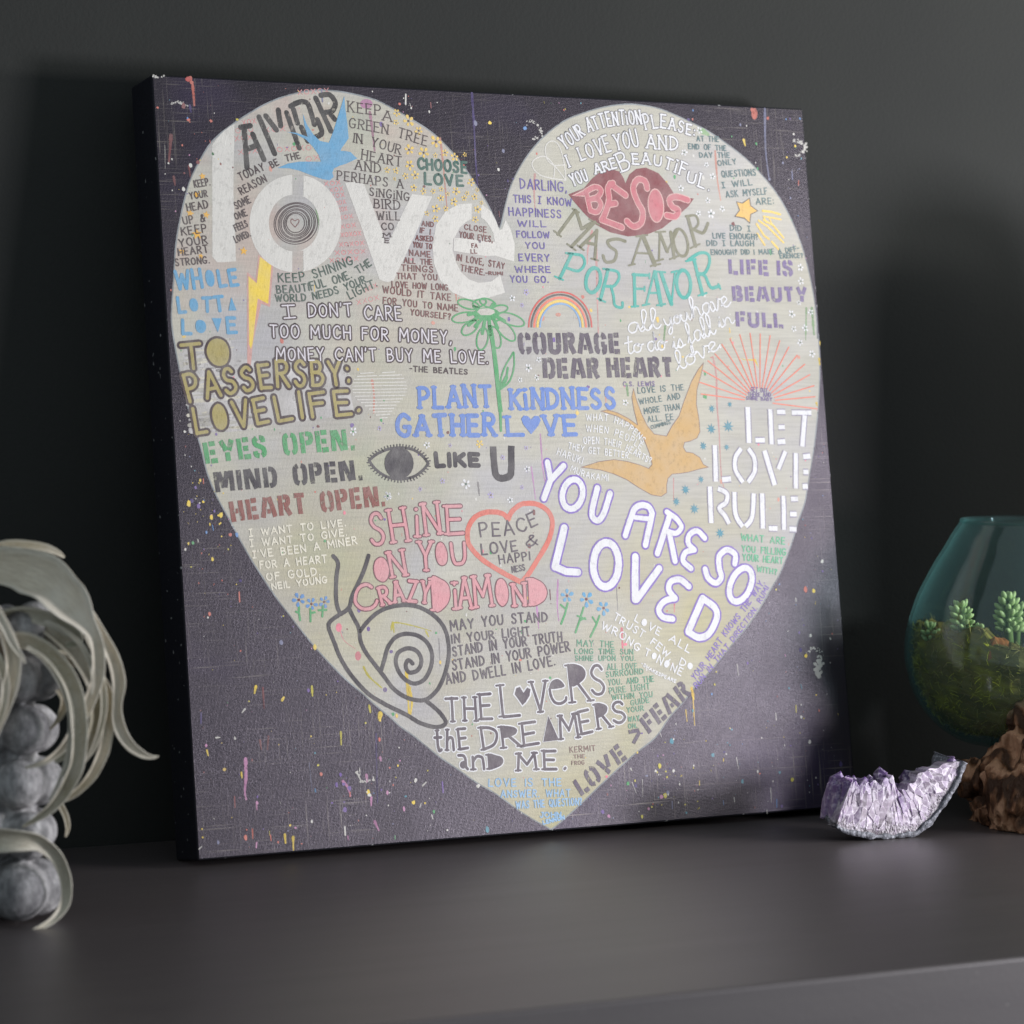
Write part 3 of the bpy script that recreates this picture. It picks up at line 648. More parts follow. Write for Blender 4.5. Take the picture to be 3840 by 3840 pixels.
  ('T','OXOXO',((111.5,62.5),(144.2,59.5)),(4.37,),0.73,'pinkx','',None,0),
  ('T','OX',((138.3,69.9),(151.5,67.7)),(4.38,),0.73,'pinkx','',None,0),
  ('T','XOX',((101,46.1),(120.6,43.6)),(4.36,),0.73,'pinkx','',None,0),
  ('T','XXOX',((178.4,194.5),(200,189.4)),(4.14,),0.73,'pinkx','',None,0),
  ('T','XOX',((187.1,183.5),(199.4,178.5)),(4.14,),0.73,'pinkx','',None,0),
 ]),
 ('lettering','big white stencil letters reading love',2,'paint',[
  ('P','white',((51.5,59),(56,52.7),(62.7,46.5),(68.1,42.4),(73.3,39.4),(70.4,73.6),(68.5,97.4),(67.7,133.1),(67,158.3),(55.3,159.4),(49.6,159.5),(45.5,154.9))),
  ('P','white',((125,81.6),(119.6,82.5),(114.2,83.9),(109,86),(104,88.8),(99.4,92),(95.2,95.8),(91.4,100.1),(88.2,104.7),(85.6,109.6),(83.6,114.7),(82.2,120),(81.5,125.4),(81.5,130.7),(82.1,135.9),(83.5,141),(85.4,145.8),(88.1,150.2),(91.2,154.2),(94.9,157.8),(99.1,160.8),(103.7,163.3),(108.6,165.1),(113.8,166.3),(119.2,166.9),(118.6,166.6),(119.9,148.6),(120.3,148.7),(117.3,148.4),(114.5,147.7),(111.8,146.6),(109.2,145.2),(106.9,143.4),(104.9,141.4),(103.2,139),(101.7,136.4),(100.6,133.6),(99.9,130.7),(99.6,127.7),(99.6,124.5),(100,121.4),(100.8,118.4),(101.9,115.4),(103.4,112.5),(105.1,109.8),(107.2,107.4),(109.5,105.2),(112.1,103.3),(114.8,101.7),(117.7,100.5),(120.7,99.7),(123.7,99.2),(123.2,99.3),(124.4,81.8))),
  ('P','white',((134.9,81.3),(134.8,81.9),(139.6,82.9),(144.3,84.4),(148.7,86.5),(152.7,89.1),(156.4,92.2),(159.6,95.8),(162.4,99.7),(164.7,103.9),(166.4,108.5),(167.5,113.2),(168,118.1),(168,123.1),(167.3,128.1),(166.1,133.1),(164.3,137.9),(161.9,142.5),(159.1,146.9),(155.8,151),(152,154.7),(147.9,157.9),(143.5,160.8),(138.8,163.1),(134,164.9),(129,166.1),(129,166.4),(130.3,147.8),(125.7,148.2),(128.4,147.5),(131.1,146.4),(133.6,145.1),(136.1,143.5),(138.3,141.6),(140.4,139.4),(142.2,137.1),(143.8,134.5),(145.1,131.9),(146,129.1),(146.7,126.2),(147.1,123.3),(147.1,120.4),(146.8,117.6),(146.2,114.8),(145.3,112.2),(144.1,109.7),(142.6,107.5),(140.8,105.4),(138.8,103.6),(136.6,102.1),(134.2,100.9),(131.7,100),(129,99.4),(133.6,100.2))),
  ('P','white',((174.1,87.1),(183.4,86.3),(192.4,87.7),(201.4,114),(211.1,140.5),(225.3,117),(238.4,95.2),(248.5,96.1),(258.2,96.7),(237.6,133.8),(214.6,172.8),(207.8,174.1),(201.3,171.8),(187.2,126.5))),
  ('P','white',((335.9,153.3),(338,137.9),(334.6,124),(330.4,115.4),(326.2,124.3),(323.4,125.1),(321.1,118.2),(316.3,108.6),(306.8,102.1),(305.4,114.2),(308.8,116),(311.9,119.6),(314.4,123.3),(316.8,128.2),(318.2,138.1),(316.7,148.1))),
  ('P','white',((297.4,101.7),(283.5,103.1),(270.6,109.6),(260.1,122.2),(255.4,140.8),(255.5,156.7),(260.6,171.4),(272.1,182.3),(288.1,188.2),(304.7,187.3),(324.6,181.5),(321,165.4),(311.4,171.8),(298.9,173.2),(289.4,170.3),(281.7,163.6),(277.5,155.1),(275.1,144.7),(276.3,134.1),(278.5,132.2),(283.3,124.1),(290.6,118.3),(296,115.7))),
  ('P','white',((277.4,133.1),(294.9,134.3),(318.3,136.3),(317.7,148.3),(307.6,148.9),(291.2,146.8),(275.7,144.9))),
 ]),
 ('lettering','bold black stencil letters reading amor',3,'dry',[
  ('L','black',4.69,((78.9,42.2),(88,40.4)),0,'r'),
  ('L','black',4.69,((82.1,42.1),(82.5,77.3)),0,'r'),
  ('L','black',4.69,((89.6,47.7),(98.8,69.5)),0,'r'),
  ('L','black',4.69,((85.3,60.5),(92.6,57.4)),0,'r'),
  ('L','black',4.71,((96.6,32.5),(109.1,64)),0,'r'),
  ('L','black',4.71,((103.1,31.3),(112.2,43.2)),0,'r'),
  ('L','black',4.72,((115.1,25.6),(116.3,39.4)),0,'r'),
  ('L','black',4.73,((122.7,27.7),(132.6,58.1)),0,'r'),
  ('L','black',4.74,((129.4,24.4),(132.5,36.3)),0,'r'),
  ('L','black',4.74,((127,21.8),(134.7,17.9),(142.5,18),(145.9,26.1),(148.4,36.9)),1,'r'),
  ('L','black',4.74,((135.8,39.8),(141.1,51.7)),0,'r'),
  ('L','black',4.74,((144.3,49.4),(152.3,46.4),(155.2,42.6),(151.6,32.5)),1,'r'),
  ('L','black',4.76,((151.3,13.5),(163.8,42)),0,'r'),
  ('L','black',4.77,((156.5,10.8),(164.7,10),(169.8,16.5),(166.4,24),(159.9,25.7)),1,'r'),
  ('L','black',4.77,((165,27.9),(168.2,31.4)),0,'r'),
 ]),
 ('concentric_rings','black rings around a small heart inside the letter o',3,'paint',[
  ('L','brown',0.78,((133.2,123.7),(132.6,126.3),(131.3,128.7),(129.2,130.6),(126.8,131.8),(124.1,132.3),(121.5,132),(119.2,130.8),(117.4,129),(116.3,126.7),(116.1,124.1),(116.7,121.5),(118.1,119.1),(120.1,117.2),(122.6,116),(125.2,115.5),(127.9,115.8),(130.2,117),(131.9,118.8),(133,121.1)),2,'r'),
  ('L','brown',0.78,((134.8,125.6),(133.5,128.6),(131.4,131.1),(128.6,133),(125.5,134),(122.4,134.1),(119.4,133.2),(117.1,131.4),(115.4,128.9),(114.7,126),(115,122.9),(116.3,119.9),(118.4,117.4),(121.2,115.5),(124.3,114.5),(127.4,114.4),(130.4,115.3),(132.8,117.1),(134.4,119.6),(135.1,122.5)),2,'r'),
  ('L','brown',0.78,((135.9,127.3),(133.9,130.5),(130.9,133.1),(127.5,134.7),(123.8,135.3),(120.2,134.8),(117.1,133.2),(114.9,130.7),(113.6,127.5),(113.5,124),(114.5,120.5),(116.5,117.3),(119.4,114.7),(122.9,113.1),(126.6,112.5),(130.2,113),(133.2,114.6),(135.5,117.1),(136.8,120.2),(136.9,123.8)),2,'r'),
  ('L','brown',0.78,((135.7,130.1),(132.7,133.4),(129,135.7),(124.8,136.9),(120.6,136.9),(116.9,135.7),(113.8,133.3),(111.9,130.1),(111.2,126.3),(111.7,122.2),(113.6,118.4),(116.5,115.2),(120.3,112.8),(124.4,111.6),(128.6,111.6),(132.4,112.8),(135.5,115.2),(137.5,118.4),(138.2,122.2),(137.6,126.3)),2,'r'),
  ('L','brown',0.78,((135.7,132.4),(131.8,135.5),(127.2,137.5),(122.5,138.1),(117.9,137.3),(114.1,135.3),(111.3,132.1),(109.9,128.1),(109.9,123.7),(111.4,119.3),(114.2,115.4),(118.1,112.3),(122.6,110.3),(127.4,109.7),(131.9,110.4),(135.8,112.5),(138.6,115.7),(140.1,119.7),(140,124.1),(138.5,128.5)),2,'r'),
  ('L','brown',0.78,((134.9,135.6),(130.1,138.3),(124.8,139.7),(119.6,139.5),(114.9,137.9),(111.2,134.9),(108.9,130.9),(108.2,126.2),(109.1,121.4),(111.6,116.8),(115.4,112.9),(120.2,110.2),(125.5,108.8),(130.8,108.9),(135.5,110.6),(139.2,113.5),(141.5,117.6),(142.2,122.3),(141.3,127.2),(138.8,131.7)),2,'r'),
  ('L','brown',0.78,((132.6,138),(127,140.2),(121.1,140.7),(115.6,139.6),(110.9,137),(107.7,133.1),(106,128.3),(106.2,123.1),(108.2,117.9),(111.8,113.3),(116.7,109.8),(122.3,107.6),(128.2,107),(133.8,108.1),(138.5,110.7),(141.8,114.6),(143.4,119.5),(143.2,124.7),(141.2,129.9),(137.5,134.5)),2,'r'),
  ('L','brown',0.78,((130.4,141),(124,142.4),(117.7,141.9),(112.1,139.8),(107.8,136.1),(105.1,131.3),(104.4,125.8),(105.7,120.1),(108.8,114.8),(113.6,110.5),(119.4,107.5),(125.8,106.1),(132.1,106.5),(137.8,108.6),(142.1,112.3),(144.8,117.2),(145.6,122.7),(144.3,128.4),(141.1,133.7),(136.3,138.1)),2,'r'),
  ('L','maroon',0.72,((123.9,127.5),(120.3,123.4),(121.5,120.4),(124,121.9),(127.6,120.6),(127.7,123.2),(124.2,127.5)),1,'r'),
 ]),
 ('painted_bird','blue painted swallow',4,'paint',[
  ('P','blue',((121.2,44.4),(130.9,44.9),(141.3,48.1),(138.9,38.5),(137.9,27.4),(141.2,37.2),(146.5,45.4),(152.6,51.2),(161.1,52.4),(166.1,42.2),(171,29.8),(175,19.9),(178.7,10.4),(178.9,21),(180.1,35.5),(180.3,47.7),(176.5,52.5),(173.1,56.5),(171.8,59.2),(175.8,59.1),(181.3,59.8),(184.8,63.1),(187.5,65.2),(182.1,67.7),(176.3,70.4),(169.6,72.4),(164.4,75),(162.5,78.7),(163.6,82.3),(159.7,85.5),(152.9,84.7),(142.7,81.8),(131.2,78),(122.2,76.3),(111,76.3),(121.2,72.1),(131.7,70.1),(143.5,69.7),(152.3,69.4),(150.5,63.4),(145.5,56.4),(139.6,50.5),(130.8,46.3))),
 ]),
 ('lettering','small dark brown letters beginning keep your head up',6,'paint',[
  ('T','KEEP.',((33,96.2),(48.2,93.6)),(6.55,),1.19,'brown','',None,0),
  ('T','YOUR',((28.6,106.4),(45.1,103.5)),(6.18,),1.19,'brown','',None,0),
  ('T','HEAD',((25.2,116.7),(45.1,113.3)),(7.13,),1.19,'brown','',None,0),
  ('T','UP &',((21.2,128.1),(41.8,124.9)),(6.88,),1.19,'brown','',None,0),
  ('T','KEEP',((18.8,137.6),(42.4,134.1)),(7.35,),1.19,'brown','',None,0),
  ('T','YOUR',((16.2,147.3),(42.4,143.8)),(7.11,),1.18,'brown','',None,0),
  ('T','HEART',((14.8,155.1),(42.6,151.4)),(6.87,),1.18,'brown','',None,0),
  ('T','STRONG.',((11.8,163.8),(43.2,160.6)),(6.39,),1.18,'brown','',None,0),
 ]),
 ('lettering','small dark brown letters beginning today be the reason',6,'paint',[
  ('T','TODAY',((75.8,89.1),(99.5,78.5)),(7.22,),1.2,'brown','',None,0),
  ('T','BE',((105.4,77.1),(113.1,73.5)),(6.28,),1.21,'brown','',None,0),
  ('T','THE',((119.4,70.8),(133.9,67.1)),(6.06,),1.21,'brown','',None,0),
  ('T','REASON',((75.8,101.4),(100.8,88.3)),(6.98,),1.2,'brown','',None,0),
  ('T','SOME',((70.3,114),(84.8,107.1)),(6.71,),1.2,'brown','',None,0),
  ('T','ONE',((69.1,123),(80.8,118.5)),(6.22,),1.2,'brown','',None,0),
  ('T','FEELS',((68.4,133.1),(80.8,128)),(6.21,),1.19,'brown','',None,0),
  ('T','LOVED.',((67.7,142.8),(82.8,136.3)),(5.97,),1.19,'brown','',None,0),
 ]),
 ('painted_stars','small orange stars among the dark letters',4,'paint',[
  ('S','orange',40.9,85.9,3.33,'k'),
  ('S','orange',34.5,102,3.32,'k'),
  ('S','orange',27.6,118.2,3.55,'k'),
  ('S','orange',42.2,119,3.32,'k'),
  ('S','orange',32.9,135.7,4.97,'k'),
  ('S','orange',18.2,150.8,3.06,'k'),
  ('S','orange',35.1,154.5,2.6,'k'),
  ('S','orange',74.7,149.3,3.81,'k'),
 ]),
 ('lightning_bolt','yellow lightning bolt with a pink edge',3,'paint',[
  ('P','pinkpale',((88.1,152.2),(101.2,160.9),(95.9,197.3),(87.8,194.4),(77.9,228.9),(73.6,254.9),(71,254.9),(76.5,167.3),(84.1,173.7)),-1),
  ('P','yel',((89.3,154),(99.4,161.3),(94.3,194.6),(84.9,190),(77.5,229.1),(75.6,233.6),(74.4,229.5),(77.6,170.9),(84.9,176.9))),
 ]),
 ('lettering','pale blue cut-out letters beginning whole',5,'paint',[
  ('T','WHØLE',((10.5,184),(69.1,179.5)),(17.82,14.26),3.09,'blue','',None,0),
  ('T','LØTTÄ',((11.1,203.6),(66.6,201.3)),(13.64,),3.08,'blue','',None,0),
  ('T','LØ▼E',((13.4,222),(64.9,220)),(13.61,),3.08,'blue','',None,0),
 ]),
 ('lettering','dark green letters beginning keep shining',6,'paint',[
  ('T','KEEP SHINING',((104.8,175.9),(127.1,174.8),(151,168.6),(178,158.5)),(7.97,),1.33,'dgreen','',None,0),
  ('T','BEAUTIFUL ONE. THE',((102.9,185.7),(127.8,183.8),(152.9,178),(174.5,171),(195.5,159.1)),(7.24,),1.33,'dgreen','',None,0),
  ('T','WORLD NEEDS YOUR',((101.1,192.6),(131.2,191.5),(160.3,185.1),(189.1,174.4)),(6.77,),1.33,'dgreen','',None,0),
  ('T','LIGHT.',((171.8,190),(199.5,177.5)),(7.55,),1.34,'dgreen','',None,0),
 ]),
 ('lettering','white letters with dark outlines about money and love',5,'paint',[
  ('T','Ï',((108.1,206.7),(118.7,206.6)),(11.37,),1.2,'lil','','brown',2.51),
  ('T',"DON'T",((131.2,205.6),(173.4,204.4)),(11.49,),1.21,'lil','','brown',2.54),
  ('T','CARE',((184.2,207),(220.4,207.6)),(12.2,),1.22,'lil','','brown',2.56),
  ('T','TOO MUCH FOR MONEY,',((93.9,223.7),(171.1,224.5),(212.1,225.9),(268.1,227.7)),(11.2,),1.22,'lil','','brown',2.56),
  ('T',"MONEY CAN'T BUY ME LOVE.",((98.3,243.5),(194.9,243.5),(303.1,245.5)),(11.15,),1.21,'lil','','brown',2.54),
  ('T','-THE BEATLES',((224.6,252.7),(281.8,255.3)),(5.17,),1.35,'brown','',None,0),
 ]),
 ('lettering','thin dark letters beginning keep a green tree',6,'paint',[
  ('T','KEEP',((181.2,24.5),(213.1,26.5)),(9.87,),1.11,'brown','s',None,0),
  ('T','A',((214.8,30.6),(223.2,31.5)),(9.89,),1.11,'brown','s',None,0),
  ('T','GREEN TREE',((181.3,38.2),(222.6,43.8),(256.1,52.3)),(9.38,),1.11,'brown','s',None,0),
  ('T','IN YOUR',((184.6,51.4),(203,54.1),(229.7,60.7)),(8.85,),1.11,'brown','s',None,0),
  ('T','HEART',((191.2,66.3),(230,71.3)),(9.26,),1.11,'brown','s',None,0),
  ('T','AND',((184.2,75.3),(209.3,78.1)),(8.6,),1.11,'brown','s',None,0),
  ('T','PERHAPS A',((166.6,84.9),(207.2,88.9),(230.6,90.9)),(8.59,),1.1,'brown','s',None,0),
  ('T','SiNGiNG',((196.8,97.9),(235.6,101.8)),(7.89,),1.11,'brown','s',None,0),
  ('T','BIRD',((200.5,108.8),(226.1,109.9)),(8.61,),1.11,'brown','s',None,0),
  ('T','WiLL',((202.6,119.1),(225.2,119.1)),(7.37,),1.11,'brown','s',None,0),
  ('T','CO',((206.4,128.1),(218.9,127.8)),(6.38,),1.1,'brown','s',None,0),
  ('T','M',((207.7,134.5),(214.9,134.4)),(4.17,),1.1,'brown','s',None,0),
  ('T','E',((209.2,139.6),(212.9,139.5)),(4.41,),1.1,'brown','s',None,0),
 ]),
 ('lettering','dark green brush letters reading choose love',6,'paint',[
  ('T','CHOOSE',((245,72.8),(295.2,75.2)),(10.74,),2.37,'dgreen2','',None,0),
  ('T','LOVE',((251.2,86.5),(290.9,87)),(10.72,),2.37,'dgreen2','',None,0),
 ]),
 ('painted_flowers','yellow daisies scattered on the left lobe',4,'paint',[
  ('F','yel3',228.8,23,3.47,'brown'),
  ('F','yel3',239.8,29.9,5.58,'brown'),
  ('F','yel3',249.3,38.2,4.34,'brown'),
  ('F','yel3',227.5,31.7,2.72,'brown'),
  ('F','yel3',265.7,47.4,5.97,'brown'),
  ('F','yel3',238.6,55.8,4.95,'brown'),
  ('F','yel3',252.7,57.8,5.21,'brown'),
  ('F','yel3',273.9,57,3.74,'brown'),
  ('F','yel3',283.3,60.3,3.99,'brown'),
  ('F','yel3',238.2,69.4,4.7,'brown'),
  ('F','yel3',215.6,74.5,2.95,'brown'),
  ('F','yel3',224.3,74.8,2.96,'brown'),
  ('F','yel3',243,78.4,4.2,'brown'),
  ('F','yel3',233.5,79.4,3.21,'brown'),
  ('F','yel3',298.1,82.8,4,'brown'),
  ('F','yel3',240.8,89.6,3.46,'brown'),
  ('F','yel3',250.1,92.3,3.22,'brown'),
  ('F','yel3',259.7,92.1,2.73,'brown'),
  ('F','yel3',268,89.9,2.73,'brown'),
  ('F','yel3',282.3,91.3,4.23,'brown'),
  ('F','yel3',293.2,92.9,2.49,'brown'),
  ('F','yel3',273.9,94.1,2.48,'brown'),
  ('F','yel3',266.7,98,3.47,'brown'),
  ('F','yel3',279.5,100.7,3.98,'brown'),
  ('F','yel3',290.1,97.3,2.74,'brown'),
  ('F','yel3',300.6,95.7,3.25,'brown'),
  ('F','yel3',302.5,106.9,3.99,'brown'),
  ('F','yel3',307.1,101.1,2.25,'brown'),
  ('F','yel3',261.2,107.4,4.21,'brown'),
  ('F','yel3',270.8,107.1,2.73,'brown'),
  ('F','yel3',252.1,112,2.72,'brown'),
  ('F','yel3',259.9,116.7,3.46,'brown'),
  ('F','yel3',299.7,116.2,3.24,'brown'),
  ('F','yel3',264.1,59.8,2.49,'brown'),
  ('F','yel3',303.8,89.4,2.25,'brown'),
  ('F','yel3',222.5,82.2,1.85,'brown'),
  ('F','yel3',293.8,58.1,2.25,'brown'),
 ]),
 ('lettering','small maroon letters beginning and if I asked you',6,'paint',[
  ('T','AND',((245.8,123.4),(257.9,124.4)),(4.7,),1.17,'maroon','',None,0),
  ('T','IF I',((243.3,129.6),(254.3,131.2)),(5.19,),1.17,'maroon','',None,0),
  ('T','ASKED',((238.7,136.5),(256.3,137.3)),(4.94,),1.17,'maroon','',None,0),
  ('T','YOU TO',((235.8,142.7),(254.7,144.1)),(5.18,),1.17,'maroon','',None,0),
  ('T','NAME',((231.7,150.1),(252.8,151.5)),(5.42,),1.17,'maroon','',None,0),
  ('T','ALL THE',((225.8,156.9),(254.1,158.2)),(5.18,),1.17,'maroon','',None,0),
  ('T','THINGS',((223,163.7),(254.5,165)),(5.67,),1.17,'maroon','',None,0),
  ('T','THAT YOU',((217.8,171.1),(258.1,171.7)),(5.67,),1.17,'maroon','',None,0),
  ('T','LOVE HOW LONG',((212.8,178.5),(268.1,180.7)),(5.67,),1.17,'maroon','',None,0),
  ('T','WOULD IT TAKE',((203.5,183.5),(236.4,187.1),(270.4,189.9)),(6.37,),1.16,'maroon','',None,0),
  ('T','FOR YOU TO NAME',((203,193.2),(235.7,196),(276.5,199.2)),(6.12,),1.16,'maroon','',None,0),
  ('T','YOURSELF?',((228.9,202.9),(268.6,206.6)),(5.67,),1.17,'maroon','',None,0),
 ]),
 ('lettering','small maroon letters inside the letter e',6,'paint',[
  ('T','CLOSE',((288,125.5),(310.3,128)),(5.24,),1.12,'maroon','',None,0),
  ('T','YOUR EYES,',((282.4,132.8),(315.8,136.7)),(5.62,),1.12,'maroon','',None,0),
  ('T','FA',((293.9,141.8),(300.5,141.9)),(3.98,),1.12,'maroon','',None,0),
  ('T','LL',((292.6,147),(299.5,146.9)),(3.98,),1.12,'maroon','',None,0),
  ('T','IN LOVE, STAY',((278.1,153.5),(325.9,160.6)),(5.99,),1.12,'maroon','',None,0),
  ('T','THERE.',((281.1,162.7),(305.6,166.7)),(5.97,),1.12,'maroon','',None,0),
  ('T','-RUMI',((306.3,165.9),(324.1,166)),(3.24,),1.12,'maroon','',None,0),
 ]),
 ('lettering','purple letters beginning darling',6,'paint',[
  ('T','DARLING,',((347.3,87.1),(395.7,88.7)),(9.66,),1.4,'purple','',None,0),
  ('T','THIS Ï KNOW',((339.3,99.8),(366.1,100.3),(399.9,101.8)),(7.33,),1.39,'purple','',None,0),
  ('T','HAPPINESS',((333.9,111.8),(388.1,112.9)),(7.6,),1.39,'purple','',None,0),
  ('T','WILL',((341.8,121.6),(371.8,121.5)),(6.06,),1.39,'purple','',None,0),
  ('T','FOLLOW',((340.3,131.6),(374.7,131.5)),(6.06,),1.39,'purple','',None,0),
  ('T','YOU',((348.4,141.5),(368.8,141.3)),(6.05,),1.39,'purple','',None,0),
  ('T','EVERY',((340.8,152.8),(372.8,152.8)),(7.06,),1.39,'purple','',None,0),
  ('T','WHERE',((336.5,163.5),(372.8,162.9)),(6.3,),1.39,'purple','',None,0),
  ('T','YOU GO.',((330.6,172.3),(370.3,172.1)),(6.04,),1.38,'purple','',None,0),
 ]),
 ('peace_heart','white outline of a heart with a peace sign',4,'paint',[
  ('L','white',1.14,((384.5,65.1),(377.7,60),(375.9,51.2),(378.2,44.8),(384.1,42.1),(389.6,45),(393.2,54.4),(395,67),(395.2,77.7)),1,'r'),
  ('L','white',1.14,((384.5,65.1),(377.2,57.5),(369.4,57.2),(362,61.8),(362.2,68.1),(369.5,74.1),(380.7,76.5),(395.2,77.7)),1,'r'),
  ('L','white',1.14,((384.5,64.8),(395.2,77.7)),0,'r'),
  ('L','white',1.14,((384.5,64.6),(395.3,63.7)),0,'r'),
  ('L','white',1.14,((384.7,65.4),(382.8,75.6)),0,'r'),
 ]),
 ('lettering','white serif letters with dark outlines beginning your attention please',5,'paint',[
  ('T','YOUR',((396.7,50.2),(419.5,35.1)),(13.45,),1.67,'white2','s','dk',1.28),
  ('T','ATTENTiON',((422.1,33.1),(447.1,25.9),(480.4,22.7)),(13.53,),1.67,'white2','s','dk',1.29),
  ('T','PLEASE:',((483,28),(504.7,25.8),(536.3,32.3)),(14.97,9.37),1.69,'white2','s','dk',1.3),
  ('T','I',((399,66.2),(405.2,64)),(12.11,),1.66,'white2','s','dk',1.28),
  ('T','LOVE',((412.5,59.4),(446,49)),(12.22,16.72),1.67,'white2','s','dk',1.29),
  ('T','YOU',((450,48.2),(475.8,43.8)),(14.87,16.81),1.68,'white2','s','dk',1.29),
  ('T','AND',((482.6,45.3),(517.1,46.3)),(13.03,),1.69,'white2','s','dk',1.3),
  ('T','YOU',((402.2,83.8),(419.5,76.9)),(11.75,),1.66,'white2','s','dk',1.28),
  ('T','ARE',((426.3,71.6),(450.3,64.4)),(9.77,),1.67,'white2','s','dk',1.29),
  ('T','B',((455.6,68.4),(465.2,64.3)),(18.05,),1.68,'white2','s','dk',1.29),
  ('T','EAUTiF',((466.5,61),(486.9,60.3),(505.9,64.8),(521.8,71)),(10.65,10.39,14.93),1.69,'white2','s','dk',1.3),
  ('T','UL.',((523,74.5),(547.8,83.5)),(10.19,15.03),1.7,'white2','s','dk',1.31),
 ]),
 ('painted_lips','dark red lips',3,'paint',[
  ('P','lip',((396.8,90.7),(413.4,84.5),(422.8,75.3),(433.6,67.6),(443.9,65.7),(452.5,67.9),(456.3,74.2),(457.7,78.6),(462.5,70.1),(470.3,64.7),(480.8,63.1),(493.7,67.8),(503.3,77.8),(509.9,87.9),(520.2,89.8),(530.2,90.5),(524,97.8),(509.6,108.5),(493.9,119.2),(475.6,126),(456.3,127.8),(437.7,124.4),(422.3,117.2),(411.5,107.3),(402.3,97.5))),
 ]),
 ('lettering','pink letters reading besos on the lips',5,'paint',[
  ('L','pinkw',6.67,((444.3,79),(438.8,83.7),(438.9,95.1),(433.2,108),(429.9,113.2)),1,'r',-1),
  ('L','pinkw',6.67,((441.3,79.5),(456.8,89.7)),0,'r',-1),
  ('L','pinkw',6.66,((438.3,98.7),(445.4,97.5)),0,'r',-1),
  ('L','pinkw',6.64,((429.9,112.9),(450.4,119.6)),0,'r',-1),
  ('L','pinkw',6.71,((480.4,82.4),(478.5,76),(471,74.7),(465.6,82.8),(468.6,94.3),(473.7,104.3),(471.4,114.6),(463,118.4),(456.3,113.8)),1,'r',-1),
  ('L','pinkw',6.76,((523.3,92),(511.2,89.4),(503.6,92.2),(506,98.9),(512.4,102.2),(508.2,107.9),(499.3,107.2)),1,'r',-1),
  ('L','pinkw',5.87,((415.3,87.6),(418.4,104.6)),0,'r',-1),
  ('L','pinkw',5.87,((414.9,87.7),(425.1,83.1),(431.2,85.7),(427.2,91.9),(416.8,95.3)),1,'r',-1),
  ('L','pinkw',5.87,((416.8,95.3),(426.3,94),(429.8,99.5),(425.4,105.9),(418.4,104.9)),1,'r',-1),
  ('P','pinkw',((399.9,91.7),(415.5,84.7),(417.2,91.3),(412.8,92.4)),-1),
  ('P','pinkw',((497.4,97.6),(497,102.6),(495.7,107.3),(493.7,111),(491.2,113.5),(488.4,114.5),(485.7,114),(483.2,111.9),(481.3,108.5),(480,104.1),(479.6,99.2),(480,94.2),(481.3,89.6),(483.3,85.8),(485.8,83.3),(488.5,82.3),(491.3,82.8),(493.8,84.9),(495.8,88.3),(497,92.7)),-1),
  ('L','pinkl',5.13,((444.3,79),(438.8,83.7),(438.9,95.1),(433.2,108),(429.9,113.2)),1,'r'),
  ('L','pinkl',5.13,((441.3,79.5),(456.8,89.7)),0,'r'),
  ('L','pinkl',5.12,((438.3,98.7),(445.4,97.5)),0,'r'),
  ('L','pinkl',5.11,((429.9,112.9),(450.4,119.6)),0,'r'),
  ('L','pinkl',5.16,((480.4,82.4),(478.5,76),(471,74.7),(465.6,82.8),(468.6,94.3),(473.7,104.3),(471.4,114.6),(463,118.4),(456.3,113.8)),1,'r'),
  ('L','pinkl',5.2,((523.3,92),(511.2,89.4),(503.6,92.2),(506,98.9),(512.4,102.2),(508.2,107.9),(499.3,107.2)),1,'r'),
  ('L','pinkl',4.34,((415.3,87.6),(418.4,104.6)),0,'r'),
  ('L','pinkl',4.34,((414.9,87.7),(425.1,83.1),(431.2,85.7),(427.2,91.9),(416.8,95.3)),1,'r'),
  ('L','pinkl',4.34,((416.8,95.3),(426.3,94),(429.8,99.5),(425.4,105.9),(418.4,104.9)),1,'r'),
  ('P','pinkl',((402.2,91.7),(415.1,86),(416.1,90.5),(412.3,91.4))),
  ('P','pinkl',((496.4,97.7),(496,102.4),(494.9,106.7),(493.1,110.2),(490.9,112.6),(488.4,113.5),(486,113),(483.8,111),(482.1,107.9),(481,103.7),(480.6,99.1),(481,94.4),(482.1,90.1),(483.9,86.6),(486.1,84.3),(488.5,83.3),(491,83.8),(493.2,85.8),(494.9,88.9),(496,93.1))),
 ]),
 ('lettering','olive serif letters reading mas amor',5,'paint',[
  ('L','olive',3.05,((403.1,105),(383,127.6)),0,'r'),
  ('L','olive',3.05,((403.8,105.7),(408.2,122)),0,'r'),
  ('L','olive',3.06,((419.5,116),(408.2,122)),0,'r'),
  ('L','olive',3.06,((422.5,115.3),(396.1,138.7)),0,'r'),
  ('L','olive',3.06,((424,123.5),(405.5,138.5)),0,'r'),
  ('L','olive',3.06,((424,122.9),(419.7,149.5)),0,'r'),
  ('L','olive',3.05,((411.5,134.5),(421.5,136.2)),0,'r'),
  ('L','olive',3.07,((453,132.3),(444.4,130.4),(434.8,132.7),(436.6,137.8),(442.8,142.1),(439.9,150.4),(431.1,151.8),(428.6,146.2)),1,'r'),
  ('L','olive',1.78,((400.3,103.9),(406.6,106.8)),0,'r'),
  ('L','olive',1.77,((379.4,124.6),(386.1,129.5)),0,'r'),
  ('L','olive',1.78,((416.9,112.9),(426.6,117.7)),0,'r'),
  ('L','olive',1.77,((392,136.2),(400.2,141.7)),0,'r'),
  ('L','olive',1.78,((402.7,137.3),(408.8,141.6)),0,'r'),
  ('L','olive',1.78,((416.1,149),(423.2,150.7)),0,'r'),
  ('L','olive',2.06,((470.2,128.1),(458.6,153.2)),0,'r'),
  ('L','olive',4.37,((472.5,127.4),(482.9,153.4)),0,'r'),
  ('L','olive',2.05,((463.1,142.9),(479.3,143.2)),0,'r'),
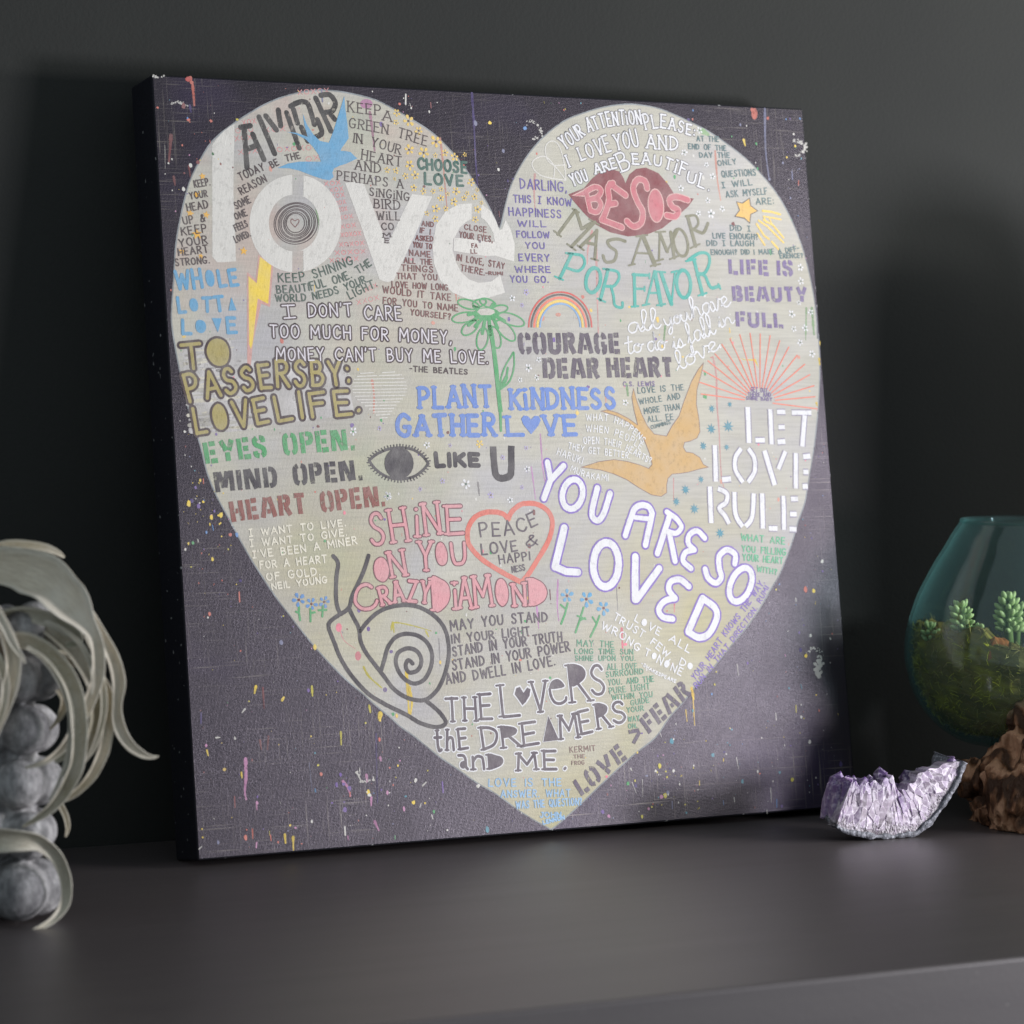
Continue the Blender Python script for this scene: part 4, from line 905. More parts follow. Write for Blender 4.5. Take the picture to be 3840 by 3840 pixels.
  ('L','olive',2.06,((490.6,123.1),(487.6,149.5)),0,'r'),
  ('L','olive',3.35,((490.5,123.8),(497.2,140.9)),0,'r'),
  ('L','olive',1.81,((510,121.4),(497.2,140.9)),0,'r'),
  ('L','olive',3.36,((502.5,122.8),(504.2,146.6)),0,'r'),
  ('L','olive',3.64,((522.3,108.8),(528.3,135.1)),0,'r'),
  ('L','olive',2.34,((520.2,107.6),(530.7,106.6),(533.1,114.3),(525.8,121)),1,'r'),
  ('L','olive',3.12,((526.7,119),(533.9,122.1),(538.5,121.9),(543.7,113.4)),1,'r'),
  ('L','olive',1.79,((454.9,154.6),(461.6,153.2)),0,'r'),
  ('L','olive',1.8,((478.3,154.8),(488.8,152.6)),0,'r'),
  ('L','olive',1.8,((465.1,127.6),(477,126)),0,'r'),
  ('L','olive',1.8,((486.1,123),(496.6,122.3)),0,'r'),
  ('L','olive',1.8,((483.1,150.2),(492.2,148.1)),0,'r'),
  ('L','olive',1.81,((499.6,147.9),(509.6,144.5)),0,'r'),
  ('L','olive',1.81,((522.9,137.2),(533,133.1)),0,'r'),
  ('L','olive',2.85,((519.8,130.7),(520.1,134.7),(519.6,138.4),(518.4,141.5),(516.6,143.7),(514.4,144.8),(512,144.6),(509.7,143.3),(507.6,140.8),(506,137.5),(505,133.7),(504.7,129.8),(505.2,126.1),(506.4,123),(508.2,120.8),(510.4,119.7),(512.8,119.8),(515.1,121.2),(517.2,123.6),(518.8,126.9)),2,'r'),
 ]),
 ('lettering','teal serif letters reading por favor',5,'paint',[
  ('L','teal',3.29,((395.6,145.6),(381.7,167.9)),0,'r'),
  ('L','teal',2.78,((392.7,145),(406.2,146.7),(408.5,154.2),(401.5,160.6),(390.3,158.3)),1,'r'),
  ('L','teal',3.31,((432.6,159.4),(422.4,186.8)),0,'r'),
  ('L','teal',2.8,((431.2,158.8),(442,160.5),(443.6,166.8),(437.3,173.9),(428.5,174.1)),1,'r'),
  ('L','teal',2.8,((434.3,174),(436.5,182.8),(437.3,191.6),(444.4,193.5),(445.5,189)),1,'r'),
  ('L','teal',3.33,((460,162.7),(458.4,192)),0,'r'),
  ('L','teal',2.81,((458.5,163.1),(475.4,163.4)),0,'r'),
  ('L','teal',2.3,((459.7,176.1),(468.5,176)),0,'r'),
  ('L','teal',2.31,((481.5,160.4),(470.2,190.6)),0,'r'),
  ('L','teal',4.37,((482.3,160.4),(486.4,190.4)),0,'r'),
  ('L','teal',2.05,((474.8,179.7),(484.4,179.6)),0,'r'),
  ('L','teal',4.12,((488.9,161),(497.6,189.6)),0,'r'),
  ('L','teal',2.06,((503.8,160),(497.6,189.6)),0,'r'),
  ('L','teal',3.63,((525.7,148.7),(532,180.2)),0,'r'),
  ('L','teal',3.11,((519.7,148.2),(532.3,141.5),(541.2,142.6),(542.1,150.3),(536.8,159.5),(527.5,162.2)),1,'r'),
  ('L','teal',3.37,((530.6,160.9),(536.4,163.3),(541.6,173.6),(550.7,172.1)),1,'r'),
  ('L','teal',1.89,((376.8,166.1),(385.1,169.1)),0,'r'),
  ('L','teal',1.9,((389.9,144.5),(397,145)),0,'r'),
  ('L','teal',1.9,((419.7,185.6),(427.4,188.6)),0,'r'),
  ('L','teal',1.91,((427.7,158.2),(433.4,158.8)),0,'r'),
  ('L','teal',1.91,((454.6,192.7),(462,192)),0,'r'),
  ('L','teal',1.92,((466.5,191.3),(473.9,189.9)),0,'r'),
  ('L','teal',1.92,((481.9,191.1),(490.9,189.7)),0,'r'),
  ('L','teal',1.93,((484.6,159.8),(493.4,160.2)),0,'r'),
  ('L','teal',1.93,((500.1,160.1),(506.9,158.7)),0,'r'),
  ('L','teal',1.94,((527.4,181.5),(536.6,178.8)),0,'r'),
  ('L','teal',1.92,((476.3,161.8),(475.9,166.3)),0,'r'),
  ('L','teal',1.92,((470.1,174),(469.8,177.9)),0,'r'),
  ('L','teal',1.94,((516.6,149.5),(527.3,147.4)),0,'r'),
  ('L','teal',1.95,((550.2,170.2),(552,174.7)),0,'r'),
  ('L','teal',3.55,((423.7,170),(422.4,173.4),(420.4,176.4),(418.1,178.6),(415.6,179.9),(413.2,180.2),(411.1,179.3),(409.5,177.4),(408.6,174.7),(408.5,171.4),(409.1,167.9),(410.4,164.5),(412.3,161.5),(414.7,159.2),(417.1,157.9),(419.5,157.7),(421.7,158.5),(423.2,160.4),(424.2,163.1),(424.3,166.4)),2,'r'),
  ('L','teal',3.61,((519.8,170.2),(519.4,174.2),(518.3,177.9),(516.6,180.8),(514.5,182.8),(512.2,183.6),(509.9,183.2),(507.8,181.5),(506.2,178.8),(505.1,175.3),(504.8,171.4),(505.2,167.4),(506.2,163.7),(507.9,160.8),(510,158.8),(512.3,158),(514.6,158.4),(516.7,160.1),(518.4,162.8),(519.4,166.3)),2,'r'),
 ]),
 ('painted_rainbow','small painted rainbow',4,'paint',[
  ('L','red',1.62,((346.3,212.7),(347.2,207.2),(349.1,201.7),(351.9,196.7),(355.4,192),(359.6,188.1),(364.6,184.8),(369.9,182.4),(375.4,180.9),(381.1,180.3),(386.8,180.7),(392.1,182),(397,184.4),(401.5,187.6),(405.2,191.4),(408,196),(410.1,201.1),(411.2,206.6),(411.2,212.1)),1,'f'),
  ('L','dkgrey',1.75,((349,212.7),(349.8,207.6),(351.6,202.6),(354.1,197.8),(357.4,193.5),(361.3,189.8),(365.8,186.8),(370.7,184.5),(375.8,183.1),(380.9,182.6),(386,183),(390.9,184.2),(395.5,186.4),(399.5,189.4),(402.9,193),(405.6,197.2),(407.4,202),(408.4,207),(408.4,212.1)),1,'f'),
  ('L','coral',2.25,((351.9,212.7),(352.7,207.9),(354.2,203.4),(356.5,199.1),(359.5,195.2),(363,192),(367.1,189.1),(371.5,187.1),(376,185.8),(380.7,185.3),(385.4,185.6),(389.7,186.8),(393.8,188.8),(397.5,191.5),(400.5,194.7),(402.9,198.6),(404.6,202.9),(405.4,207.4),(405.4,212.2)),1,'f'),
  ('L','yel3',2.25,((355.2,212.6),(355.9,208.5),(357.2,204.4),(359.2,200.6),(361.9,197.2),(365,194.2),(368.5,191.8),(372.4,190),(376.3,188.8),(380.5,188.3),(384.6,188.7),(388.3,189.7),(391.9,191.5),(395.1,193.8),(397.8,196.8),(399.9,200.2),(401.4,203.9),(402,208.1),(402.1,212.2)),1,'f'),
  ('L','blue2',1.5,((357.9,212.6),(358.4,208.9),(359.7,205.2),(361.5,201.8),(363.8,198.7),(366.5,196),(369.7,193.9),(373.1,192.2),(376.7,191.3),(380.3,190.9),(383.8,191.2),(387.3,192),(390.4,193.6),(393.3,195.7),(395.6,198.3),(397.4,201.4),(398.7,204.8),(399.4,208.5),(399.4,212.2)),1,'f'),
 ]),
 ('lettering','dark purple stencil letters reading courage dear heart',5,'dry',[
  ('T','COURAGE',((335.4,237.9),(439.2,237.2)),(21.56,),4.82,'dkpurp','t',None,0),
  ('T','DEAR',((358,259.8),(415.7,259.8)),(20.81,),4.79,'dkpurp','t',None,0),
  ('T','HEART',((424.5,259.2),(493.6,258.6)),(20.72,),4.86,'dkpurp','t',None,0),
 ]),
 ('lettering','white cursive writing beginning all you have',6,'paint',[
  ('T','all',((449.6,217.8),(483.1,212)),(19.21,),1.47,'white2','c',None,0),
  ('T','you',((489.8,211.1),(517.2,203.8)),(15.47,15.47),1.48,'white2','c',None,0),
  ('T','have',((519.5,202.7),(561.2,190.4)),(19.51,),1.5,'white2','c',None,0),
  ('T','to',((446.6,236.2),(463.3,233.8)),(16.56,),1.47,'white2','c',None,0),
  ('T','do',((468.8,233.8),(488.5,231.9)),(17.92,),1.47,'white2','c',None,0),
  ('T','is',((496.3,231.1),(508.6,229.2)),(15.42,),1.48,'white2','c',None,0),
  ('T','fall',((513.7,226.9),(543.1,216.7)),(19.41,),1.49,'white2','c',None,0),
  ('T','in',((548,211.5),(564.4,206.2)),(14.3,),1.49,'white2','c',None,0),
  ('T','love.',((500.5,251.5),(548.7,229.5)),(18.12,),1.49,'white2','c',None,0),
 ]),
 ('lettering','dark teal letters beginning at the end of the day',6,'paint',[
  ('T','AT THE',((537.9,36.4),(562.6,36.1)),(5.26,),1.18,'dteal','',None,0),
  ('T','END OF THE',((528.2,44.1),(570.1,44.3)),(5.26,),1.18,'dteal','',None,0),
  ('T','DAY THE',((539.6,51.9),(573.4,50.7)),(5.26,),1.18,'dteal','',None,0),
  ('T','ONLY',((559.4,59),(580.6,56.6)),(5.53,),1.18,'dteal','',None,0),
  ('T','QUESTIONS',((562.7,69.6),(601.2,66.7)),(6.34,),1.19,'dteal','',None,0),
  ('T','Ï WILL',((562.1,80),(596.4,75.7)),(6.07,),1.19,'dteal','',None,0),
  ('T','ASK MYSELF',((565.6,88.8),(612.7,84.1)),(6.34,),1.19,'dteal','',None,0),
  ('T','ARE:',((598.3,94.3),(619,93.2)),(5.95,),1.19,'dteal','',None,0),
 ]),
 ('lettering','dark teal letters beginning did I live enough',6,'paint',[
  ('T','DID Ï',((567.5,119.9),(590.4,120)),(5.52,),1.18,'dteal','',None,0),
  ('T','LIVE ENOUGH?',((547.7,127.6),(598,127.7)),(5.52,),1.18,'dteal','',None,0),
  ('T','DID Ï LAUGH',((540.5,134.8),(592.9,133.9)),(5.51,),1.18,'dteal','',None,0),
  ('T','ENOUGH? DID I MAKE A DIFF-',((544.3,143.2),(615.1,140.8),(643.7,137.1)),(5.01,),1.19,'dteal','',None,0),
  ('T','ERENCE?',((620.6,144.9),(647.1,143.9)),(4.77,),1.19,'dteal','',None,0),
 ]),
 ('shooting_star','ochre star with yellow trailing strokes',4,'paint',[
  ('P','dkgrey',((576.4,91.7),(583.1,92.8),(592.3,87.6),(592.9,95.1),(600.4,100.2),(592.4,103.9),(590.1,112.9),(584.1,108.1),(572.8,106.4),(579,100.1)),-1),
  ('P','gold',((577.4,92.6),(583.4,93.8),(591.3,89),(591.8,95.6),(598.9,100.3),(591.4,103.2),(589.5,111.3),(584.5,107),(574.8,105.7),(580.2,100.1))),
  ('L','yel3',2.11,((605.5,100),(615.5,100.7),(624.6,102.8)),0,'r'),
  ('L','yel3',1.58,((606.6,105.2),(615.8,106.3),(625,107.7)),0,'r'),
  ('L','yel3',1.97,((597.5,112.7),(605,123.6),(610.1,126.7)),0,'r'),
  ('L','yel3',1.84,((600.1,109.3),(609.6,115),(626.1,129.7)),0,'r'),
  ('L','yel3',1.84,((605.6,108.5),(615.9,113.5),(626.5,125)),0,'r'),
  ('L','yel3',1.97,((597.5,121.8),(604.7,132.4)),0,'r'),
  ('L','yel3',2.11,((613,129),(619.7,136)),0,'r'),
  ('L','yel3',1.58,((605.9,105.2),(608.4,111.1)),0,'r'),
  ('L','yel3',1.32,((611.9,106.4),(614.5,112.2)),0,'r'),
 ]),
 ('lettering','purple stencil letters reading life is beauty full',5,'dry',[
  ('T','LIFE',((562.4,161.8),(606.7,162.4)),(16.42,),3.94,'vio','t',None,0),
  ('T','IS',((616.2,162.2),(633.6,162.6)),(16.49,),3.96,'vio','t',None,0),
  ('T','BEAUTY',((564.7,187.1),(647.9,186.9)),(16.11,),3.96,'vio','t',None,0),
  ('T','FULL',((566,211),(618.3,211.9)),(16,),3.94,'vio','t',None,0),
 ]),
 ('painted_flowers','white daisies scattered along the right side',4,'paint',[
  ('F','white2',541.8,25.9,3.54,'dgreen2'),
  ('F','white2',523.4,47.3,3.65,'dgreen2'),
  ('F','white2',546.6,58.2,2.62,'dgreen2'),
  ('F','white2',552.5,69,3.4,'dgreen2'),
  ('F','white2',516.8,81.2,3.25,'dgreen2'),
  ('F','white2',545.2,92,3.13,'dgreen2'),
  ('F','white2',560.5,99.3,3.14,'dgreen2'),
  ('F','white2',533.9,104.6,3.12,'dgreen2'),
  ('F','white2',547.6,104.2,4.44,'dgreen2'),
  ('F','white2',643,152.9,3.97,'dgreen2'),
  ('F','white2',642.3,166.1,3.7,'dgreen2'),
  ('F','white2',638.1,186.5,2.9,'dgreen2'),
  ('F','white2',650.6,195.6,3.3,'dgreen2'),
  ('F','white2',629.1,197.5,4.21,'dgreen2'),
  ('F','white2',630.1,211.5,3.42,'dgreen2'),
  ('F','white2',643,210.7,3.69,'dgreen2'),
  ('F','white2',636.3,224.5,3.68,'dgreen2'),
  ('F','white2',648.6,234.9,3.95,'dgreen2'),
  ('F','white2',331.4,186.4,3.24,'dgreen2'),
  ('F','white2',343.1,249.1,4.23,'dgreen2'),
  ('F','white2',354.2,241.6,2.75,'dgreen2'),
  ('F','white2',333.7,259.9,2.73,'dgreen2'),
  ('F','white2',350.8,258,2.99,'dgreen2'),
  ('F','white2',236.8,317.3,3.4,'dgreen2'),
  ('F','white2',334.9,339.6,3.46,'dgreen2'),
  ('F','white2',272.7,352.1,4.88,'dgreen2'),
  ('F','white2',195.7,361.4,4.09,'dgreen2'),
  ('F','white2',315.6,367,3.44,'dgreen2'),
  ('F','white2',441.1,280.8,3.54,'dgreen2'),
  ('F','white2',344.8,166.9,1.88,'dgreen2'),
  ('F','white2',166.5,304.8,4.08,'green'),
  ('F','white2',195.7,361,4.09,'green'),
  ('F','lav',346.3,180.9,3.25,'maroon'),
  ('F','lav',340.9,192.5,2.25,'maroon'),
  ('F','lav',249.6,349,2.92,'maroon'),
  ('F','lav',227.5,355.7,2.18,'maroon'),
  ('F','lav',296.6,362.3,3.43,'maroon'),
  ('F','lav',328.4,355.8,2.22,'maroon'),
  ('F','lav',310.8,329.2,2.46,'maroon'),
  ('F','lav',335.3,321.1,2.23,'maroon'),
  ('F','lav',259.5,317.9,1.95,'maroon'),
  ('F','lav',192.1,302.2,2.41,'maroon'),
  ('F','yel3',288.8,316.6,4.17,'yel'),
 ]),
 ('painted_sunburst','coral rays of a half sun',4,'paint',[
  ('L','coral',1.17,((570.1,276.2),(521.9,262.1)),0,'r'),
  ('L','coral',1.17,((569.3,278.5),(522.5,273)),0,'r'),
  ('L','coral',1.17,((571.7,274),(526.6,251.2)),0,'r'),
  ('L','coral',1.17,((573.4,272.2),(532.6,242.2)),0,'r'),
  ('L','coral',1.17,((575.2,270.8),(540.7,235.7)),0,'r'),
  ('L','coral',1.17,((577.6,269.5),(549,226.7)),0,'r'),
  ('L','coral',1.17,((579.8,268.6),(558.5,221.5)),0,'r'),
  ('L','coral',1.17,((582.3,267.8),(569.5,217.5)),0,'r'),
  ('L','coral',1.17,((584.8,267.4),(581,216.1)),0,'r'),
  ('L','coral',1.17,((587.4,267.3),(592.2,216.7)),0,'r'),
  ('L','coral',1.17,((589.8,267.4),(603.1,218.3)),0,'r'),
  ('L','coral',1.17,((592.5,267.9),(613.4,223)),0,'r'),
  ('L','coral',1.17,((595.2,268.8),(623,228.8)),0,'r'),
  ('L','coral',1.17,((597.7,270.1),(631.6,236.6)),0,'r'),
  ('L','coral',1.17,((600,272),(639.4,245.1)),0,'r'),
  ('L','coral',1.17,((601.8,274.2),(644.4,254.9)),0,'r'),
  ('L','coral',1.17,((602.8,276.6),(648.1,265.4)),0,'r'),
  ('L','coral',1.17,((603.4,279.1),(648.3,275.8)),0,'r'),
  ('L','coral',1.17,((600.5,281.8),(649.6,287.3)),0,'r'),
 ]),
 ('lettering','tiny purple letters at the centre of the sunburst',6,'paint',[
  ('T','GET OUT',((576.7,270.8),(595.5,272.1)),(4.42,),0.91,'vio','',None,0),
  ('T','THERE AND',((573.2,275.7),(599.2,276)),(4.17,),0.91,'vio','',None,0),
  ('T','SHINE BABY',((571,278.5),(599.9,279.9)),(3.38,),0.91,'vio','',None,0),
 ]),
 ('lettering','small teal letters beginning love is the whole',6,'paint',[
  ('T','C.S. LEWIS',((439.8,265.9),(473.5,265.5)),(4.33,),1.02,'vio','',None,0),
  ('T','LOVE IS THE',((454.6,272.5),(504.6,269.4)),(5.76,),1.02,'dteal','',None,0),
  ('T','WHOLE AND',((455.6,282.5),(500.1,277.5)),(5.63,),1.02,'dteal','',None,0),
  ('T','MORE THAN',((460,291.3),(498.6,287.2)),(5.62,),1.02,'dteal','',None,0),
  ('T','ALL. EE',((463.1,298.9),(491,296.6)),(5.61,),1.02,'dteal','',None,0),
  ('T','CUMMINGS',((466.2,305.3),(487.8,300.4)),(3.57,),0.76,'dteal','',None,0),
 ]),
 ('lettering','thin white letters beginning what happens',6,'paint',[
  ('T','WHAT HAPPENS',((398.4,297.1),(422,297.9),(441.7,305.6),(455.9,318.3)),(6.32,),1.01,'white2','',None,0),
  ('T','WHEN PEOPLE',((397.6,307.1),(421.1,309.2),(440.8,316.3),(453.2,324.6)),(6.56,),1.01,'white2','',None,0),
  ('T','OPEN THEIR HEARTS?',((393.9,317.9),(416,318.8),(435.8,323.8),(462.3,337.3)),(6.3,),1.01,'white2','',None,0),
  ('T','THEY GET BETTER.',((377.5,321.9),(396.8,326.2),(423.8,329.5),(441.6,332.3)),(6.03,),1.01,'white2','',None,0),
  ('T','HARUKI',((365.3,327.3),(391.1,336.4)),(6.74,),1,'white2','',None,0),
  ('T','MURAKAMI',((377.9,342.2),(395.6,348.9),(417.1,352)),(5.99,),1,'white2','',None,0),
 ]),
 ('painted_bird','gold painted swallow',3,'paint',[
  ('P','gold2',((414.9,288.4),(421.4,287.2),(431.4,289.8),(442.5,294.9),(452.2,301.3),(449.1,285.5),(448.2,275.4),(450.6,267.8),(452.7,277.9),(457.4,291.8),(462.4,302),(469,309.6),(482.1,311.6),(488.8,302.1),(496.9,293.3),(504.2,278),(513,261.5),(521.5,249.9),(527.6,244.1),(524,255),(518.3,269.1),(516.5,281.9),(518.2,297.2),(518.3,307.5),(514.5,313.8),(506.8,316.5),(500.8,317.5),(499,321.9),(501.6,326.4),(508.9,327.5),(516,331.7),(519.2,338.1),(524.5,340.7),(513.6,342.5),(503,344.9),(494,346),(485.1,346.5),(480.3,350.2),(478.3,356.5),(477.8,363.5),(471.6,366.8),(461.5,365.1),(448.9,358.5),(436.5,350.8),(423.9,345.6),(409.8,341.6),(390.3,338.9),(409,334.1),(425,332.4),(439.3,334.5),(452.1,337.8),(460.6,341.1),(464.5,337.4),(462.5,327.2),(458.3,315.8),(451.8,305.7),(443.6,299.3),(431.1,292.9)),-1),
  ('L','brown2',0.63,((414.9,288.4),(421.4,287.2),(431.4,289.8),(442.5,294.9),(452.2,301.3),(449.1,285.5),(448.2,275.4),(450.6,267.8),(452.7,277.9),(457.4,291.8),(462.4,302),(469,309.6),(482.1,311.6),(488.8,302.1),(496.9,293.3),(504.2,278),(513,261.5),(521.5,249.9),(527.6,244.1),(524,255),(518.3,269.1),(516.5,281.9),(518.2,297.2),(518.3,307.5),(514.5,313.8),(506.8,316.5),(500.8,317.5),(499,321.9),(501.6,326.4),(508.9,327.5),(516,331.7),(519.2,338.1),(524.5,340.7),(513.6,342.5),(503,344.9),(494,346),(485.1,346.5),(480.3,350.2),(478.3,356.5),(477.8,363.5),(471.6,366.8),(461.5,365.1),(448.9,358.5),(436.5,350.8),(423.9,345.6),(409.8,341.6),(390.3,338.9),(409,334.1),(425,332.4),(439.3,334.5),(452.1,337.8),(460.6,341.1),(464.5,337.4),(462.5,327.2),(458.3,315.8),(451.8,305.7),(443.6,299.3),(431.1,292.9),(414.9,288.4)),0,'r'),
 ]),
 ('painted_stars','teal stars beside the gold bird',4,'paint',[
  ('B','teal2',532.8,286.7,3.86,'k'),
  ('B','teal2',552.8,282.7,2.84,'k'),
  ('B','teal2',530.5,305.4,5.13,'k'),
  ('B','teal2',549.2,303.2,5.92,'k'),
  ('B','teal2',520.6,321.1,4.35,'k'),
  ('B','teal2',546,322.4,3.34,'k'),
  ('B','teal2',515.4,352,3.57,'k'),
  ('B','teal2',498.2,361,4.83,'k'),
  ('B','teal2',487.4,371.9,4.31,'k'),
  ('B','teal2',506,378.8,5.09,'k'),
  ('B','teal2',531.9,401.8,5.1,'k'),
 ]),
 ('lettering','white stencil block letters reading let love rule',5,'paint',[
  ('L','greyp',6.99,((572.2,285.3),(570.8,318.8)),0,'f',-1),
  ('L','white2',4.92,((572.2,285.3),(570.8,318.8)),0,'f'),
  ('L','greyp',6.47,((577.9,316.3),(588.3,316.4)),0,'f',-1),
  ('L','white2',4.4,((577.9,316.3),(588.3,316.4)),0,'f'),
  ('L','greyp',6.5,((596.9,287.4),(595.6,320.4)),0,'f',-1),
  ('L','white2',4.42,((596.9,287.4),(595.6,320.4)),0,'f'),
  ('L','greyp',6.25,((604.1,290),(613.6,290)),0,'f',-1),
  ('L','white2',4.17,((604.1,290),(613.6,290)),0,'f'),
  ('L','greyp',5.98,((604.4,304.3),(611.6,304.3)),0,'f',-1),
  ('L','white2',3.9,((604.4,304.3),(611.6,304.3)),0,'f'),
  ('L','greyp',6.49,((602.3,318.2),(610.9,317.8)),0,'f',-1),
  ('L','white2',4.42,((602.3,318.2),(610.9,317.8)),0,'f'),
  ('L','greyp',6.27,((620.5,290.7),(642.7,291)),0,'f',-1),
  ('L','white2',4.18,((620.5,290.7),(642.7,291)),0,'f'),
  ('L','greyp',6.8,((635,293.4),(629.6,322.7)),0,'f',-1),
  ('L','white2',4.71,((635,293.4),(629.6,322.7)),0,'f'),
  ('L','greyp',6.67,((533.1,320.4),(531.5,354.2)),0,'f',-1),
  ('L','white2',4.62,((533.1,320.4),(531.5,354.2)),0,'f'),
  ('L','greyp',6.66,((538.1,352.4),(548,351.9)),0,'f',-1),
  ('L','white2',4.61,((538.1,352.4),(548,351.9)),0,'f'),
  ('L','greyp',6.19,((561.7,323.9),(554.7,332.2),(553.7,343.7),(560.8,355.3)),1,'f',-1),
  ('L','white2',4.12,((561.7,323.9),(554.7,332.2),(553.7,343.7),(560.8,355.3)),1,'f'),
  ('L','greyp',6.2,((569.3,324),(575,332.4),(574.6,345.3),(566.2,355.4)),1,'f',-1),
  ('L','white2',4.13,((569.3,324),(575,332.4),(574.6,345.3),(566.2,355.4)),1,'f'),
  ('L','greyp',6.99,((587.1,326.1),(595.6,358.5)),0,'f',-1),
  ('L','white2',4.92,((587.1,326.1),(595.6,358.5)),0,'f'),
  ('L','greyp',6.24,((610.3,327),(600.9,343.7)),0,'f',-1),
  ('L','white2',4.16,((610.3,327),(600.9,343.7)),0,'f'),
  ('L','greyp',6.51,((621.8,328.8),(618.8,362.1)),0,'f',-1),
  ('L','white2',4.43,((621.8,328.8),(618.8,362.1)),0,'f'),
  ('L','greyp',6.78,((629.6,332.4),(637.8,331.9)),0,'f',-1),
  ('L','white2',4.69,((629.6,332.4),(637.8,331.9)),0,'f'),
  ('L','greyp',6.25,((628.4,346.7),(634.1,346.8)),0,'f',-1),
  ('L','white2',4.17,((628.4,346.7),(634.1,346.8)),0,'f'),
  ('L','greyp',6.76,((626.4,360.3),(632.4,360.1)),0,'f',-1),
  ('L','white2',4.68,((626.4,360.3),(632.4,360.1)),0,'f'),
  ('L','greyp',6.64,((524.4,358.6),(523,392.3)),0,'f',-1),
  ('L','white2',4.6,((524.4,358.6),(523,392.3)),0,'f'),
  ('L','greyp',6.14,((532.9,360.6),(542.3,365.3),(540.8,373.5),(532.9,378.5),(538.3,385.6),(542.4,393.4)),1,'f',-1),
  ('L','white2',4.09,((532.9,360.6),(542.3,365.3),(540.8,373.5),(532.9,378.5),(538.3,385.6),(542.4,393.4)),1,'f'),
  ('L','greyp',6.42,((550.7,364.1),(550.1,384.6),(556.9,396.3)),1,'f',-1),
  ('L','white2',4.36,((550.7,364.1),(550.1,384.6),(556.9,396.3)),1,'f'),
  ('L','greyp',6.44,((571.7,365.8),(568,387.5),(559.9,396.3)),1,'f',-1),
  ('L','white2',4.38,((571.7,365.8),(568,387.5),(559.9,396.3)),1,'f'),
  ('L','greyp',6.71,((580.8,366),(578.9,398.7)),0,'f',-1),
  ('L','white2',4.64,((580.8,366),(578.9,398.7)),0,'f'),
  ('L','greyp',6.44,((585.3,398.5),(595,399.1)),0,'f',-1),
  ('L','white2',4.38,((585.3,398.5),(595,399.1)),0,'f'),
  ('L','greyp',6.47,((604.3,368.7),(602.2,400.5)),0,'f',-1),
  ('L','white2',4.4,((604.3,368.7),(602.2,400.5)),0,'f'),
  ('L','greyp',6.22,((612.2,371.7),(620.2,371.9)),0,'f',-1),
  ('L','white2',4.15,((612.2,371.7),(620.2,371.9)),0,'f'),
  ('L','greyp',6.47,((610,385.9),(617.4,386)),0,'f',-1),
  ('L','white2',4.4,((610,385.9),(617.4,386)),0,'f'),
  ('L','greyp',6.47,((608.1,399.8),(616.1,400.2)),0,'f',-1),
  ('L','white2',4.4,((608.1,399.8),(616.1,400.2)),0,'f'),
 ]),
 ('lettering','green letters beginning what are you filling',6,'paint',[
  ('T','WHAT ARE',((553.5,409.1),(602.2,414.2)),(6.45,),1.42,'green3','',None,0),
  ('T','YOU FILLING',((553.7,419.7),(602.4,424.5)),(6.45,),1.42,'green3','',None,0),
  ('T','YOUR HEART',((553.9,427.7),(598.2,432.1)),(6.44,),1.42,'green3','',None,0),
  ('T','WITH?',((568.4,438.3),(590.6,442.2)),(5.66,),1.41,'green3','',None,0),
 ]),
 ('lettering','large white letters with purple outlines reading you are so loved',5,'paint',[
  ('L','purple2',8.69,((355.8,334.1),(358,349.6)),0,'r',-1),
  ('L','white2',5.46,((355.8,334.1),(358,349.6)),0,'r'),
  ('L','purple2',8.71,((372.1,337.5),(357.6,350.3)),0,'r',-1),
  ('L','white2',5.48,((372.1,337.5),(357.6,350.3)),0,'r'),
  ('L','purple2',8.68,((357.6,350.3),(349.6,366.2)),0,'r',-1),
  ('L','white2',5.46,((357.6,350.3),(349.6,366.2)),0,'r'),
  ('L','purple2',8.71,((389.1,365.1),(387.3,369),(384.7,372.3),(381.6,374.8),(378.2,376),(375,376),(372.2,374.8),(370,372.4),(368.8,369),(368.6,365.1),(369.4,361),(371.2,357.1),(373.8,353.7),(376.9,351.3),(380.2,350),(383.5,350),(386.3,351.2),(388.4,353.7),(389.7,357),(389.9,360.9)),2,'r',-1),
  ('L','white2',5.47,((389.1,365.1),(387.3,369),(384.7,372.3),(381.6,374.8),(378.2,376),(375,376),(372.2,374.8),(370,372.4),(368.8,369),(368.6,365.1),(369.4,361),(371.2,357.1),(373.8,353.7),(376.9,351.3),(380.2,350),(383.5,350),(386.3,351.2),(388.4,353.7),(389.7,357),(389.9,360.9)),2,'r'),
  ('L','purple2',8.75,((405.3,357.9),(398.8,375.8),(398.2,383.9),(403.7,387.1),(409.9,381.1),(418.1,363.1)),1,'r',-1),
  ('L','white2',5.5,((405.3,357.9),(398.8,375.8),(398.2,383.9),(403.7,387.1),(409.9,381.1),(418.1,363.1)),1,'r'),
  ('L','purple2',8.77,((430.9,401.3),(438,385.8),(443,377.1),(450.5,374.2),(457.7,376.2),(460.8,381.9)),1,'r',-1),
  ('L','white2',5.51,((430.9,401.3),(438,385.8),(443,377.1),(450.5,374.2),(457.7,376.2),(460.8,381.9)),1,'r'),
  ('L','purple2',8.83,((460.8,381.9),(451.2,410.6)),0,'r',-1),
  ('L','white2',5.55,((460.8,381.9),(451.2,410.6)),0,'r'),
  ('L','purple2',7.54,((442.6,385.3),(457.5,386.9)),0,'r',-1),
  ('L','white2',4.27,((442.6,385.3),(457.5,386.9)),0,'r'),
  ('L','purple2',8.85,((478.9,384.8),(463.2,418.5)),0,'r',-1),
  ('L','white2',5.57,((478.9,384.8),(463.2,418.5)),0,'r'),
  ('L','purple2',8.09,((476.3,381),(486,387.5),(490.6,395.2),(484.2,400.7),(474.1,398)),1,'r',-1),
  ('L','white2',4.81,((476.3,381),(486,387.5),(490.6,395.2),(484.2,400.7),(474.1,398)),1,'r'),
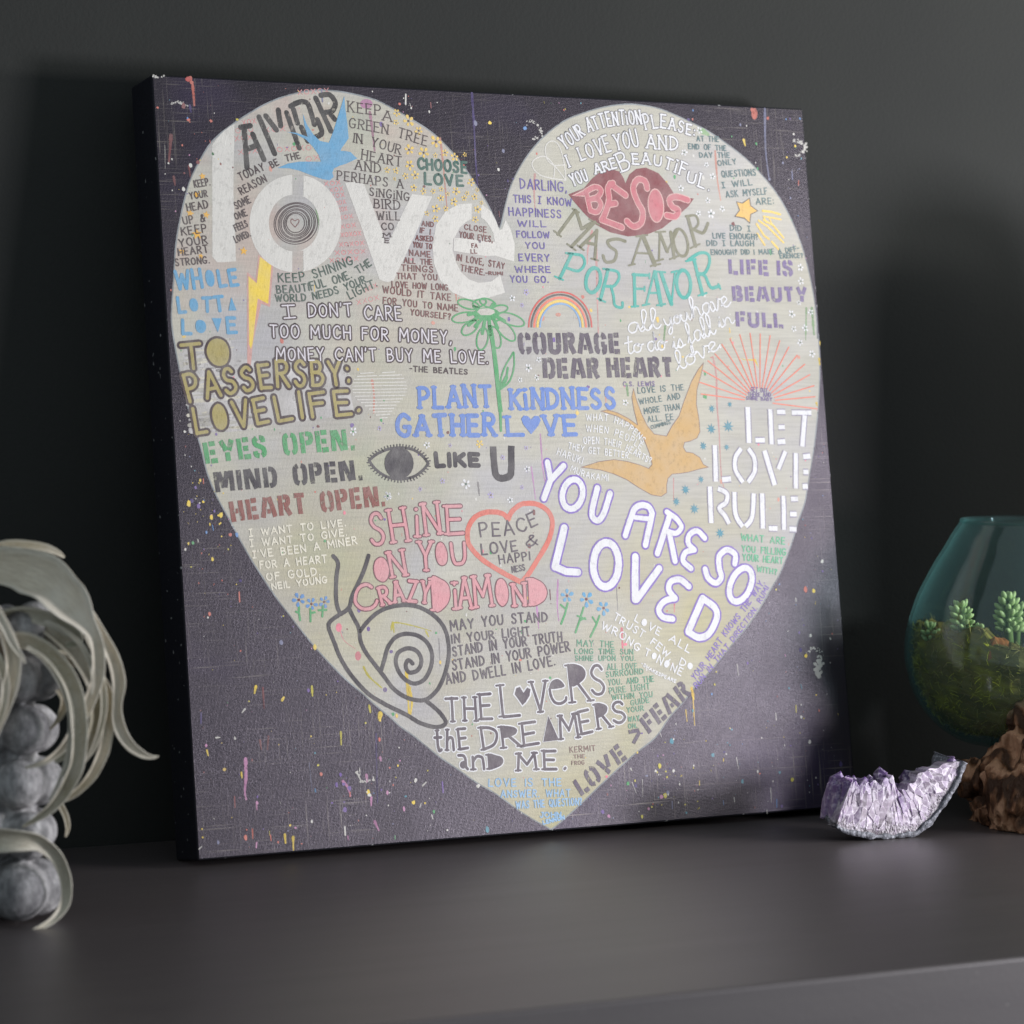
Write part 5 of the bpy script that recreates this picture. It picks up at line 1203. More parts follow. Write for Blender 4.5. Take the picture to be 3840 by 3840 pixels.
  ('L','purple2',8.84,((477.5,401.2),(481.3,425.9)),0,'r',-1),
  ('L','white2',5.56,((477.5,401.2),(481.3,425.9)),0,'r'),
  ('L','purple2',8.39,((514.8,405.9),(507.3,399),(498.8,402.4),(496.7,409.9),(502.8,416.4)),1,'r',-1),
  ('L','white2',5.09,((514.8,405.9),(507.3,399),(498.8,402.4),(496.7,409.9),(502.8,416.4)),1,'r'),
  ('L','purple2',8.37,((502.1,416.4),(493,418.6),(489.9,426.1),(497.7,433.3)),1,'r',-1),
  ('L','white2',5.07,((502.1,416.4),(493,418.6),(489.9,426.1),(497.7,433.3)),1,'r'),
  ('L','purple2',8.68,((545.2,430.3),(546.4,422),(537.8,417.3),(529.1,422.8),(528.1,433.6),(529.6,442.5),(523.2,447.4),(515.4,442.7),(512.8,434.4)),1,'r',-1),
  ('L','white2',5.36,((545.2,430.3),(546.4,422),(537.8,417.3),(529.1,422.8),(528.1,433.6),(529.6,442.5),(523.2,447.4),(515.4,442.7),(512.8,434.4)),1,'r'),
  ('L','purple2',8.93,((559.7,453.6),(556.6,458),(552.9,461.6),(548.8,464),(544.9,465.1),(541.5,464.6),(538.9,462.7),(537.4,459.6),(537.1,455.5),(538.1,450.8),(540.3,446.1),(543.4,441.7),(547.1,438.1),(551.2,435.6),(555.1,434.5),(558.5,434.9),(561.1,436.8),(562.6,440),(562.9,444.1),(561.9,448.8)),2,'r',-1),
  ('L','white2',5.61,((559.7,453.6),(556.6,458),(552.9,461.6),(548.8,464),(544.9,465.1),(541.5,464.6),(538.9,462.7),(537.4,459.6),(537.1,455.5),(538.1,450.8),(540.3,446.1),(543.4,441.7),(547.1,438.1),(551.2,435.6),(555.1,434.5),(558.5,434.9),(561.1,436.8),(562.6,440),(562.9,444.1),(561.9,448.8)),2,'r'),
  ('L','purple2',10.16,((368.3,393.2),(356,427.4)),0,'r',-1),
  ('L','white2',6.94,((368.3,393.2),(356,427.4)),0,'r'),
  ('L','purple2',9.37,((356.5,427.4),(366.7,432),(379.3,433)),0,'r',-1),
  ('L','white2',6.17,((356.5,427.4),(366.7,432),(379.3,433)),0,'r'),
  ('L','purple2',9.96,((421.7,427.9),(420.3,434),(417.8,439.4),(414.3,443.6),(410.3,446.2),(406.2,446.9),(402.2,445.7),(398.9,442.6),(396.6,438.1),(395.4,432.5),(395.5,426.3),(396.9,420.2),(399.4,414.8),(402.8,410.6),(406.8,408),(411,407.3),(414.9,408.5),(418.3,411.5),(420.6,416.1),(421.8,421.7)),2,'r',-1),
  ('L','white2',6.72,((421.7,427.9),(420.3,434),(417.8,439.4),(414.3,443.6),(410.3,446.2),(406.2,446.9),(402.2,445.7),(398.9,442.6),(396.6,438.1),(395.4,432.5),(395.5,426.3),(396.9,420.2),(399.4,414.8),(402.8,410.6),(406.8,408),(411,407.3),(414.9,408.5),(418.3,411.5),(420.6,416.1),(421.8,421.7)),2,'r'),
  ('L','purple2',10.02,((439.7,420.9),(436.2,459.3)),0,'r',-1),
  ('L','white2',6.77,((439.7,420.9),(436.2,459.3)),0,'r'),
  ('L','purple2',9.56,((463.9,432.3),(437.7,459.6)),0,'r',-1),
  ('L','white2',6.29,((463.9,432.3),(437.7,459.6)),0,'r'),
  ('L','purple2',8.84,((494.1,449.6),(485,443),(475.3,444.6),(472.5,452),(478.5,459.8)),1,'r',-1),
  ('L','white2',5.56,((494.1,449.6),(485,443),(475.3,444.6),(472.5,452),(478.5,459.8)),1,'r'),
  ('L','purple2',8.81,((478.5,459.8),(467.3,461.9),(460.4,469.2),(463.9,476.2),(474.3,478.5)),1,'r',-1),
  ('L','white2',5.54,((478.5,459.8),(467.3,461.9),(460.4,469.2),(463.9,476.2),(474.3,478.5)),1,'r'),
  ('L','purple2',9.61,((507.9,460.8),(489.9,490.4)),0,'r',-1),
  ('L','white2',6.33,((507.9,460.8),(489.9,490.4)),0,'r'),
  ('L','purple2',9.36,((508.6,461.5),(519.8,469.5),(521.5,479),(512.6,492.6),(501.2,496.5),(489.8,491)),1,'r',-1),
  ('L','white2',6.07,((508.6,461.5),(519.8,469.5),(521.5,479),(512.6,492.6),(501.2,496.5),(489.8,491)),1,'r'),
 ]),
 ('lettering','white letters beginning love all trust few',6,'paint',[
  ('T','LØVE',((433.2,478.4),(458.8,493.5)),(7.26,),1.5,'white2','',None,0),
  ('T','ALL',((467.7,497.7),(489.2,510.7)),(7.54,),1.51,'white2','',None,0),
  ('T','TRUST',((411.1,476.1),(441.3,494.9)),(7.23,),1.5,'white2','',None,0),
  ('T','FEW,',((448.1,499.7),(468.6,516.1)),(7.26,),1.5,'white2','',None,0),
  ('T','DØ',((477,520.2),(491.2,526.3)),(7.03,),1.51,'white2','',None,0),
  ('T','WRONG',((398.3,484.2),(417.6,493.7),(435.5,507.1)),(7.2,),1.49,'white2','',None,0),
  ('T','TØ',((441,509.6),(453.3,515.4)),(6.99,),1.5,'white2','',None,0),
  ('T','NØNE',((453.2,517),(478.7,530.7)),(7.77,),1.5,'white2','',None,0),
  ('T','-SHAKESPEARE',((436.9,518.2),(452.3,527.6),(472.7,536.7)),(3.24,),1,'white2','',None,0),
 ]),
 ('lettering','purple letters running up the lower right edge',6,'paint',[
  ('T','YOUR HEART KNOWS THE WAY.',((493.4,535.6),(512.8,516),(533.4,493.4),(552.2,475.7),(561.5,465.3),(576.9,448.9)),(6.37,),1.15,'purple2','',None,0),
  ('T','RUN IN THAT DIRECTION. RUMI',((494.7,542.8),(517.6,521.2),(541.2,498.8),(566.9,472.5),(581,453.8)),(5.59,),1.14,'purple2','',None,0),
 ]),
 ('lettering','dark stencil letters along the lower right edge reading love over fear',5,'dry',[
  ('T','FEAR',((441.3,581.8),(489.4,548.4)),(18.8,),4.26,'dkpurp2','t',None,0),
  ('T','LOVE',((367.5,632.7),(416.9,602.1)),(18.49,),4.19,'dkpurp2','t',None,0),
  ('L','dkpurp2',3.71,((419.6,577.8),(431.2,576.7)),0,'f'),
  ('L','dkpurp2',3.71,((431.1,578.2),(423.8,588.3)),0,'f'),
 ]),
 ('lettering','pink letters with dark outlines beginning shine on you',5,'paint',[
  ('T','SH',((176.9,404.7),(213.6,400.9)),(27.67,30.07),2.65,'pinks','s','maroon2',1.92),
  ('T','i',((219.2,397.7),(224.5,397.6)),(25.92,),2.65,'pinks','s','maroon2',1.93),
  ('T','N',((230.6,396.8),(244.9,395.7)),(28.45,),2.66,'pinks','s','maroon2',1.94),
  ('T','E',((251.6,395.8),(266.8,396.5)),(26.13,),2.67,'pinks','s','maroon2',1.94),
  ('T','Ø',((178.6,435.8),(192.5,435.6)),(22.11,),2.63,'pinks','s','maroon2',1.91),
  ('T','N',((195.4,432.2),(208.7,430.8)),(23.39,),2.64,'pinks','s','maroon2',1.92),
  ('T','Y',((222.4,427.4),(234.4,427.4)),(25.92,),2.65,'pinks','s','maroon2',1.93),
  ('T','Ø',((238.7,423.9),(249.5,423.8)),(21.77,),2.66,'pinks','s','maroon2',1.93),
  ('T','U',((254.3,423.1),(267.3,422.3)),(20.02,),2.67,'pinks','s','maroon2',1.94),
  ('T','C',((162.3,462),(180.4,456.1)),(22.03,),2.62,'pinks','s','maroon2',1.91),
  ('T','RAZY',((183.1,456.2),(205.8,453.2),(229.6,456.7)),(16.76,17.95,21.54),2.63,'pinks','s','maroon2',1.91),
  ('T','Ð',((233.5,462.2),(249.9,462.2)),(28.34,),2.65,'pinks','s','maroon2',1.93),
  ('T','i',((252.1,462.3),(257.1,462.3)),(25.36,),2.66,'pinks','s','maroon2',1.93),
  ('T','A',((258.5,461.6),(270.1,461.5)),(27.24,),2.66,'pinks','s','maroon2',1.94),
  ('T','M',((274.2,460.7),(290.7,460.4)),(29.17,),2.67,'pinks','s','maroon2',1.94),
  ('T','Ø',((294.7,461.2),(307.2,461)),(24.99,),2.68,'pinks','s','maroon2',1.95),
  ('T','N',((312.6,461.5),(324.4,461.3)),(20.18,),2.69,'pinks','s','maroon2',1.96),
  ('T','Ð',((329.1,460.9),(345.8,461.1)),(23.33,),2.7,'pinks','s','maroon2',1.96),
  ('T','!',((348.2,461),(351,461.1)),(13.52,),0.86,'maroon2','',None,0),
 ]),
 ('heart_outline','coral outline of a heart',4,'paint',[
  ('L','coral3',4.66,((312.4,383.9),(315.6,378.4),(322.3,373),(329.4,370.5),(341.9,371.2),(352,376.7),(356.1,383.6),(356,392.3),(351.2,404.5),(339.5,420.1),(328.7,433.3),(321.2,440.2)),1,'r'),
  ('L','coral3',4.66,((312.4,383.9),(306.6,378.8),(294.3,377.1),(281.7,380.1),(273.6,387.9),(270.6,397.5),(272.8,407.3),(284.2,419.2),(302.6,430.7),(321.2,440.2)),1,'r'),
 ]),
 ('lettering','dark grey letters reading peace love and happiness inside the coral heart',6,'paint',[
  ('T','PEACE',((283,399.3),(317.6,397.7),(342.6,389.2)),(12.88,),1.84,'dkp3','',None,0),
  ('T','LOVE',((283.2,415.1),(320.3,412.5)),(10.06,),1.84,'dkp3','',None,0),
  ('T','&',((328.5,409),(341.1,408.1)),(10.47,),1.72,'dkp3','',None,0),
  ('T','HAPPI',((300.6,423.7),(332.2,420.9)),(8.11,),1.47,'dkp3','',None,0),
  ('T','NESS',((312.5,431.6),(326.5,429.8)),(5.64,),1.23,'dkp3','',None,0),
 ]),
 ('flower_stems','green stems of the blue flowers',4,'paint',[
  ('L','green',1.97,((366.5,460.4),(362.9,470.1),(358.5,478.3)),0,'r'),
  ('L','green',1.98,((382.4,464.7),(377.2,476.8),(372.5,486.5)),0,'r'),
  ('L','green',1.98,((398.2,472.7),(393.9,481.2),(387.4,491.1)),0,'r'),
  ('L','green',1.72,((359.4,461.4),(364,465.2)),0,'r'),
  ('L','green',1.73,((375.5,471.8),(383.7,475.2)),0,'r'),
  ('L','green',1.73,((391,473.6),(394.1,478.7)),0,'r'),
  ('L','green',1.73,((377.3,476.2),(383.1,474)),0,'r'),
  ('F','blue',366.3,453.6,6.78,'maroon'),
  ('F','blue',385.9,457.4,7.42,'maroon'),
  ('F','blue',403,466,6.82,'maroon'),
 ]),
 ('flower_stems','green stems of the three blue flowers above the snail',4,'paint',[
  ('L','green',1.88,((105.3,453.4),(105.1,459.2),(105.7,465.4)),0,'r'),
  ('L','green',1.88,((115.9,456.1),(115.3,466.7)),0,'r'),
  ('L','green',1.89,((127.7,454.2),(126.5,463)),0,'r'),
  ('L','green',1.88,((102.4,458),(104.9,459.2)),0,'r'),
  ('L','green',1.88,((115.8,459.6),(119.7,459.2)),0,'r'),
  ('L','green',1.88,((123.6,457.6),(130.7,457.6)),0,'r'),
  ('F','blue3',105.7,448.1,6.46,'maroon'),
  ('F','blue3',117.2,452,5.65,'maroon'),
  ('F','blue3',129.3,450.7,5.66,'maroon'),
 ]),
 ('lettering','dark grey letters beginning may you stand',6,'paint',[
  ('T','MAY YOU STAND',((248,480.5),(299,476.8),(345.2,476.2)),(9.24,),1.7,'dkp3','',None,0),
  ('T','IN YOUR LIGHT',((248.2,491.3),(289.9,489),(327,487.3)),(8.01,),1.7,'dkp3','',None,0),
  ('T','STAND IN YOUR TRUTH',((248.7,502.9),(283.6,499.3),(358.9,493.9)),(8.96,),1.7,'dkp3','',None,0),
  ('T','STAND IN YOUR POWER',((247.5,514.8),(293.7,510.2),(366.4,502.9)),(9.21,),1.7,'dkp3','',None,0),
  ('T','AND DWELL IN LOVE.',((240.2,526.5),(297.7,521.3),(350.2,514.8)),(9.45,),1.7,'dkp3','',None,0),
 ]),
 ('lettering','dark letters with white outlines reading the lovers the dreamers and me',5,'paint',[
  ('T','TH',((237,559.1),(268.1,560)),(22.24,),2.64,'dkp3','s','white2',2.04),
  ('T','E',((272.2,559),(282.9,558.7)),(22.3,),2.65,'dkp3','s','white2',2.05),
  ('T','L',((294.2,558.1),(310.5,557.1)),(28.48,),2.67,'dkp3','s','white2',2.06),
  ('T','V',((323.6,556.1),(338.6,555.9)),(28.63,),2.68,'dkp3','s','white2',2.07),
  ('T','e',((343.2,550.7),(359.1,548.4)),(24.48,),2.69,'dkp3','s','white2',2.08),
  ('T','®',((364.3,549.7),(382.5,548.4)),(35.03,),2.7,'dkp3','s','white2',2.09),
  ('T','S',((386,544.3),(398.9,543.1)),(28.36,),2.71,'dkp3','s','white2',2.1),
  ('T','th',((224.5,584.2),(244.6,584.2)),(19.12,19.12),2.63,'dkp3','s','white2',2.03),
  ('T','E',((249.4,583.5),(257.1,583.3)),(17.97,),2.64,'dkp3','s','white2',2.04),
  ('T','D',((272.7,584.9),(287.4,584)),(20.48,),2.65,'dkp3','s','white2',2.05),
  ('T','®',((292.1,585.1),(308.6,584.4)),(20.56,),2.66,'dkp3','s','white2',2.06),
  ('T','E',((313,584.6),(327,583.3)),(20.63,),2.67,'dkp3','s','white2',2.06),
  ('T','Ä',((331.6,582.9),(348.5,581.5)),(23.15,),2.68,'dkp3','s','white2',2.07),
  ('T','M',((349.9,580.9),(367.8,580.1)),(23.24,),2.69,'dkp3','s','white2',2.08),
  ('T','E',((371.7,577.3),(382.7,576.1)),(22.08,),2.7,'dkp3','s','white2',2.09),
  ('T','®',((389.3,573.6),(402.5,572.6)),(22.78,),2.71,'dkp3','s','white2',2.09),
  ('T','S',((405.9,570.9),(418.2,568.8)),(20.39,),2.72,'dkp3','s','white2',2.1),
  ('T','a',((247.3,601.3),(255.4,601.3)),(13.75,),2.63,'dkp3','s','white2',2.03),
  ('T','n',((260.8,602),(271.9,601.9)),(13.8,),2.64,'dkp3','s','white2',2.04),
  ('T','Ð',((277.1,602.3),(290.7,602.6)),(13.24,),2.65,'dkp3','s','white2',2.05),
  ('T','ME.',((303.5,605.8),(329.1,606.2),(354.1,607.4)),(16.97,),2.67,'dkp3','s','white2',2.06),
  ('P','white2',((313.4,549.9),(309.1,543.4),(305,538.4),(307.5,531.8),(312.8,530.2),(315.9,535.3),(319.7,531.2),(324.8,533.3),(323.1,540.5),(318.5,546.3)),-1),
  ('P','dkp3',((313.8,548.3),(309.8,542.5),(306.7,538.2),(308.7,533.1),(312.4,532),(315.7,537.4),(319.8,533),(323,534.6),(321.5,540.4),(317.5,545.3))),
 ]),
 ('lettering','tiny brown letters beside the white outlined words',6,'paint',[
  ('T','KERMIT',((358.1,592.7),(384.6,592.4)),(5.39,),0.98,'brown2','',None,0),
  ('T','THE',((361.6,597.8),(372.8,598.2)),(3.42,),0.86,'brown2','',None,0),
  ('T','FROG',((359,603.5),(372.4,603.9)),(3.67,),0.86,'brown2','',None,0),
 ]),
 ('lettering','light blue letters near the tip of the heart',6,'paint',[
  ('T','LOVE IS THE',((274.6,617.1),(347.7,621.3)),(7.05,),1.46,'lblue','',None,0),
  ('T','ANSWER. WHAT',((285.8,627.5),(356.1,631.1)),(6.57,),1.46,'lblue','',None,0),
  ('T','WAS THE QUESTION?',((300.1,638.1),(367,639.4)),(6.82,),1.46,'lblue','',None,0),
  ('T','JOHN',((323.3,647.5),(345.2,648.4)),(4.85,),1.45,'lblue','',None,0),
  ('T','LENNON',((326,653.8),(348.6,650.5)),(3.88,),1.46,'lblue','',None,0),
 ]),
 ('lettering','small green letters beginning may the long time sun',6,'paint',[
  ('T','MAY THE',((372.6,499),(411.1,501.9)),(5.95,),1.12,'green4','',None,0),
  ('T','LONG TIME SUN',((370,505.6),(430.6,508.9)),(4.97,),1.12,'green4','',None,0),
  ('T','SHINE UPON YOU.',((369.9,511.8),(432.5,514.6)),(4.72,),1.12,'green4','',None,0),
  ('T','ALL LOVE',((402.1,521.3),(433.3,522.1)),(5.47,),1.12,'green4','',None,0),
  ('T','SURROUND',((400.5,528),(439.7,526.7)),(5.22,),1.12,'green4','',None,0),
  ('T','YOU. AND THE',((402.1,535.5),(450.3,534.1)),(5.48,),1.12,'green4','',None,0),
  ('T','PURE LIGHT',((402.9,542.9),(445.4,540.7)),(5.72,),1.12,'green4','',None,0),
  ('T','WITHIN YOU',((404.6,548.6),(447.7,547.7)),(4.98,),1.12,'green4','',None,0),
  ('T','GUIDE',((424,554.5),(443.8,552.5)),(4.97,),1.12,'green4','',None,0),
  ('T','YOUR',((419.3,560.5),(437.4,559.6)),(4.96,),1.12,'green4','',None,0),
  ('T','WAY',((419.7,568.5),(432.3,568.6)),(4.95,),1.11,'green4','',None,0),
  ('T','ON.',((419.6,574.7),(429.5,574.6)),(4.46,),1.11,'green4','',None,0),
 ]),
 ('lettering','fat yellow letters with dark outlines beginning to passersby',5,'paint',[
  ('T','T',((13.4,251.2),(30.8,250.5)),(21.71,),2.93,'mustard','','brown',4.11),
  ('T','Ø',((35.3,249.4),(55.4,248.7)),(24.17,),2.95,'mustard','','brown',4.13),
  ('T','PASSERSBY:',((15.9,279.7),(60.9,271.4),(94.2,267),(131.6,265.8),(167.6,264.1)),(25.51,22.55,22.55,21.95),2.97,'mustard','','brown',4.15),
  ('T','LØVE',((20.4,306.6),(51.3,302.1),(89.6,296.5)),(22.31,23.48,23.48),2.93,'mustard','','brown',4.11),
  ('T','LIFE',((96.1,296),(123.2,293.2),(167.1,290.5)),(23.23,),2.98,'mustard','','brown',4.17),
  ('T','.',((171.6,288.4),(175.1,288.5)),(24.07,),3.01,'mustard','','brown',4.21),
 ]),
 ('lettering','green stencil letters reading eyes open',5,'dry',[
  ('T','EYES OPEN.',((28.6,332.3),(85.7,326.8),(157,322.3),(167.1,322.2)),(20.58,),4.31,'green','t',None,0),
 ]),
 ('lettering','black stencil letters reading mind open',5,'dry',[
  ('T','MIND OPEN.',((36.1,356.5),(93.5,352.6),(163,348.4),(172.6,347.9)),(19.73,),4.3,'black2','t',None,0),
 ]),
 ('lettering','brown red stencil letters reading heart open',5,'dry',[
  ('T','HEART OPEN.',((49.1,381.8),(79,378.8),(119.5,375.9),(183,371.5),(193,370.8)),(19.88,),4.26,'rust','t',None,0),
 ]),
 ('lettering','white letters beginning I want to live',6,'paint',[
  ('T','Ï WANT TO LIVE.',((63.4,393.3),(103.7,390.5),(154.1,386.4)),(6.48,),1.53,'cream','',None,0),
  ('T','Ï WANT TO GIVE.',((63.5,402),(103.1,399.6),(154.8,394.7)),(6.48,),1.53,'cream','',None,0),
  ('T',"Ï'VE BEEN A MINER",((65.1,411.8),(114,407.9),(164,402.1)),(6.84,),1.53,'cream','',None,0),
  ('T','FOR A HEART',((71.2,420.9),(134.2,417.4)),(6.86,),1.54,'cream','',None,0),
  ('T','OF GOLD.',((76.9,431),(127.4,427.9)),(6.85,),1.54,'cream','',None,0),
  ('T','NEIL YOUNG',((81.1,438.7),(133.4,434.6)),(5.91,),1.54,'cream','',None,0),
 ]),
 ('lettering','blue bold letters reading plant kindness gather love',5,'paint',[
  ('T','PLANT',((230.6,285.7),(305.3,284.6)),(20.35,),3.7,'royal','s',None,0),
  ('T','KiNDNESS',((320.9,286.8),(431.5,286.6)),(19.57,),3.79,'royal','s',None,0),
  ('T','GATHER',((206.8,309.8),(306.6,310.2)),(20.32,),4.19,'royal','s',None,0),
  ('T','L',((318.3,310.2),(333,310.3)),(18.57,),3.71,'royal','s',None,0),
  ('T','VE',((352.6,310.1),(389.4,310.8)),(18.51,),4,'royal','s',None,0),
  ('P','royal',((341.2,308.8),(333.8,299.8),(332.3,294.9),(335.1,291.8),(339.2,292.4),(342.2,295.5),(346,292.2),(350.2,292.5),(351.9,296.2),(349.1,301.1))),
 ]),
 ('painted_flower','tall green outlined flower',5,'paint',[
  ('L','green',1.48,((297.7,195),(296.8,196.1),(294.9,196.8),(292.2,197.1),(289.1,197),(285.8,196.4),(282.7,195.5),(280,194.3),(278,192.9),(276.9,191.5),(276.8,190.2),(277.8,189.1),(279.6,188.4),(282.3,188.1),(285.4,188.2),(288.7,188.8),(291.8,189.7),(294.6,190.9),(296.6,192.3),(297.6,193.7)),2,'r'),
  ('L','green',1.48,((294.6,202.3),(294.1,203.7),(292.5,205.2),(289.9,206.7),(286.6,207.9),(282.8,208.7),(278.9,209.1),(275.4,209.1),(272.6,208.6),(270.7,207.6),(269.9,206.4),(270.4,204.9),(272,203.4),(274.6,202),(277.9,200.8),(281.7,200),(285.5,199.6),(289.1,199.6),(291.9,200.1),(293.8,201)),2,'r'),
  ('L','green',1.48,((294.8,207.9),(295.5,209.3),(295.3,211.2),(294.3,213.3),(292.5,215.4),(290.3,217.3),(287.7,218.8),(285.1,219.8),(282.6,220.3),(280.6,220),(279.3,219.1),(278.6,217.7),(278.8,215.9),(279.8,213.8),(281.5,211.7),(283.8,209.8),(286.4,208.2),(289,207.2),(291.4,206.8),(293.5,207)),2,'r'),
  ('L','green',1.48,((304.1,224.1),(303,227.1),(301.5,229.7),(299.7,231.6),(297.8,232.8),(296,233),(294.5,232.3),(293.4,230.7),(292.8,228.3),(292.8,225.5),(293.3,222.5),(294.4,219.5),(295.9,216.9),(297.7,214.9),(299.6,213.8),(301.4,213.5),(302.9,214.3),(304,215.9),(304.6,218.2),(304.6,221.1)),2,'r'),
  ('L','green',1.49,((316.9,220.8),(317.3,223.8),(317.2,226.6),(316.6,229),(315.5,230.7),(314.1,231.5),(312.5,231.4),(310.8,230.4),(309.2,228.5),(307.9,226),(307,223.1),(306.6,220.1),(306.7,217.3),(307.3,214.9),(308.4,213.3),(309.8,212.4),(311.4,212.5),(313.1,213.5),(314.7,215.4),(316,217.9)),2,'r'),
  ('L','green',1.49,((331.1,224.4),(329.2,225),(326.8,224.8),(323.9,223.6),(321,221.7),(318.2,219.2),(315.9,216.4),(314.3,213.4),(313.5,210.7),(313.7,208.5),(314.7,207),(316.5,206.4),(318.9,206.6),(321.8,207.7),(324.7,209.7),(327.5,212.2),(329.8,215),(331.4,217.9),(332.2,220.6),(332.1,222.9)),2,'r'),
  ('L','green',1.49,((342,209.8),(340.7,211.1),(338.2,211.8),(334.9,211.9),(331,211.4),(326.9,210.4),(323.1,208.9),(319.9,207.1),(317.5,205.1),(316.4,203.2),(316.4,201.6),(317.8,200.4),(320.2,199.6),(323.5,199.5),(327.4,200),(331.5,201),(335.3,202.5),(338.6,204.3),(340.9,206.3),(342.1,208.2)),2,'r'),
  ('L','green',1.49,((326.4,195.1),(326.1,196.3),(325.1,197.4),(323.3,198.5),(321,199.3),(318.5,199.9),(315.9,200.2),(313.5,200.1),(311.6,199.7),(310.3,198.9),(309.8,197.9),(310,196.8),(311.1,195.7),(312.8,194.6),(315.1,193.7),(317.7,193.1),(320.2,192.9),(322.6,193),(324.6,193.4),(325.9,194.2)),2,'r'),
  ('L','green',1.49,((314.3,193.5),(313.5,194.4),(311.9,195),(309.9,195.2),(307.5,195),(305.1,194.4),(302.8,193.5),(300.9,192.3),(299.6,191.1),(299,189.8),(299.1,188.7),(299.9,187.8),(301.4,187.2),(303.5,187),(305.8,187.2),(308.3,187.8),(310.5,188.7),(312.4,189.9),(313.8,191.2),(314.4,192.4)),2,'r'),
  ('L','green',1.49,((305.2,189.5),(305.1,190.6),(304.3,191.7),(302.9,192.7),(301.1,193.6),(299.1,194.3),(296.9,194.7),(294.9,194.7),(293.3,194.4),(292.1,193.8),(291.6,192.9),(291.7,191.9),(292.5,190.8),(293.8,189.7),(295.6,188.8),(297.7,188.1),(299.8,187.7),(301.8,187.7),(303.5,188),(304.6,188.6)),2,'r'),
  ('L','green',3.22,((296.1,203.6),(285.8,211.1)),0,'r'),
  ('L','green',3.22,((300.1,204.8),(292.6,212.2)),0,'r'),
  ('L','green',3.22,((302.8,205.4),(299.1,218.4)),0,'r'),
  ('L','green',3.23,((307,205.3),(306.6,219.5)),0,'r'),
  ('L','green',3.23,((311.2,204.7),(314.7,213.3)),0,'r'),
  ('L','green',3.23,((314.1,202.8),(322.1,207)),0,'r'),
  ('L','green',3.22,((294.3,199.9),(286.5,201.8)),0,'r'),
  ('L','green',3.22,((298,196.8),(292.6,194.4)),0,'r'),
  ('L','green',3.23,((309.1,195.4),(312.1,192.3)),0,'r'),
  ('P','green',((317.7,200.9),(316.9,202.7),(314.9,204.4),(311.9,205.7),(308.2,206.6),(304.1,207),(300,206.7),(296.5,205.9),(293.7,204.6),(291.9,203),(291.4,201.2),(292.2,199.3),(294.2,197.7),(297.2,196.3),(300.9,195.4),(305,195.1),(309,195.3),(312.7,196.1),(315.5,197.4),(317.2,199)),-1),
  ('P','heartc',((295.3,199.3),(298,196.4),(306.3,195.8),(312.4,197.5),(312.9,199.9),(308.6,202),(298.9,202.1))),
  ('L','green',4.22,((307.3,210.9),(309.9,239.3),(311.1,268.9),(312,288.6)),1,'f'),
  ('L','green',2.47,((312,281.2),(311.1,305.2)),0,'r'),
  ('L','green',1.61,((312.5,268.9),(315.5,256.5),(320.5,246.6),(326.7,238.6),(329.4,235.5),(328.4,249.1),(322.8,261.5),(312.5,268.9)),1,'r'),
  ('L','green',1.98,((319.3,261.5),(322.4,249.1)),0,'r'),
  ('L','green',3.71,((314.8,266.4),(320.3,257.8)),0,'r'),
 ]),
 ('painted_eye','black painted eye with lashes',5,'paint',[
  ('L','black2',2.4,((180.1,330.1),(187.7,324.8),(198.6,320.7),(210,319.3),(222.6,321),(231.6,326.6),(237.1,333.5)),1,'r'),
  ('L','black2',2.4,((180.1,330.1),(185.5,337.4),(195.6,344.2),(208,346.8),(220.8,345.1),(230.6,339.9),(237.1,333.5)),1,'r'),
  ('P','black2',((222.8,333.1),(221.8,337.4),(219.5,341.3),(216.1,344.3),(212,346.3),(207.6,346.9),(203.3,346.1),(199.5,344.1),(196.6,340.9),(194.9,337),(194.6,332.7),(195.5,328.4),(197.8,324.6),(201.2,321.5),(205.2,319.6),(209.7,318.9),(214,319.7),(217.8,321.7),(220.7,324.8),(222.4,328.8))),
  ('L','black2',1.08,((182.3,328.6),(179.1,327.5)),0,'r'),
  ('L','black2',1.08,((184.5,327.1),(181.6,325.6)),0,'r'),
  ('L','black2',1.08,((186.7,325.5),(184.1,323.6)),0,'r'),
  ('L','black2',1.08,((189.2,324.2),(186.8,322.1)),0,'r'),
  ('L','black2',1.08,((191.8,323.3),(189.7,320.9)),0,'r'),
  ('L','black2',1.08,((194.4,322.4),(192.6,319.7)),0,'r'),
  ('L','black2',1.09,((196.8,321.3),(195.6,318.5)),0,'r'),
  ('L','black2',1.09,((199.5,320.6),(198.6,317.7)),0,'r'),
  ('L','black2',1.09,((202.2,320.3),(201.6,317.3)),0,'r'),
  ('L','black2',1.09,((205,320),(204.7,316.8)),0,'r'),
  ('L','black2',1.09,((207.7,319.6),(207.8,316.5)),0,'r'),
  ('L','black2',1.09,((210.6,319.3),(210.8,316.3)),0,'r'),
  ('L','black2',1.09,((213.2,319.7),(213.8,316.6)),0,'r'),
  ('L','black2',1.09,((216,320.1),(216.9,317.1)),0,'r'),
  ('L','black2',1.09,((218.6,320.5),(219.9,317.5)),0,'r'),
  ('L','black2',1.09,((221.4,320.9),(223,318)),0,'r'),
  ('L','black2',1.09,((223.8,321.7),(225.7,319)),0,'r'),
  ('L','black2',1.09,((226.1,323.1),(228.3,320.6)),0,'r'),
  ('L','black2',1.09,((228.3,324.5),(230.8,322.3)),0,'r'),
  ('L','black2',1.09,((230.6,325.9),(233.4,324)),0,'r'),
  ('L','black2',1.09,((232.5,327.5),(235.5,326.1)),0,'r'),
  ('L','black2',1.09,((233.9,329.6),(237.4,328.6)),0,'r'),
  ('L','black2',1.09,((235.5,331.6),(239.1,331.1)),0,'r'),
  ('L','black2',1.08,((181.6,332.2),(178.2,332)),0,'r'),
  ('L','black2',1.08,((183.2,334.4),(179.7,334.7)),0,'r'),
  ('L','black2',1.08,((184.8,336.4),(181.4,337.3)),0,'r'),
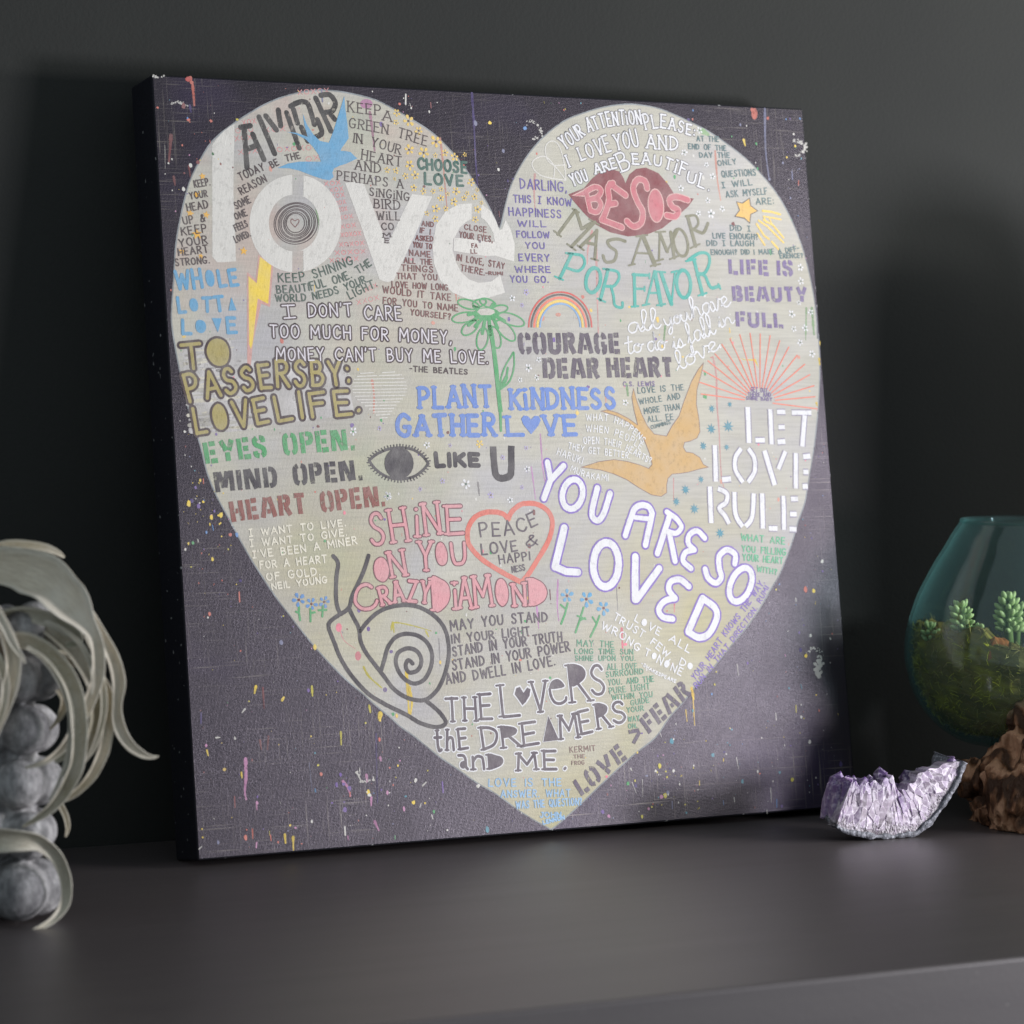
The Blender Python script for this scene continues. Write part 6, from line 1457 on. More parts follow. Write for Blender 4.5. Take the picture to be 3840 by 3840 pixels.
  ('L','black2',1.08,((186.6,338.1),(183.6,339.7)),0,'r'),
  ('L','black2',1.08,((188.9,339.7),(186.1,341.6)),0,'r'),
  ('L','black2',1.08,((191.2,341.2),(188.6,343.4)),0,'r'),
  ('L','black2',1.08,((193.4,342.7),(191.3,345.3)),0,'r'),
  ('L','black2',1.08,((195.7,344.2),(193.9,346.9)),0,'r'),
  ('L','black2',1.08,((198.5,344.8),(197.1,347.7)),0,'r'),
  ('L','black2',1.08,((201.2,345.3),(200.2,348.3)),0,'r'),
  ('L','black2',1.08,((204,345.8),(203.3,349)),0,'r'),
  ('L','black2',1.09,((206.7,346.5),(206.4,349.6)),0,'r'),
  ('L','black2',1.09,((209.5,346.5),(209.5,349.7)),0,'r'),
  ('L','black2',1.09,((212.5,346.2),(212.8,349.2)),0,'r'),
  ('L','black2',1.09,((215.3,345.8),(216,348.9)),0,'r'),
  ('L','black2',1.09,((218.1,345.5),(219.3,348.4)),0,'r'),
  ('L','black2',1.09,((221,345),(222.4,347.8)),0,'r'),
  ('L','black2',1.09,((223.6,343.6),(225.3,346.3)),0,'r'),
  ('L','black2',1.09,((226.1,342.3),(228.3,344.7)),0,'r'),
  ('L','black2',1.09,((228.7,340.9),(231.2,342.9)),0,'r'),
  ('L','black2',1.09,((231.1,339.4),(234,341)),0,'r'),
  ('L','black2',1.09,((233.1,337.5),(236.4,338.6)),0,'r'),
  ('L','black2',1.09,((235.1,335.4),(238.6,336.1)),0,'r'),
 ]),
 ('lettering','black letters reading like u',5,'paint',[
  ('T','LIKE',((243,337.1),(288.4,336.9)),(12.87,),4.17,'black2','',None,0),
  ('L','black2',6.4,((302.1,319.2),(302.2,340.1),(304.5,346.2),(310.6,347.6),(317,345.2),(318.9,339.1),(320.5,318.8)),1,'f'),
 ]),
 ('striped_heart','heart made of white stripes',4,'paint',[
  ('L','white',0.84,((176.9,254.3),(183.1,254),(189.5,253.6)),0,'r'),
  ('L','white',0.85,((198.1,253.7),(204.1,253.3),(210.2,252.9)),0,'r'),
  ('L','white',0.84,((173.4,257),(182.9,256.6),(192.6,256.2)),0,'r'),
  ('L','white',0.85,((194.6,256.2),(205.6,255.9),(216.7,255.5)),0,'r'),
  ('L','white',0.84,((170.6,259.4),(194.4,259),(218.5,258.6)),0,'r'),
  ('L','white',0.84,((169.7,262.5),(194.9,262.1),(220.2,261.8)),0,'r'),
  ('L','white',0.84,((168.9,265.4),(194.7,265),(220.7,264.7)),0,'r'),
  ('L','white',0.84,((168.6,268.4),(194.6,268.1),(220.9,267.7)),0,'r'),
  ('L','white',0.84,((169.1,271.1),(194.5,270.8),(220.3,270.5)),0,'r'),
  ('L','white',0.84,((170.2,274.2),(194.3,273.8),(218.7,273.5)),0,'r'),
  ('L','white',0.84,((172.6,277.2),(194.1,276.9),(215.8,276.6)),0,'r'),
  ('L','white',0.84,((175.7,279.8),(194.3,279.5),(212.9,279.2)),0,'r'),
  ('L','white',0.84,((179.5,282.6),(194.3,282.3),(209.4,282)),0,'r'),
  ('L','white',0.84,((183.3,285.4),(195.2,285.1),(207.2,284.7)),0,'r'),
  ('L','white',0.84,((186.4,288),(195.7,287.7),(205,287.4)),0,'r'),
  ('L','white',0.84,((189.5,290.7),(196.1,290.4),(202.8,290)),0,'r'),
  ('L','white',0.84,((192.6,293.5),(196.2,293.1),(200,292.8)),0,'r'),
 ]),
 ('painted_snail','large black outline of a snail',5,'paint',[
  ('L','black2',3.67,((140.4,411.8),(144.5,418.1),(142.1,429.9),(140.5,447.6),(141.8,457.1),(144.1,461.6)),1,'r'),
  ('L','black2',3.7,((173.7,412.4),(167.4,427.1),(156.2,445.7),(152.2,456.3),(144.1,461.6)),1,'r'),
  ('L','black2',3.66,((144.1,461.3),(133.9,467.4),(132,473.2),(136.5,486.4),(140.8,498.3),(150.1,514.1),(164.6,530.2),(180.9,540.7),(200,550.4),(212.7,558.2),(228.4,562.7),(237.4,559.6),(233.3,551.6),(227,545.3),(219.7,539.5)),1,'r'),
  ('L','black2',3.67,((152.2,457.4),(156.1,465.9),(160.1,474.3),(161.2,486.2),(165.7,495.9),(172.9,505.7),(181.3,516.8),(189.7,527.9),(201.1,535.6),(214.1,538.9),(223.6,536.7),(233.7,527.7),(241.6,512.4),(245.2,495.8),(242.7,478.8),(232.9,466.4),(217.4,458),(200.2,456.2),(182.8,459.8),(170.4,467.6),(161.2,476.8)),1,'r'),
  ('L','black2',3.68,((178.4,511.9),(182.3,502.6),(187.1,490.9),(195.7,482.9),(207.7,481),(220.7,485.7),(228,496.2),(227,509.4),(219.5,521),(208.6,524),(198.4,517.6),(193.3,506.6),(195.9,497.2),(205.5,493.5),(214.6,496.8),(217.9,505.4),(213.4,512.9),(205.3,514.3),(202.4,508.2),(205.4,503.6),(209.2,506.8)),1,'r'),
 ]),
 ('paint_drips','streaks and drips of pink, white, yellow and violet paint',1,'wash',[
  ('L','coral4',3.11,((35.4,1.3),(35.7,6)),0,'r'),
  ('L','coral4',2.63,((37,4.8),(37.4,24.9)),0,'r'),
  ('P','red',((36.2,2.4),(36,3.1),(35.6,3.7),(34.9,4.2),(34.1,4.6),(33.3,4.7),(32.4,4.7),(31.7,4.4),(31.1,3.9),(30.7,3.4),(30.7,2.7),(30.8,2),(31.3,1.4),(31.9,0.9),(32.7,0.6),(33.6,0.4),(34.4,0.5),(35.2,0.8),(35.7,1.2),(36.1,1.8))),
  ('L','violet',2.51,((304.9,2.2),(305,27.8),(304.2,57.7),(304.2,85.1)),0,'r'),
  ('L','violet',2.38,((33.2,25.1),(34.1,31)),0,'r'),
  ('L','rose3',3.08,((14.6,52),(11.3,74.5)),0,'r'),
  ('L','white',0.36,((8.5,60.5),(7.6,80.5)),0,'r'),
  ('L','rose3',2.37,((14.8,87.3),(15.6,94.4)),0,'r'),
  ('L','rose3',1.9,((29.2,77.4),(29.8,86.8)),0,'r'),
  ('P','white',((23,24.2),(22.7,23.9),(22.7,23.2),(23,22.6),(23.3,22.6),(23.5,23.2),(23.4,23.9))),
  ('P','white',((31.7,26.5),(31.3,26.4),(31.1,25.9),(31.1,25.5),(31.4,25.3),(31.8,25.7),(31.9,26.2))),
  ('P','white',((26.3,24.5),(26,24.6),(25.7,24.6),(25.6,24.4),(25.7,24.2),(25.9,24.1),(26.2,24.2))),
  ('P','white',((24.4,23.3),(24.2,22.8),(24.6,22.2),(25.3,22),(25.7,22.4),(25.5,23),(24.9,23.4))),
  ('P','white',((17.9,24.9),(17.4,25.4),(16.8,25.3),(16.4,24.9),(16.6,24.3),(17.2,24.1),(17.8,24.4))),
  ('P','white',((19.7,23.9),(19.8,23.4),(20.5,23),(21.1,23.1),(21.2,23.5),(20.8,24),(20.1,24.1))),
  ('P','white',((31.1,26.1),(30.8,26),(30.7,25.5),(30.7,25.1),(31,25.1),(31.3,25.4),(31.3,25.9))),
  ('P','white',((31.2,26.3),(31.2,26),(31.5,25.9),(31.8,25.9),(31.9,26.2),(31.7,26.5),(31.4,26.5))),
  ('P','white',((20.2,23.4),(19.9,23.6),(19.3,23.5),(19,23.3),(19.1,23),(19.5,23),(20,23.1))),
  ('P','white',((25.1,22.9),(24.8,23.3),(24.3,23.3),(24.1,22.9),(24.2,22.4),(24.7,22.2),(25.1,22.5))),
  ('P','white',((25.3,25.1),(25,24.8),(25.1,24),(25.5,23.4),(26,23.5),(26.1,24.1),(25.8,24.9))),
  ('P','white',((26.7,24.2),(25.9,25.1),(25.1,25),(24.8,24.2),(25.3,23.1),(26.2,22.7),(26.8,23.2))),
  ('P','white',((27.9,24.4),(27.5,24.3),(27.3,23.8),(27.3,23.3),(27.6,23.2),(28,23.5),(28.1,24))),
  ('P','white',((25.2,23.3),(25.2,23),(25.5,22.9),(25.7,22.9),(25.8,23.1),(25.7,23.3),(25.4,23.4))),
  ('P','white',((25.4,23.7),(25,24.4),(24.1,24.6),(23.5,24.1),(23.6,23.3),(24.4,22.8),(25.1,23))),
  ('P','white',((28.6,25.7),(28.3,25.8),(28.1,25.5),(28.1,25.2),(28.4,25),(28.7,25.2),(28.8,25.5))),
  ('P','white',((16.4,24.1),(16.5,23.6),(17,23.1),(17.6,22.9),(17.8,23.2),(17.5,23.7),(16.9,24.1))),
  ('P','white',((27.9,25.3),(27.5,25.2),(27.3,24.9),(27.5,24.6),(28,24.5),(28.3,24.7),(28.2,25))),
  ('P','white',((20.7,23.4),(20.1,23.5),(19.8,23.1),(20,22.7),(20.6,22.4),(21.1,22.6),(21.1,23))),
  ('P','white',((26.6,24.9),(26.8,24.7),(27.1,24.6),(27.4,24.7),(27.5,24.9),(27.1,25.1),(26.8,25.1))),
  ('P','white',((21.5,22.7),(21.2,22.9),(20.6,22.9),(20.2,22.7),(20.3,22.4),(20.8,22.3),(21.3,22.4))),
  ('P','white',((19.3,24.3),(18.7,24.7),(18,24.5),(17.6,23.9),(17.9,23.3),(18.7,23.2),(19.3,23.6))),
  ('P','white',((25.7,23.7),(25.3,24.2),(24.7,24.2),(24.4,23.8),(24.6,23.2),(25.1,22.9),(25.6,23.1))),
  ('P','white',((23.4,22.1),(22.9,22.5),(22.5,22.4),(22.4,21.9),(22.7,21.4),(23.2,21.3),(23.5,21.6))),
  ('P','white',((28.2,22.7),(27.9,22.9),(27.4,22.9),(27,22.7),(27.1,22.4),(27.6,22.3),(28,22.4))),
  ('P','white',((25,24.3),(24.7,24.5),(24.5,24.4),(24.5,24.1),(24.7,23.8),(25,23.8),(25.2,24))),
  ('P','white',((16.9,25.1),(16.4,25.3),(15.9,25.2),(15.7,24.7),(16,24.3),(16.5,24.3),(16.9,24.6))),
  ('P','white',((23.7,22.9),(24,22.5),(24.8,22.3),(25.4,22.6),(25.4,23),(24.8,23.2),(24,23.2))),
  ('P','white',((30.2,25.4),(29.8,25.9),(29.3,26),(29,25.5),(29.1,24.8),(29.7,24.5),(30.2,24.7))),
  ('P','white',((26.2,23.7),(25.6,24.2),(25,24.2),(24.7,23.6),(25,22.9),(25.6,22.6),(26.2,23))),
  ('P','white',((25.9,24.9),(25.7,24.5),(25.9,24),(26.3,23.6),(26.6,23.7),(26.6,24.2),(26.3,24.7))),
  ('P','white',((22.1,23.2),(21.6,22.7),(21.7,22),(22.4,21.6),(23.2,21.9),(23.4,22.6),(22.9,23.2))),
  ('P','white',((31.4,26.1),(30.7,26.1),(30.4,25.6),(30.7,25.1),(31.4,24.9),(31.9,25.1),(31.9,25.7))),
  ('P','white',((17.4,25.1),(17.2,25),(17.1,24.8),(17.1,24.5),(17.2,24.4),(17.4,24.6),(17.5,24.9))),
  ('P','white',((4.4,2.6),(4.3,2.1),(4.8,1.6),(5.3,1.5),(5.6,1.9),(5.4,2.4),(4.9,2.7))),
  ('P','white',((1.4,1.4),(1.3,0.5),(1.8,0),(2.6,0.2),(3,0.9),(2.8,1.7),(2.1,1.9))),
  ('P','white',((2.2,2.3),(1.7,2.4),(1.2,2.1),(1.1,1.7),(1.3,1.4),(1.9,1.4),(2.2,1.8))),
  ('P','white',((2.7,3.1),(2.5,2.6),(2.9,2),(3.6,1.8),(4,2.2),(3.8,2.8),(3.2,3.2))),
  ('P','white',((4.8,2.5),(4.4,2.6),(4,2.3),(3.9,1.9),(4.2,1.6),(4.6,1.7),(4.9,2.1))),
  ('P','white',((6.5,3.1),(6.1,3.3),(5.5,3.2),(5.1,2.9),(5.2,2.5),(5.8,2.5),(6.4,2.7))),
  ('P','white',((9.8,2.3),(9.2,2.6),(8.6,2.3),(8.6,1.7),(9,1.2),(9.7,1.2),(10,1.6))),
  ('P','white',((0.9,2.4),(0.7,1.7),(1,1.2),(1.7,1.2),(2.2,1.8),(2.1,2.5),(1.5,2.8))),
  ('P','white',((12.1,1),(11.5,1.7),(10.8,1.7),(10.5,1.1),(10.8,0.2),(11.5,-0.2),(12.1,0.2))),
  ('P','white',((3.3,3.1),(3.3,2.7),(3.7,2.4),(4.1,2.4),(4.3,2.7),(4,3.1),(3.6,3.2))),
  ('P','white',((4.5,3),(4.1,2.8),(4.2,2.4),(4.5,2.1),(5,2.2),(5.1,2.5),(4.9,2.9))),
  ('P','white',((5,3.1),(4.8,3),(4.9,2.6),(5.1,2.4),(5.3,2.4),(5.4,2.7),(5.3,3))),
  ('P','white',((2.6,0.8),(2.4,0.9),(2.2,0.7),(2.3,0.4),(2.5,0.3),(2.8,0.4),(2.8,0.6))),
  ('P','white',((4.5,1.8),(3.9,2.2),(3.3,2),(3.2,1.3),(3.7,0.7),(4.4,0.6),(4.8,1.1))),
  ('P','white',((5.2,2.5),(5.3,2.1),(5.7,1.8),(6.1,1.8),(6.3,2.2),(6,2.6),(5.6,2.7))),
  ('P','white',((4.5,1.3),(4.2,1.4),(4.1,1.3),(4.1,1),(4.3,0.8),(4.6,0.8),(4.7,1.1))),
  ('P','white',((6.5,2.5),(6.1,2.7),(5.5,2.5),(5.1,2.1),(5.3,1.8),(5.9,1.8),(6.4,2.1))),
  ('P','white',((3.8,3),(3,2.9),(2.7,2.4),(3,1.7),(3.8,1.5),(4.4,1.8),(4.4,2.4))),
  ('P','white',((652.5,45.4),(651.6,45.6),(650.8,45.1),(650.8,44.3),(651.5,43.8),(652.4,44),(652.9,44.7))),
  ('P','white',((654.9,35.1),(653.9,34.6),(653.9,33.7),(654.9,33.2),(656.1,33.4),(656.6,34.1),(656.1,34.9))),
  ('P','white',((646.3,31.4),(645.7,30.7),(646,30),(646.9,29.8),(647.8,30.3),(648,31),(647.3,31.5))),
  ('P','white',((651.4,44.7),(651.2,44.4),(651.4,44),(651.9,43.8),(652.3,44),(652.2,44.4),(651.9,44.7))),
  ('P','white',((652.6,34.4),(652,34.1),(652,33.5),(652.6,33.1),(653.3,33.2),(653.6,33.7),(653.3,34.2))),
  ('P','white',((652.8,45.7),(651.9,46.6),(650.8,46.5),(650.3,45.7),(650.7,44.7),(651.9,44.3),(652.8,44.7))),
  ('P','white',((652.1,33.5),(651.2,33.8),(650.1,33.4),(649.7,32.5),(650.3,31.9),(651.4,32),(652.2,32.7))),
  ('P','white',((654.9,42.9),(654.1,41.7),(654.7,40.6),(656.2,40.4),(657.6,41.3),(657.7,42.6),(656.5,43.3))),
  ('P','white',((660.7,38.1),(660.3,37.7),(660.5,37),(661.2,36.7),(661.8,36.9),(661.9,37.5),(661.4,38))),
  ('P','white',((648,46.5),(647.1,46.3),(646.5,45.5),(646.5,44.5),(647.2,44.2),(648.1,44.8),(648.4,45.8))),
  ('P','white',((652.3,42.4),(652.4,41.9),(653,41.7),(653.4,41.9),(653.5,42.3),(653.1,42.7),(652.6,42.7))),
  ('P','white',((657.3,35.9),(657.4,35.6),(657.9,35.3),(658.3,35.3),(658.4,35.5),(658.1,35.8),(657.6,36))),
  ('P','white',((659.6,40.8),(659.2,40.8),(658.8,40.5),(658.7,40),(659.1,39.8),(659.5,40),(659.8,40.4))),
  ('P','white',((647,32.1),(646.4,32.9),(645.6,33),(645.1,32.4),(645.4,31.5),(646.1,30.9),(646.9,31.2))),
  ('P','white',((652.7,33.4),(652.1,33.2),(652.1,32.7),(652.5,32.4),(653.2,32.4),(653.5,32.8),(653.3,33.2))),
  ('P','white',((660.4,38.4),(659.5,38.2),(659,37.3),(659.2,36.4),(660,36.1),(660.8,36.7),(661,37.7))),
  ('P','white',((648.1,46.8),(648.3,46.3),(649,45.9),(649.7,45.8),(649.9,46.3),(649.5,46.8),(648.7,47))),
  ('P','white',((660.1,41.9),(659.7,41.5),(660,40.7),(660.6,40.3),(661.2,40.5),(661.3,41.1),(660.8,41.8))),
  ('P','white',((649.9,46.4),(649.7,46.2),(649.7,45.7),(650,45.4),(650.3,45.4),(650.4,45.8),(650.3,46.2))),
  ('P','white',((656.5,33.2),(656.2,33.4),(655.8,33.3),(655.6,33.1),(655.8,32.8),(656.2,32.7),(656.5,32.9))),
  ('P','white',((656,35),(654.7,35.1),(654.1,34.5),(654.6,33.6),(655.9,33.1),(657,33.4),(657,34.2))),
  ('P','white',((656.2,42.5),(656.2,42),(656.8,41.4),(657.6,41.1),(657.9,41.3),(657.6,42),(656.8,42.5))),
  ('P','white',((653.8,33.3),(652.5,33.4),(651.8,32.6),(652.2,31.6),(653.5,31.1),(654.6,31.4),(654.8,32.4))),
  ('P','white',((657.6,38),(658,37.1),(659,36.6),(659.9,37.1),(660,38.1),(659.3,38.9),(658.2,38.9))),
  ('P','white',((646.6,31.8),(646.1,31.1),(646.6,30.1),(647.6,29.6),(648.4,30),(648.4,30.9),(647.6,31.7))),
  ('P','white',((649.8,45.9),(650.3,45.4),(651.5,45.1),(652.5,45.4),(652.5,45.9),(651.5,46.4),(650.3,46.4))),
  ('P','white',((653.7,34.7),(653.4,33.8),(654.1,32.9),(655.2,32.8),(656,33.4),(655.8,34.4),(654.8,34.9))),
  ('P','white',((652.2,31),(651.4,31.1),(650.6,30.6),(650.5,29.8),(651,29.4),(651.9,29.6),(652.4,30.3))),
  ('P','white',((661.6,37.3),(660.7,37.8),(660,37.7),(659.9,36.9),(660.5,36.2),(661.4,36),(661.9,36.4))),
  ('P','white',((658.9,39.6),(658.5,39.4),(658.3,38.7),(658.5,38.2),(658.9,38.1),(659.2,38.6),(659.2,39.2))),
  ('P','white',((661.3,34.6),(659.9,35.6),(658.6,35.4),(658.4,34.2),(659.5,32.8),(660.9,32.4),(661.8,33.2))),
  ('P','white',((647.9,31.4),(647.5,31.6),(647.1,31.4),(647,31.1),(647.3,30.7),(647.8,30.7),(648.1,31))),
  ('P','white',((656.4,40.4),(656.7,39.6),(657.9,39),(659,39),(659.3,39.7),(658.4,40.5),(657.1,40.8))),
  ('P','white',((659.9,37.7),(658.7,38.4),(657.7,38.1),(657.6,37.1),(658.5,36),(659.7,35.8),(660.4,36.5))),
  ('P','white',((658.9,36.5),(657.7,36.7),(656.9,36.1),(657.1,35.1),(658.2,34.5),(659.3,34.7),(659.6,35.6))),
  ('P','white',((658.2,40.7),(657.3,40.5),(657.1,39.7),(657.7,39),(658.7,38.9),(659.4,39.5),(659.1,40.3))),
  ('P','white',((647.7,33.4),(647.1,33.1),(647,32.2),(647.4,31.4),(648,31.4),(648.4,32),(648.2,32.9))),
  ('P','white',((657.9,39.7),(657,39.3),(656.9,38.4),(657.7,37.8),(658.8,37.9),(659.4,38.6),(659,39.4))),
  ('P','white',((651.1,45.6),(650.6,46.1),(650,46.2),(649.6,45.7),(649.9,45.1),(650.5,44.8),(651,45))),
  ('P','white',((648.6,44.8),(648.7,44.5),(649.2,44.3),(649.6,44.2),(649.7,44.4),(649.4,44.7),(648.9,44.9))),
  ('P','white',((657,38.4),(656.9,37.6),(657.6,36.8),(658.7,36.6),(659.3,37.2),(658.9,38.1),(657.9,38.6))),
  ('P','white',((652.6,31.9),(652.7,31.4),(653.3,31),(653.9,31.2),(654.1,31.6),(653.7,32.1),(653,32.3))),
  ('P','white',((654,32.7),(654,31.9),(655,31),(656.2,30.9),(656.7,31.5),(656.1,32.4),(654.9,33))),
  ('P','white',((657.9,39.4),(657.9,38.8),(658.5,38.3),(659.2,38.3),(659.6,38.8),(659.3,39.4),(658.5,39.6))),
  ('P','white',((369.8,28.6),(369,28.1),(369,27.4),(369.8,26.9),(370.8,27.1),(371.3,27.8),(370.8,28.4))),
  ('P','white',((363,23.8),(362.5,23.9),(362.2,23.7),(362.2,23.3),(362.6,23),(363,23.1),(363.2,23.5))),
  ('P','white',((362.1,24.5),(361.8,24.8),(361.5,24.8),(361.4,24.6),(361.5,24.2),(361.8,24),(362.1,24.2))),
  ('P','white',((373.1,32.8),(373,32.5),(373.2,32.1),(373.7,31.9),(374,32.1),(373.9,32.5),(373.5,32.8))),
  ('P','white',((373.3,36.6),(373.1,36.1),(373.4,35.6),(374,35.4),(374.4,35.7),(374.4,36.3),(373.8,36.6))),
  ('P','white',((365.9,27),(365.6,26.6),(365.8,26.2),(366.4,26.2),(366.8,26.5),(366.8,27),(366.4,27.2))),
  ('P','white',((365.5,25.7),(365.3,25.5),(365.3,25.2),(365.6,25),(365.9,25.1),(366,25.4),(365.8,25.7))),
  ('P','white',((372.8,35.2),(372.3,35.2),(371.8,34.6),(371.8,34),(372.3,33.7),(372.9,34.1),(373.1,34.7))),
  ('P','white',((372.1,35.5),(371.9,35.5),(371.7,35.3),(371.7,35),(371.9,35),(372.1,35.1),(372.2,35.4))),
  ('P','white',((368.6,28.4),(368.8,27.8),(369.3,27.5),(369.8,27.8),(369.9,28.5),(369.5,29),(368.9,28.9))),
  ('P','white',((371.8,31.7),(371.8,31.5),(372.1,31.3),(372.4,31.2),(372.5,31.4),(372.3,31.6),(372,31.8))),
  ('P','white',((367.3,26.8),(367.1,26.9),(366.8,26.9),(366.6,26.6),(366.8,26.4),(367.1,26.4),(367.3,26.6))),
  ('P','white',((373.7,35.1),(373.4,35.4),(373.1,35.3),(373,35.1),(373.1,34.7),(373.5,34.6),(373.7,34.8))),
  ('P','white',((373.1,31.6),(372.6,31.7),(372.1,31.4),(372.1,30.9),(372.5,30.6),(373.1,30.7),(373.3,31.1))),
  ('P','white',((372.6,31.7),(372.7,31.4),(373.1,31.1),(373.5,31.2),(373.6,31.5),(373.3,31.8),(372.9,31.9))),
  ('P','white',((370.4,28.8),(370.4,28.5),(370.6,28.4),(370.9,28.5),(371,28.7),(370.8,29),(370.6,29))),
  ('P','white',((372.4,32.9),(371.7,33.3),(370.9,33),(370.5,32.4),(370.9,31.9),(371.7,31.8),(372.4,32.3))),
  ('P','white',((368.4,26.1),(368.2,26),(368.1,25.8),(368.2,25.6),(368.3,25.5),(368.5,25.7),(368.5,26))),
  ('P','white',((358.5,25.6),(358.5,25.2),(358.9,24.6),(359.5,24.4),(359.8,24.6),(359.6,25.1),(359,25.6))),
  ('P','white',((364.4,24.3),(364.7,23.8),(365.3,23.7),(365.8,23.9),(365.8,24.4),(365.3,24.8),(364.7,24.8))),
  ('P','white',((365.9,25.1),(365.7,25.2),(365.4,25.2),(365.2,25.1),(365.2,24.9),(365.5,24.8),(365.8,24.9))),
  ('P','white',((373.3,35.4),(373.3,35.1),(373.6,34.8),(374,34.7),(374.2,35),(374.1,35.4),(373.7,35.6))),
  ('P','white',((370.5,30.8),(370.5,30.6),(370.7,30.3),(371,30.2),(371.1,30.3),(371,30.5),(370.8,30.8))),
  ('P','white',((373.3,34.4),(372.4,33.9),(372.4,33.1),(373.3,32.6),(374.5,32.8),(375,33.5),(374.5,34.2))),
  ('P','white',((364.4,25),(364,25.5),(363.2,25.5),(362.8,25.1),(362.9,24.5),(363.6,24.3),(364.3,24.5))),
  ('P','white',((365.9,26.8),(365.2,26.9),(364.7,26.5),(364.8,25.9),(365.4,25.5),(366.1,25.7),(366.3,26.3))),
  ('P','white',((372.2,33.1),(371.6,33),(371.5,32.7),(371.8,32.4),(372.3,32.3),(372.7,32.5),(372.6,32.8))),
  ('P','white',((369.5,29.2),(369.4,28.8),(369.7,28.3),(370.3,28.2),(370.6,28.5),(370.5,29),(370,29.3))),
  ('P','white',((367.2,25),(367,25.4),(366.6,25.4),(366.4,25.1),(366.5,24.7),(366.9,24.5),(367.2,24.7))),
  ('P','white',((365.8,25.2),(365.9,24.9),(366.4,24.7),(366.7,24.9),(366.8,25.2),(366.4,25.5),(366,25.5))),
  ('P','white',((374.4,38.6),(373.6,38.7),(373,38.2),(373.1,37.5),(373.8,37.1),(374.6,37.3),(374.8,38))),
  ('P','white',((363.9,25.6),(363.7,25.4),(363.7,25.1),(364,25),(364.3,25),(364.4,25.3),(364.3,25.5))),
  ('P','white',((363.8,24.2),(363.9,23.8),(364.4,23.5),(364.9,23.6),(365,24),(364.7,24.3),(364.2,24.5))),
  ('P','white',((373.8,30.8),(373.3,31.3),(372.5,31.3),(372,30.9),(372.2,30.3),(372.9,30),(373.6,30.2))),
  ('P','white',((361.7,25.9),(361.1,25.9),(360.9,25.6),(361.1,25.2),(361.7,25),(362.2,25.1),(362.1,25.5))),
  ('P','white',((365.8,25.6),(365.5,25.9),(364.9,25.9),(364.6,25.6),(364.8,25.2),(365.3,25),(365.7,25.2))),
  ('P','white',((371,29.1),(370.6,29.3),(370.1,29.1),(369.8,28.7),(370.1,28.4),(370.6,28.4),(371,28.8))),
  ('P','white',((372.1,33.7),(371.6,33.3),(371.7,32.7),(372.4,32.4),(373,32.7),(373.2,33.2),(372.8,33.7))),
  ('P','white',((374.4,36.3),(373.8,36.4),(373.1,36.1),(372.7,35.6),(373,35.2),(373.7,35.3),(374.4,35.8))),
  ('P','white',((362.8,26.1),(362.3,26.1),(361.9,25.8),(362.1,25.3),(362.6,25.1),(363.1,25.2),(363.2,25.7))),
  ('P','white',((366.9,39.8),(366.2,39.7),(365.9,39.1),(366.1,38.5),(366.7,38.2),(367.3,38.6),(367.4,39.3))),
  ('P','white',((373.2,39),(373,38.9),(372.9,38.7),(373,38.5),(373.2,38.4),(373.4,38.6),(373.4,38.8))),
  ('P','white',((364,41.6),(363.6,41.6),(363.3,41.4),(363.3,41),(363.7,40.8),(364.1,40.9),(364.2,41.3))),
  ('P','white',((367.6,40.5),(367.6,40.2),(367.8,40),(368,40.1),(368.2,40.3),(368.1,40.5),(367.8,40.6))),
  ('P','white',((365.5,41.2),(365.6,40.6),(366.2,40.4),(366.7,40.6),(366.8,41.1),(366.4,41.6),(365.8,41.6))),
  ('P','white',((368.9,40.3),(368.2,40.9),(367.4,40.8),(367.3,40),(367.8,39.2),(368.7,39),(369.2,39.4))),
  ('P','white',((364.1,41.7),(363.2,41.5),(363,40.9),(363.7,40.3),(364.7,40.3),(365.3,40.8),(365,41.4))),
  ('P','white',((369.7,39.7),(369.1,39.9),(368.7,39.6),(368.9,39.2),(369.4,38.8),(369.9,38.9),(370,39.3))),
  ('P','white',((364.6,41.7),(364.4,41),(364.8,40.5),(365.6,40.6),(366.1,41.2),(365.9,41.9),(365.2,42.1))),
  ('P','white',((365,41.9),(364.5,41.8),(364.1,41.4),(364,40.9),(364.3,40.7),(364.8,40.9),(365.1,41.5))),
  ('P','white',((369.2,40.5),(369,40.6),(368.7,40.4),(368.7,40.2),(368.8,40.1),(369,40.1),(369.2,40.3))),
  ('P','white',((369.4,41.2),(368.9,41.2),(368.6,40.9),(368.8,40.4),(369.3,40.2),(369.7,40.4),(369.8,40.8))),
  ('P','white',((372,41.4),(371.7,41.2),(371.7,40.9),(372,40.7),(372.4,40.7),(372.5,41),(372.3,41.3))),
  ('P','white',((367.8,40.3),(367.6,40.3),(367.6,40),(367.8,39.9),(368,39.9),(368.1,40),(368.1,40.2))),
  ('P','white',((629.6,532.5),(629.2,532.7),(628.5,532.6),(628,532.3),(628.1,532),(628.7,531.9),(629.4,532.1))),
  ('P','white',((631.3,538.9),(630.7,539.2),(630.1,538.9),(630,538.3),(630.5,537.9),(631.2,537.9),(631.6,538.4))),
  ('P','white',((629.2,529.1),(628.4,530.3),(626.9,530.5),(625.9,529.6),(626,528.2),(627.2,527.4),(628.6,527.8))),
  ('P','white',((633.3,523.9),(632.1,524),(630.6,523.2),(629.9,522),(630.6,521.4),(632,521.8),(633.2,522.9))),
  ('P','white',((629.3,529.8),(628.8,530.2),(627.7,530.2),(627,529.9),(627,529.4),(627.9,529.2),(628.9,529.4))),
  ('P','white',((626.3,536.7),(626.4,535.7),(627.2,535.3),(628.2,535.6),(628.5,536.6),(628,537.3),(627,537.4))),
  ('P','white',((628,520.5),(627.8,519.5),(629,518.3),(630.5,517.8),(631.3,518.5),(630.7,519.7),(629.2,520.6))),
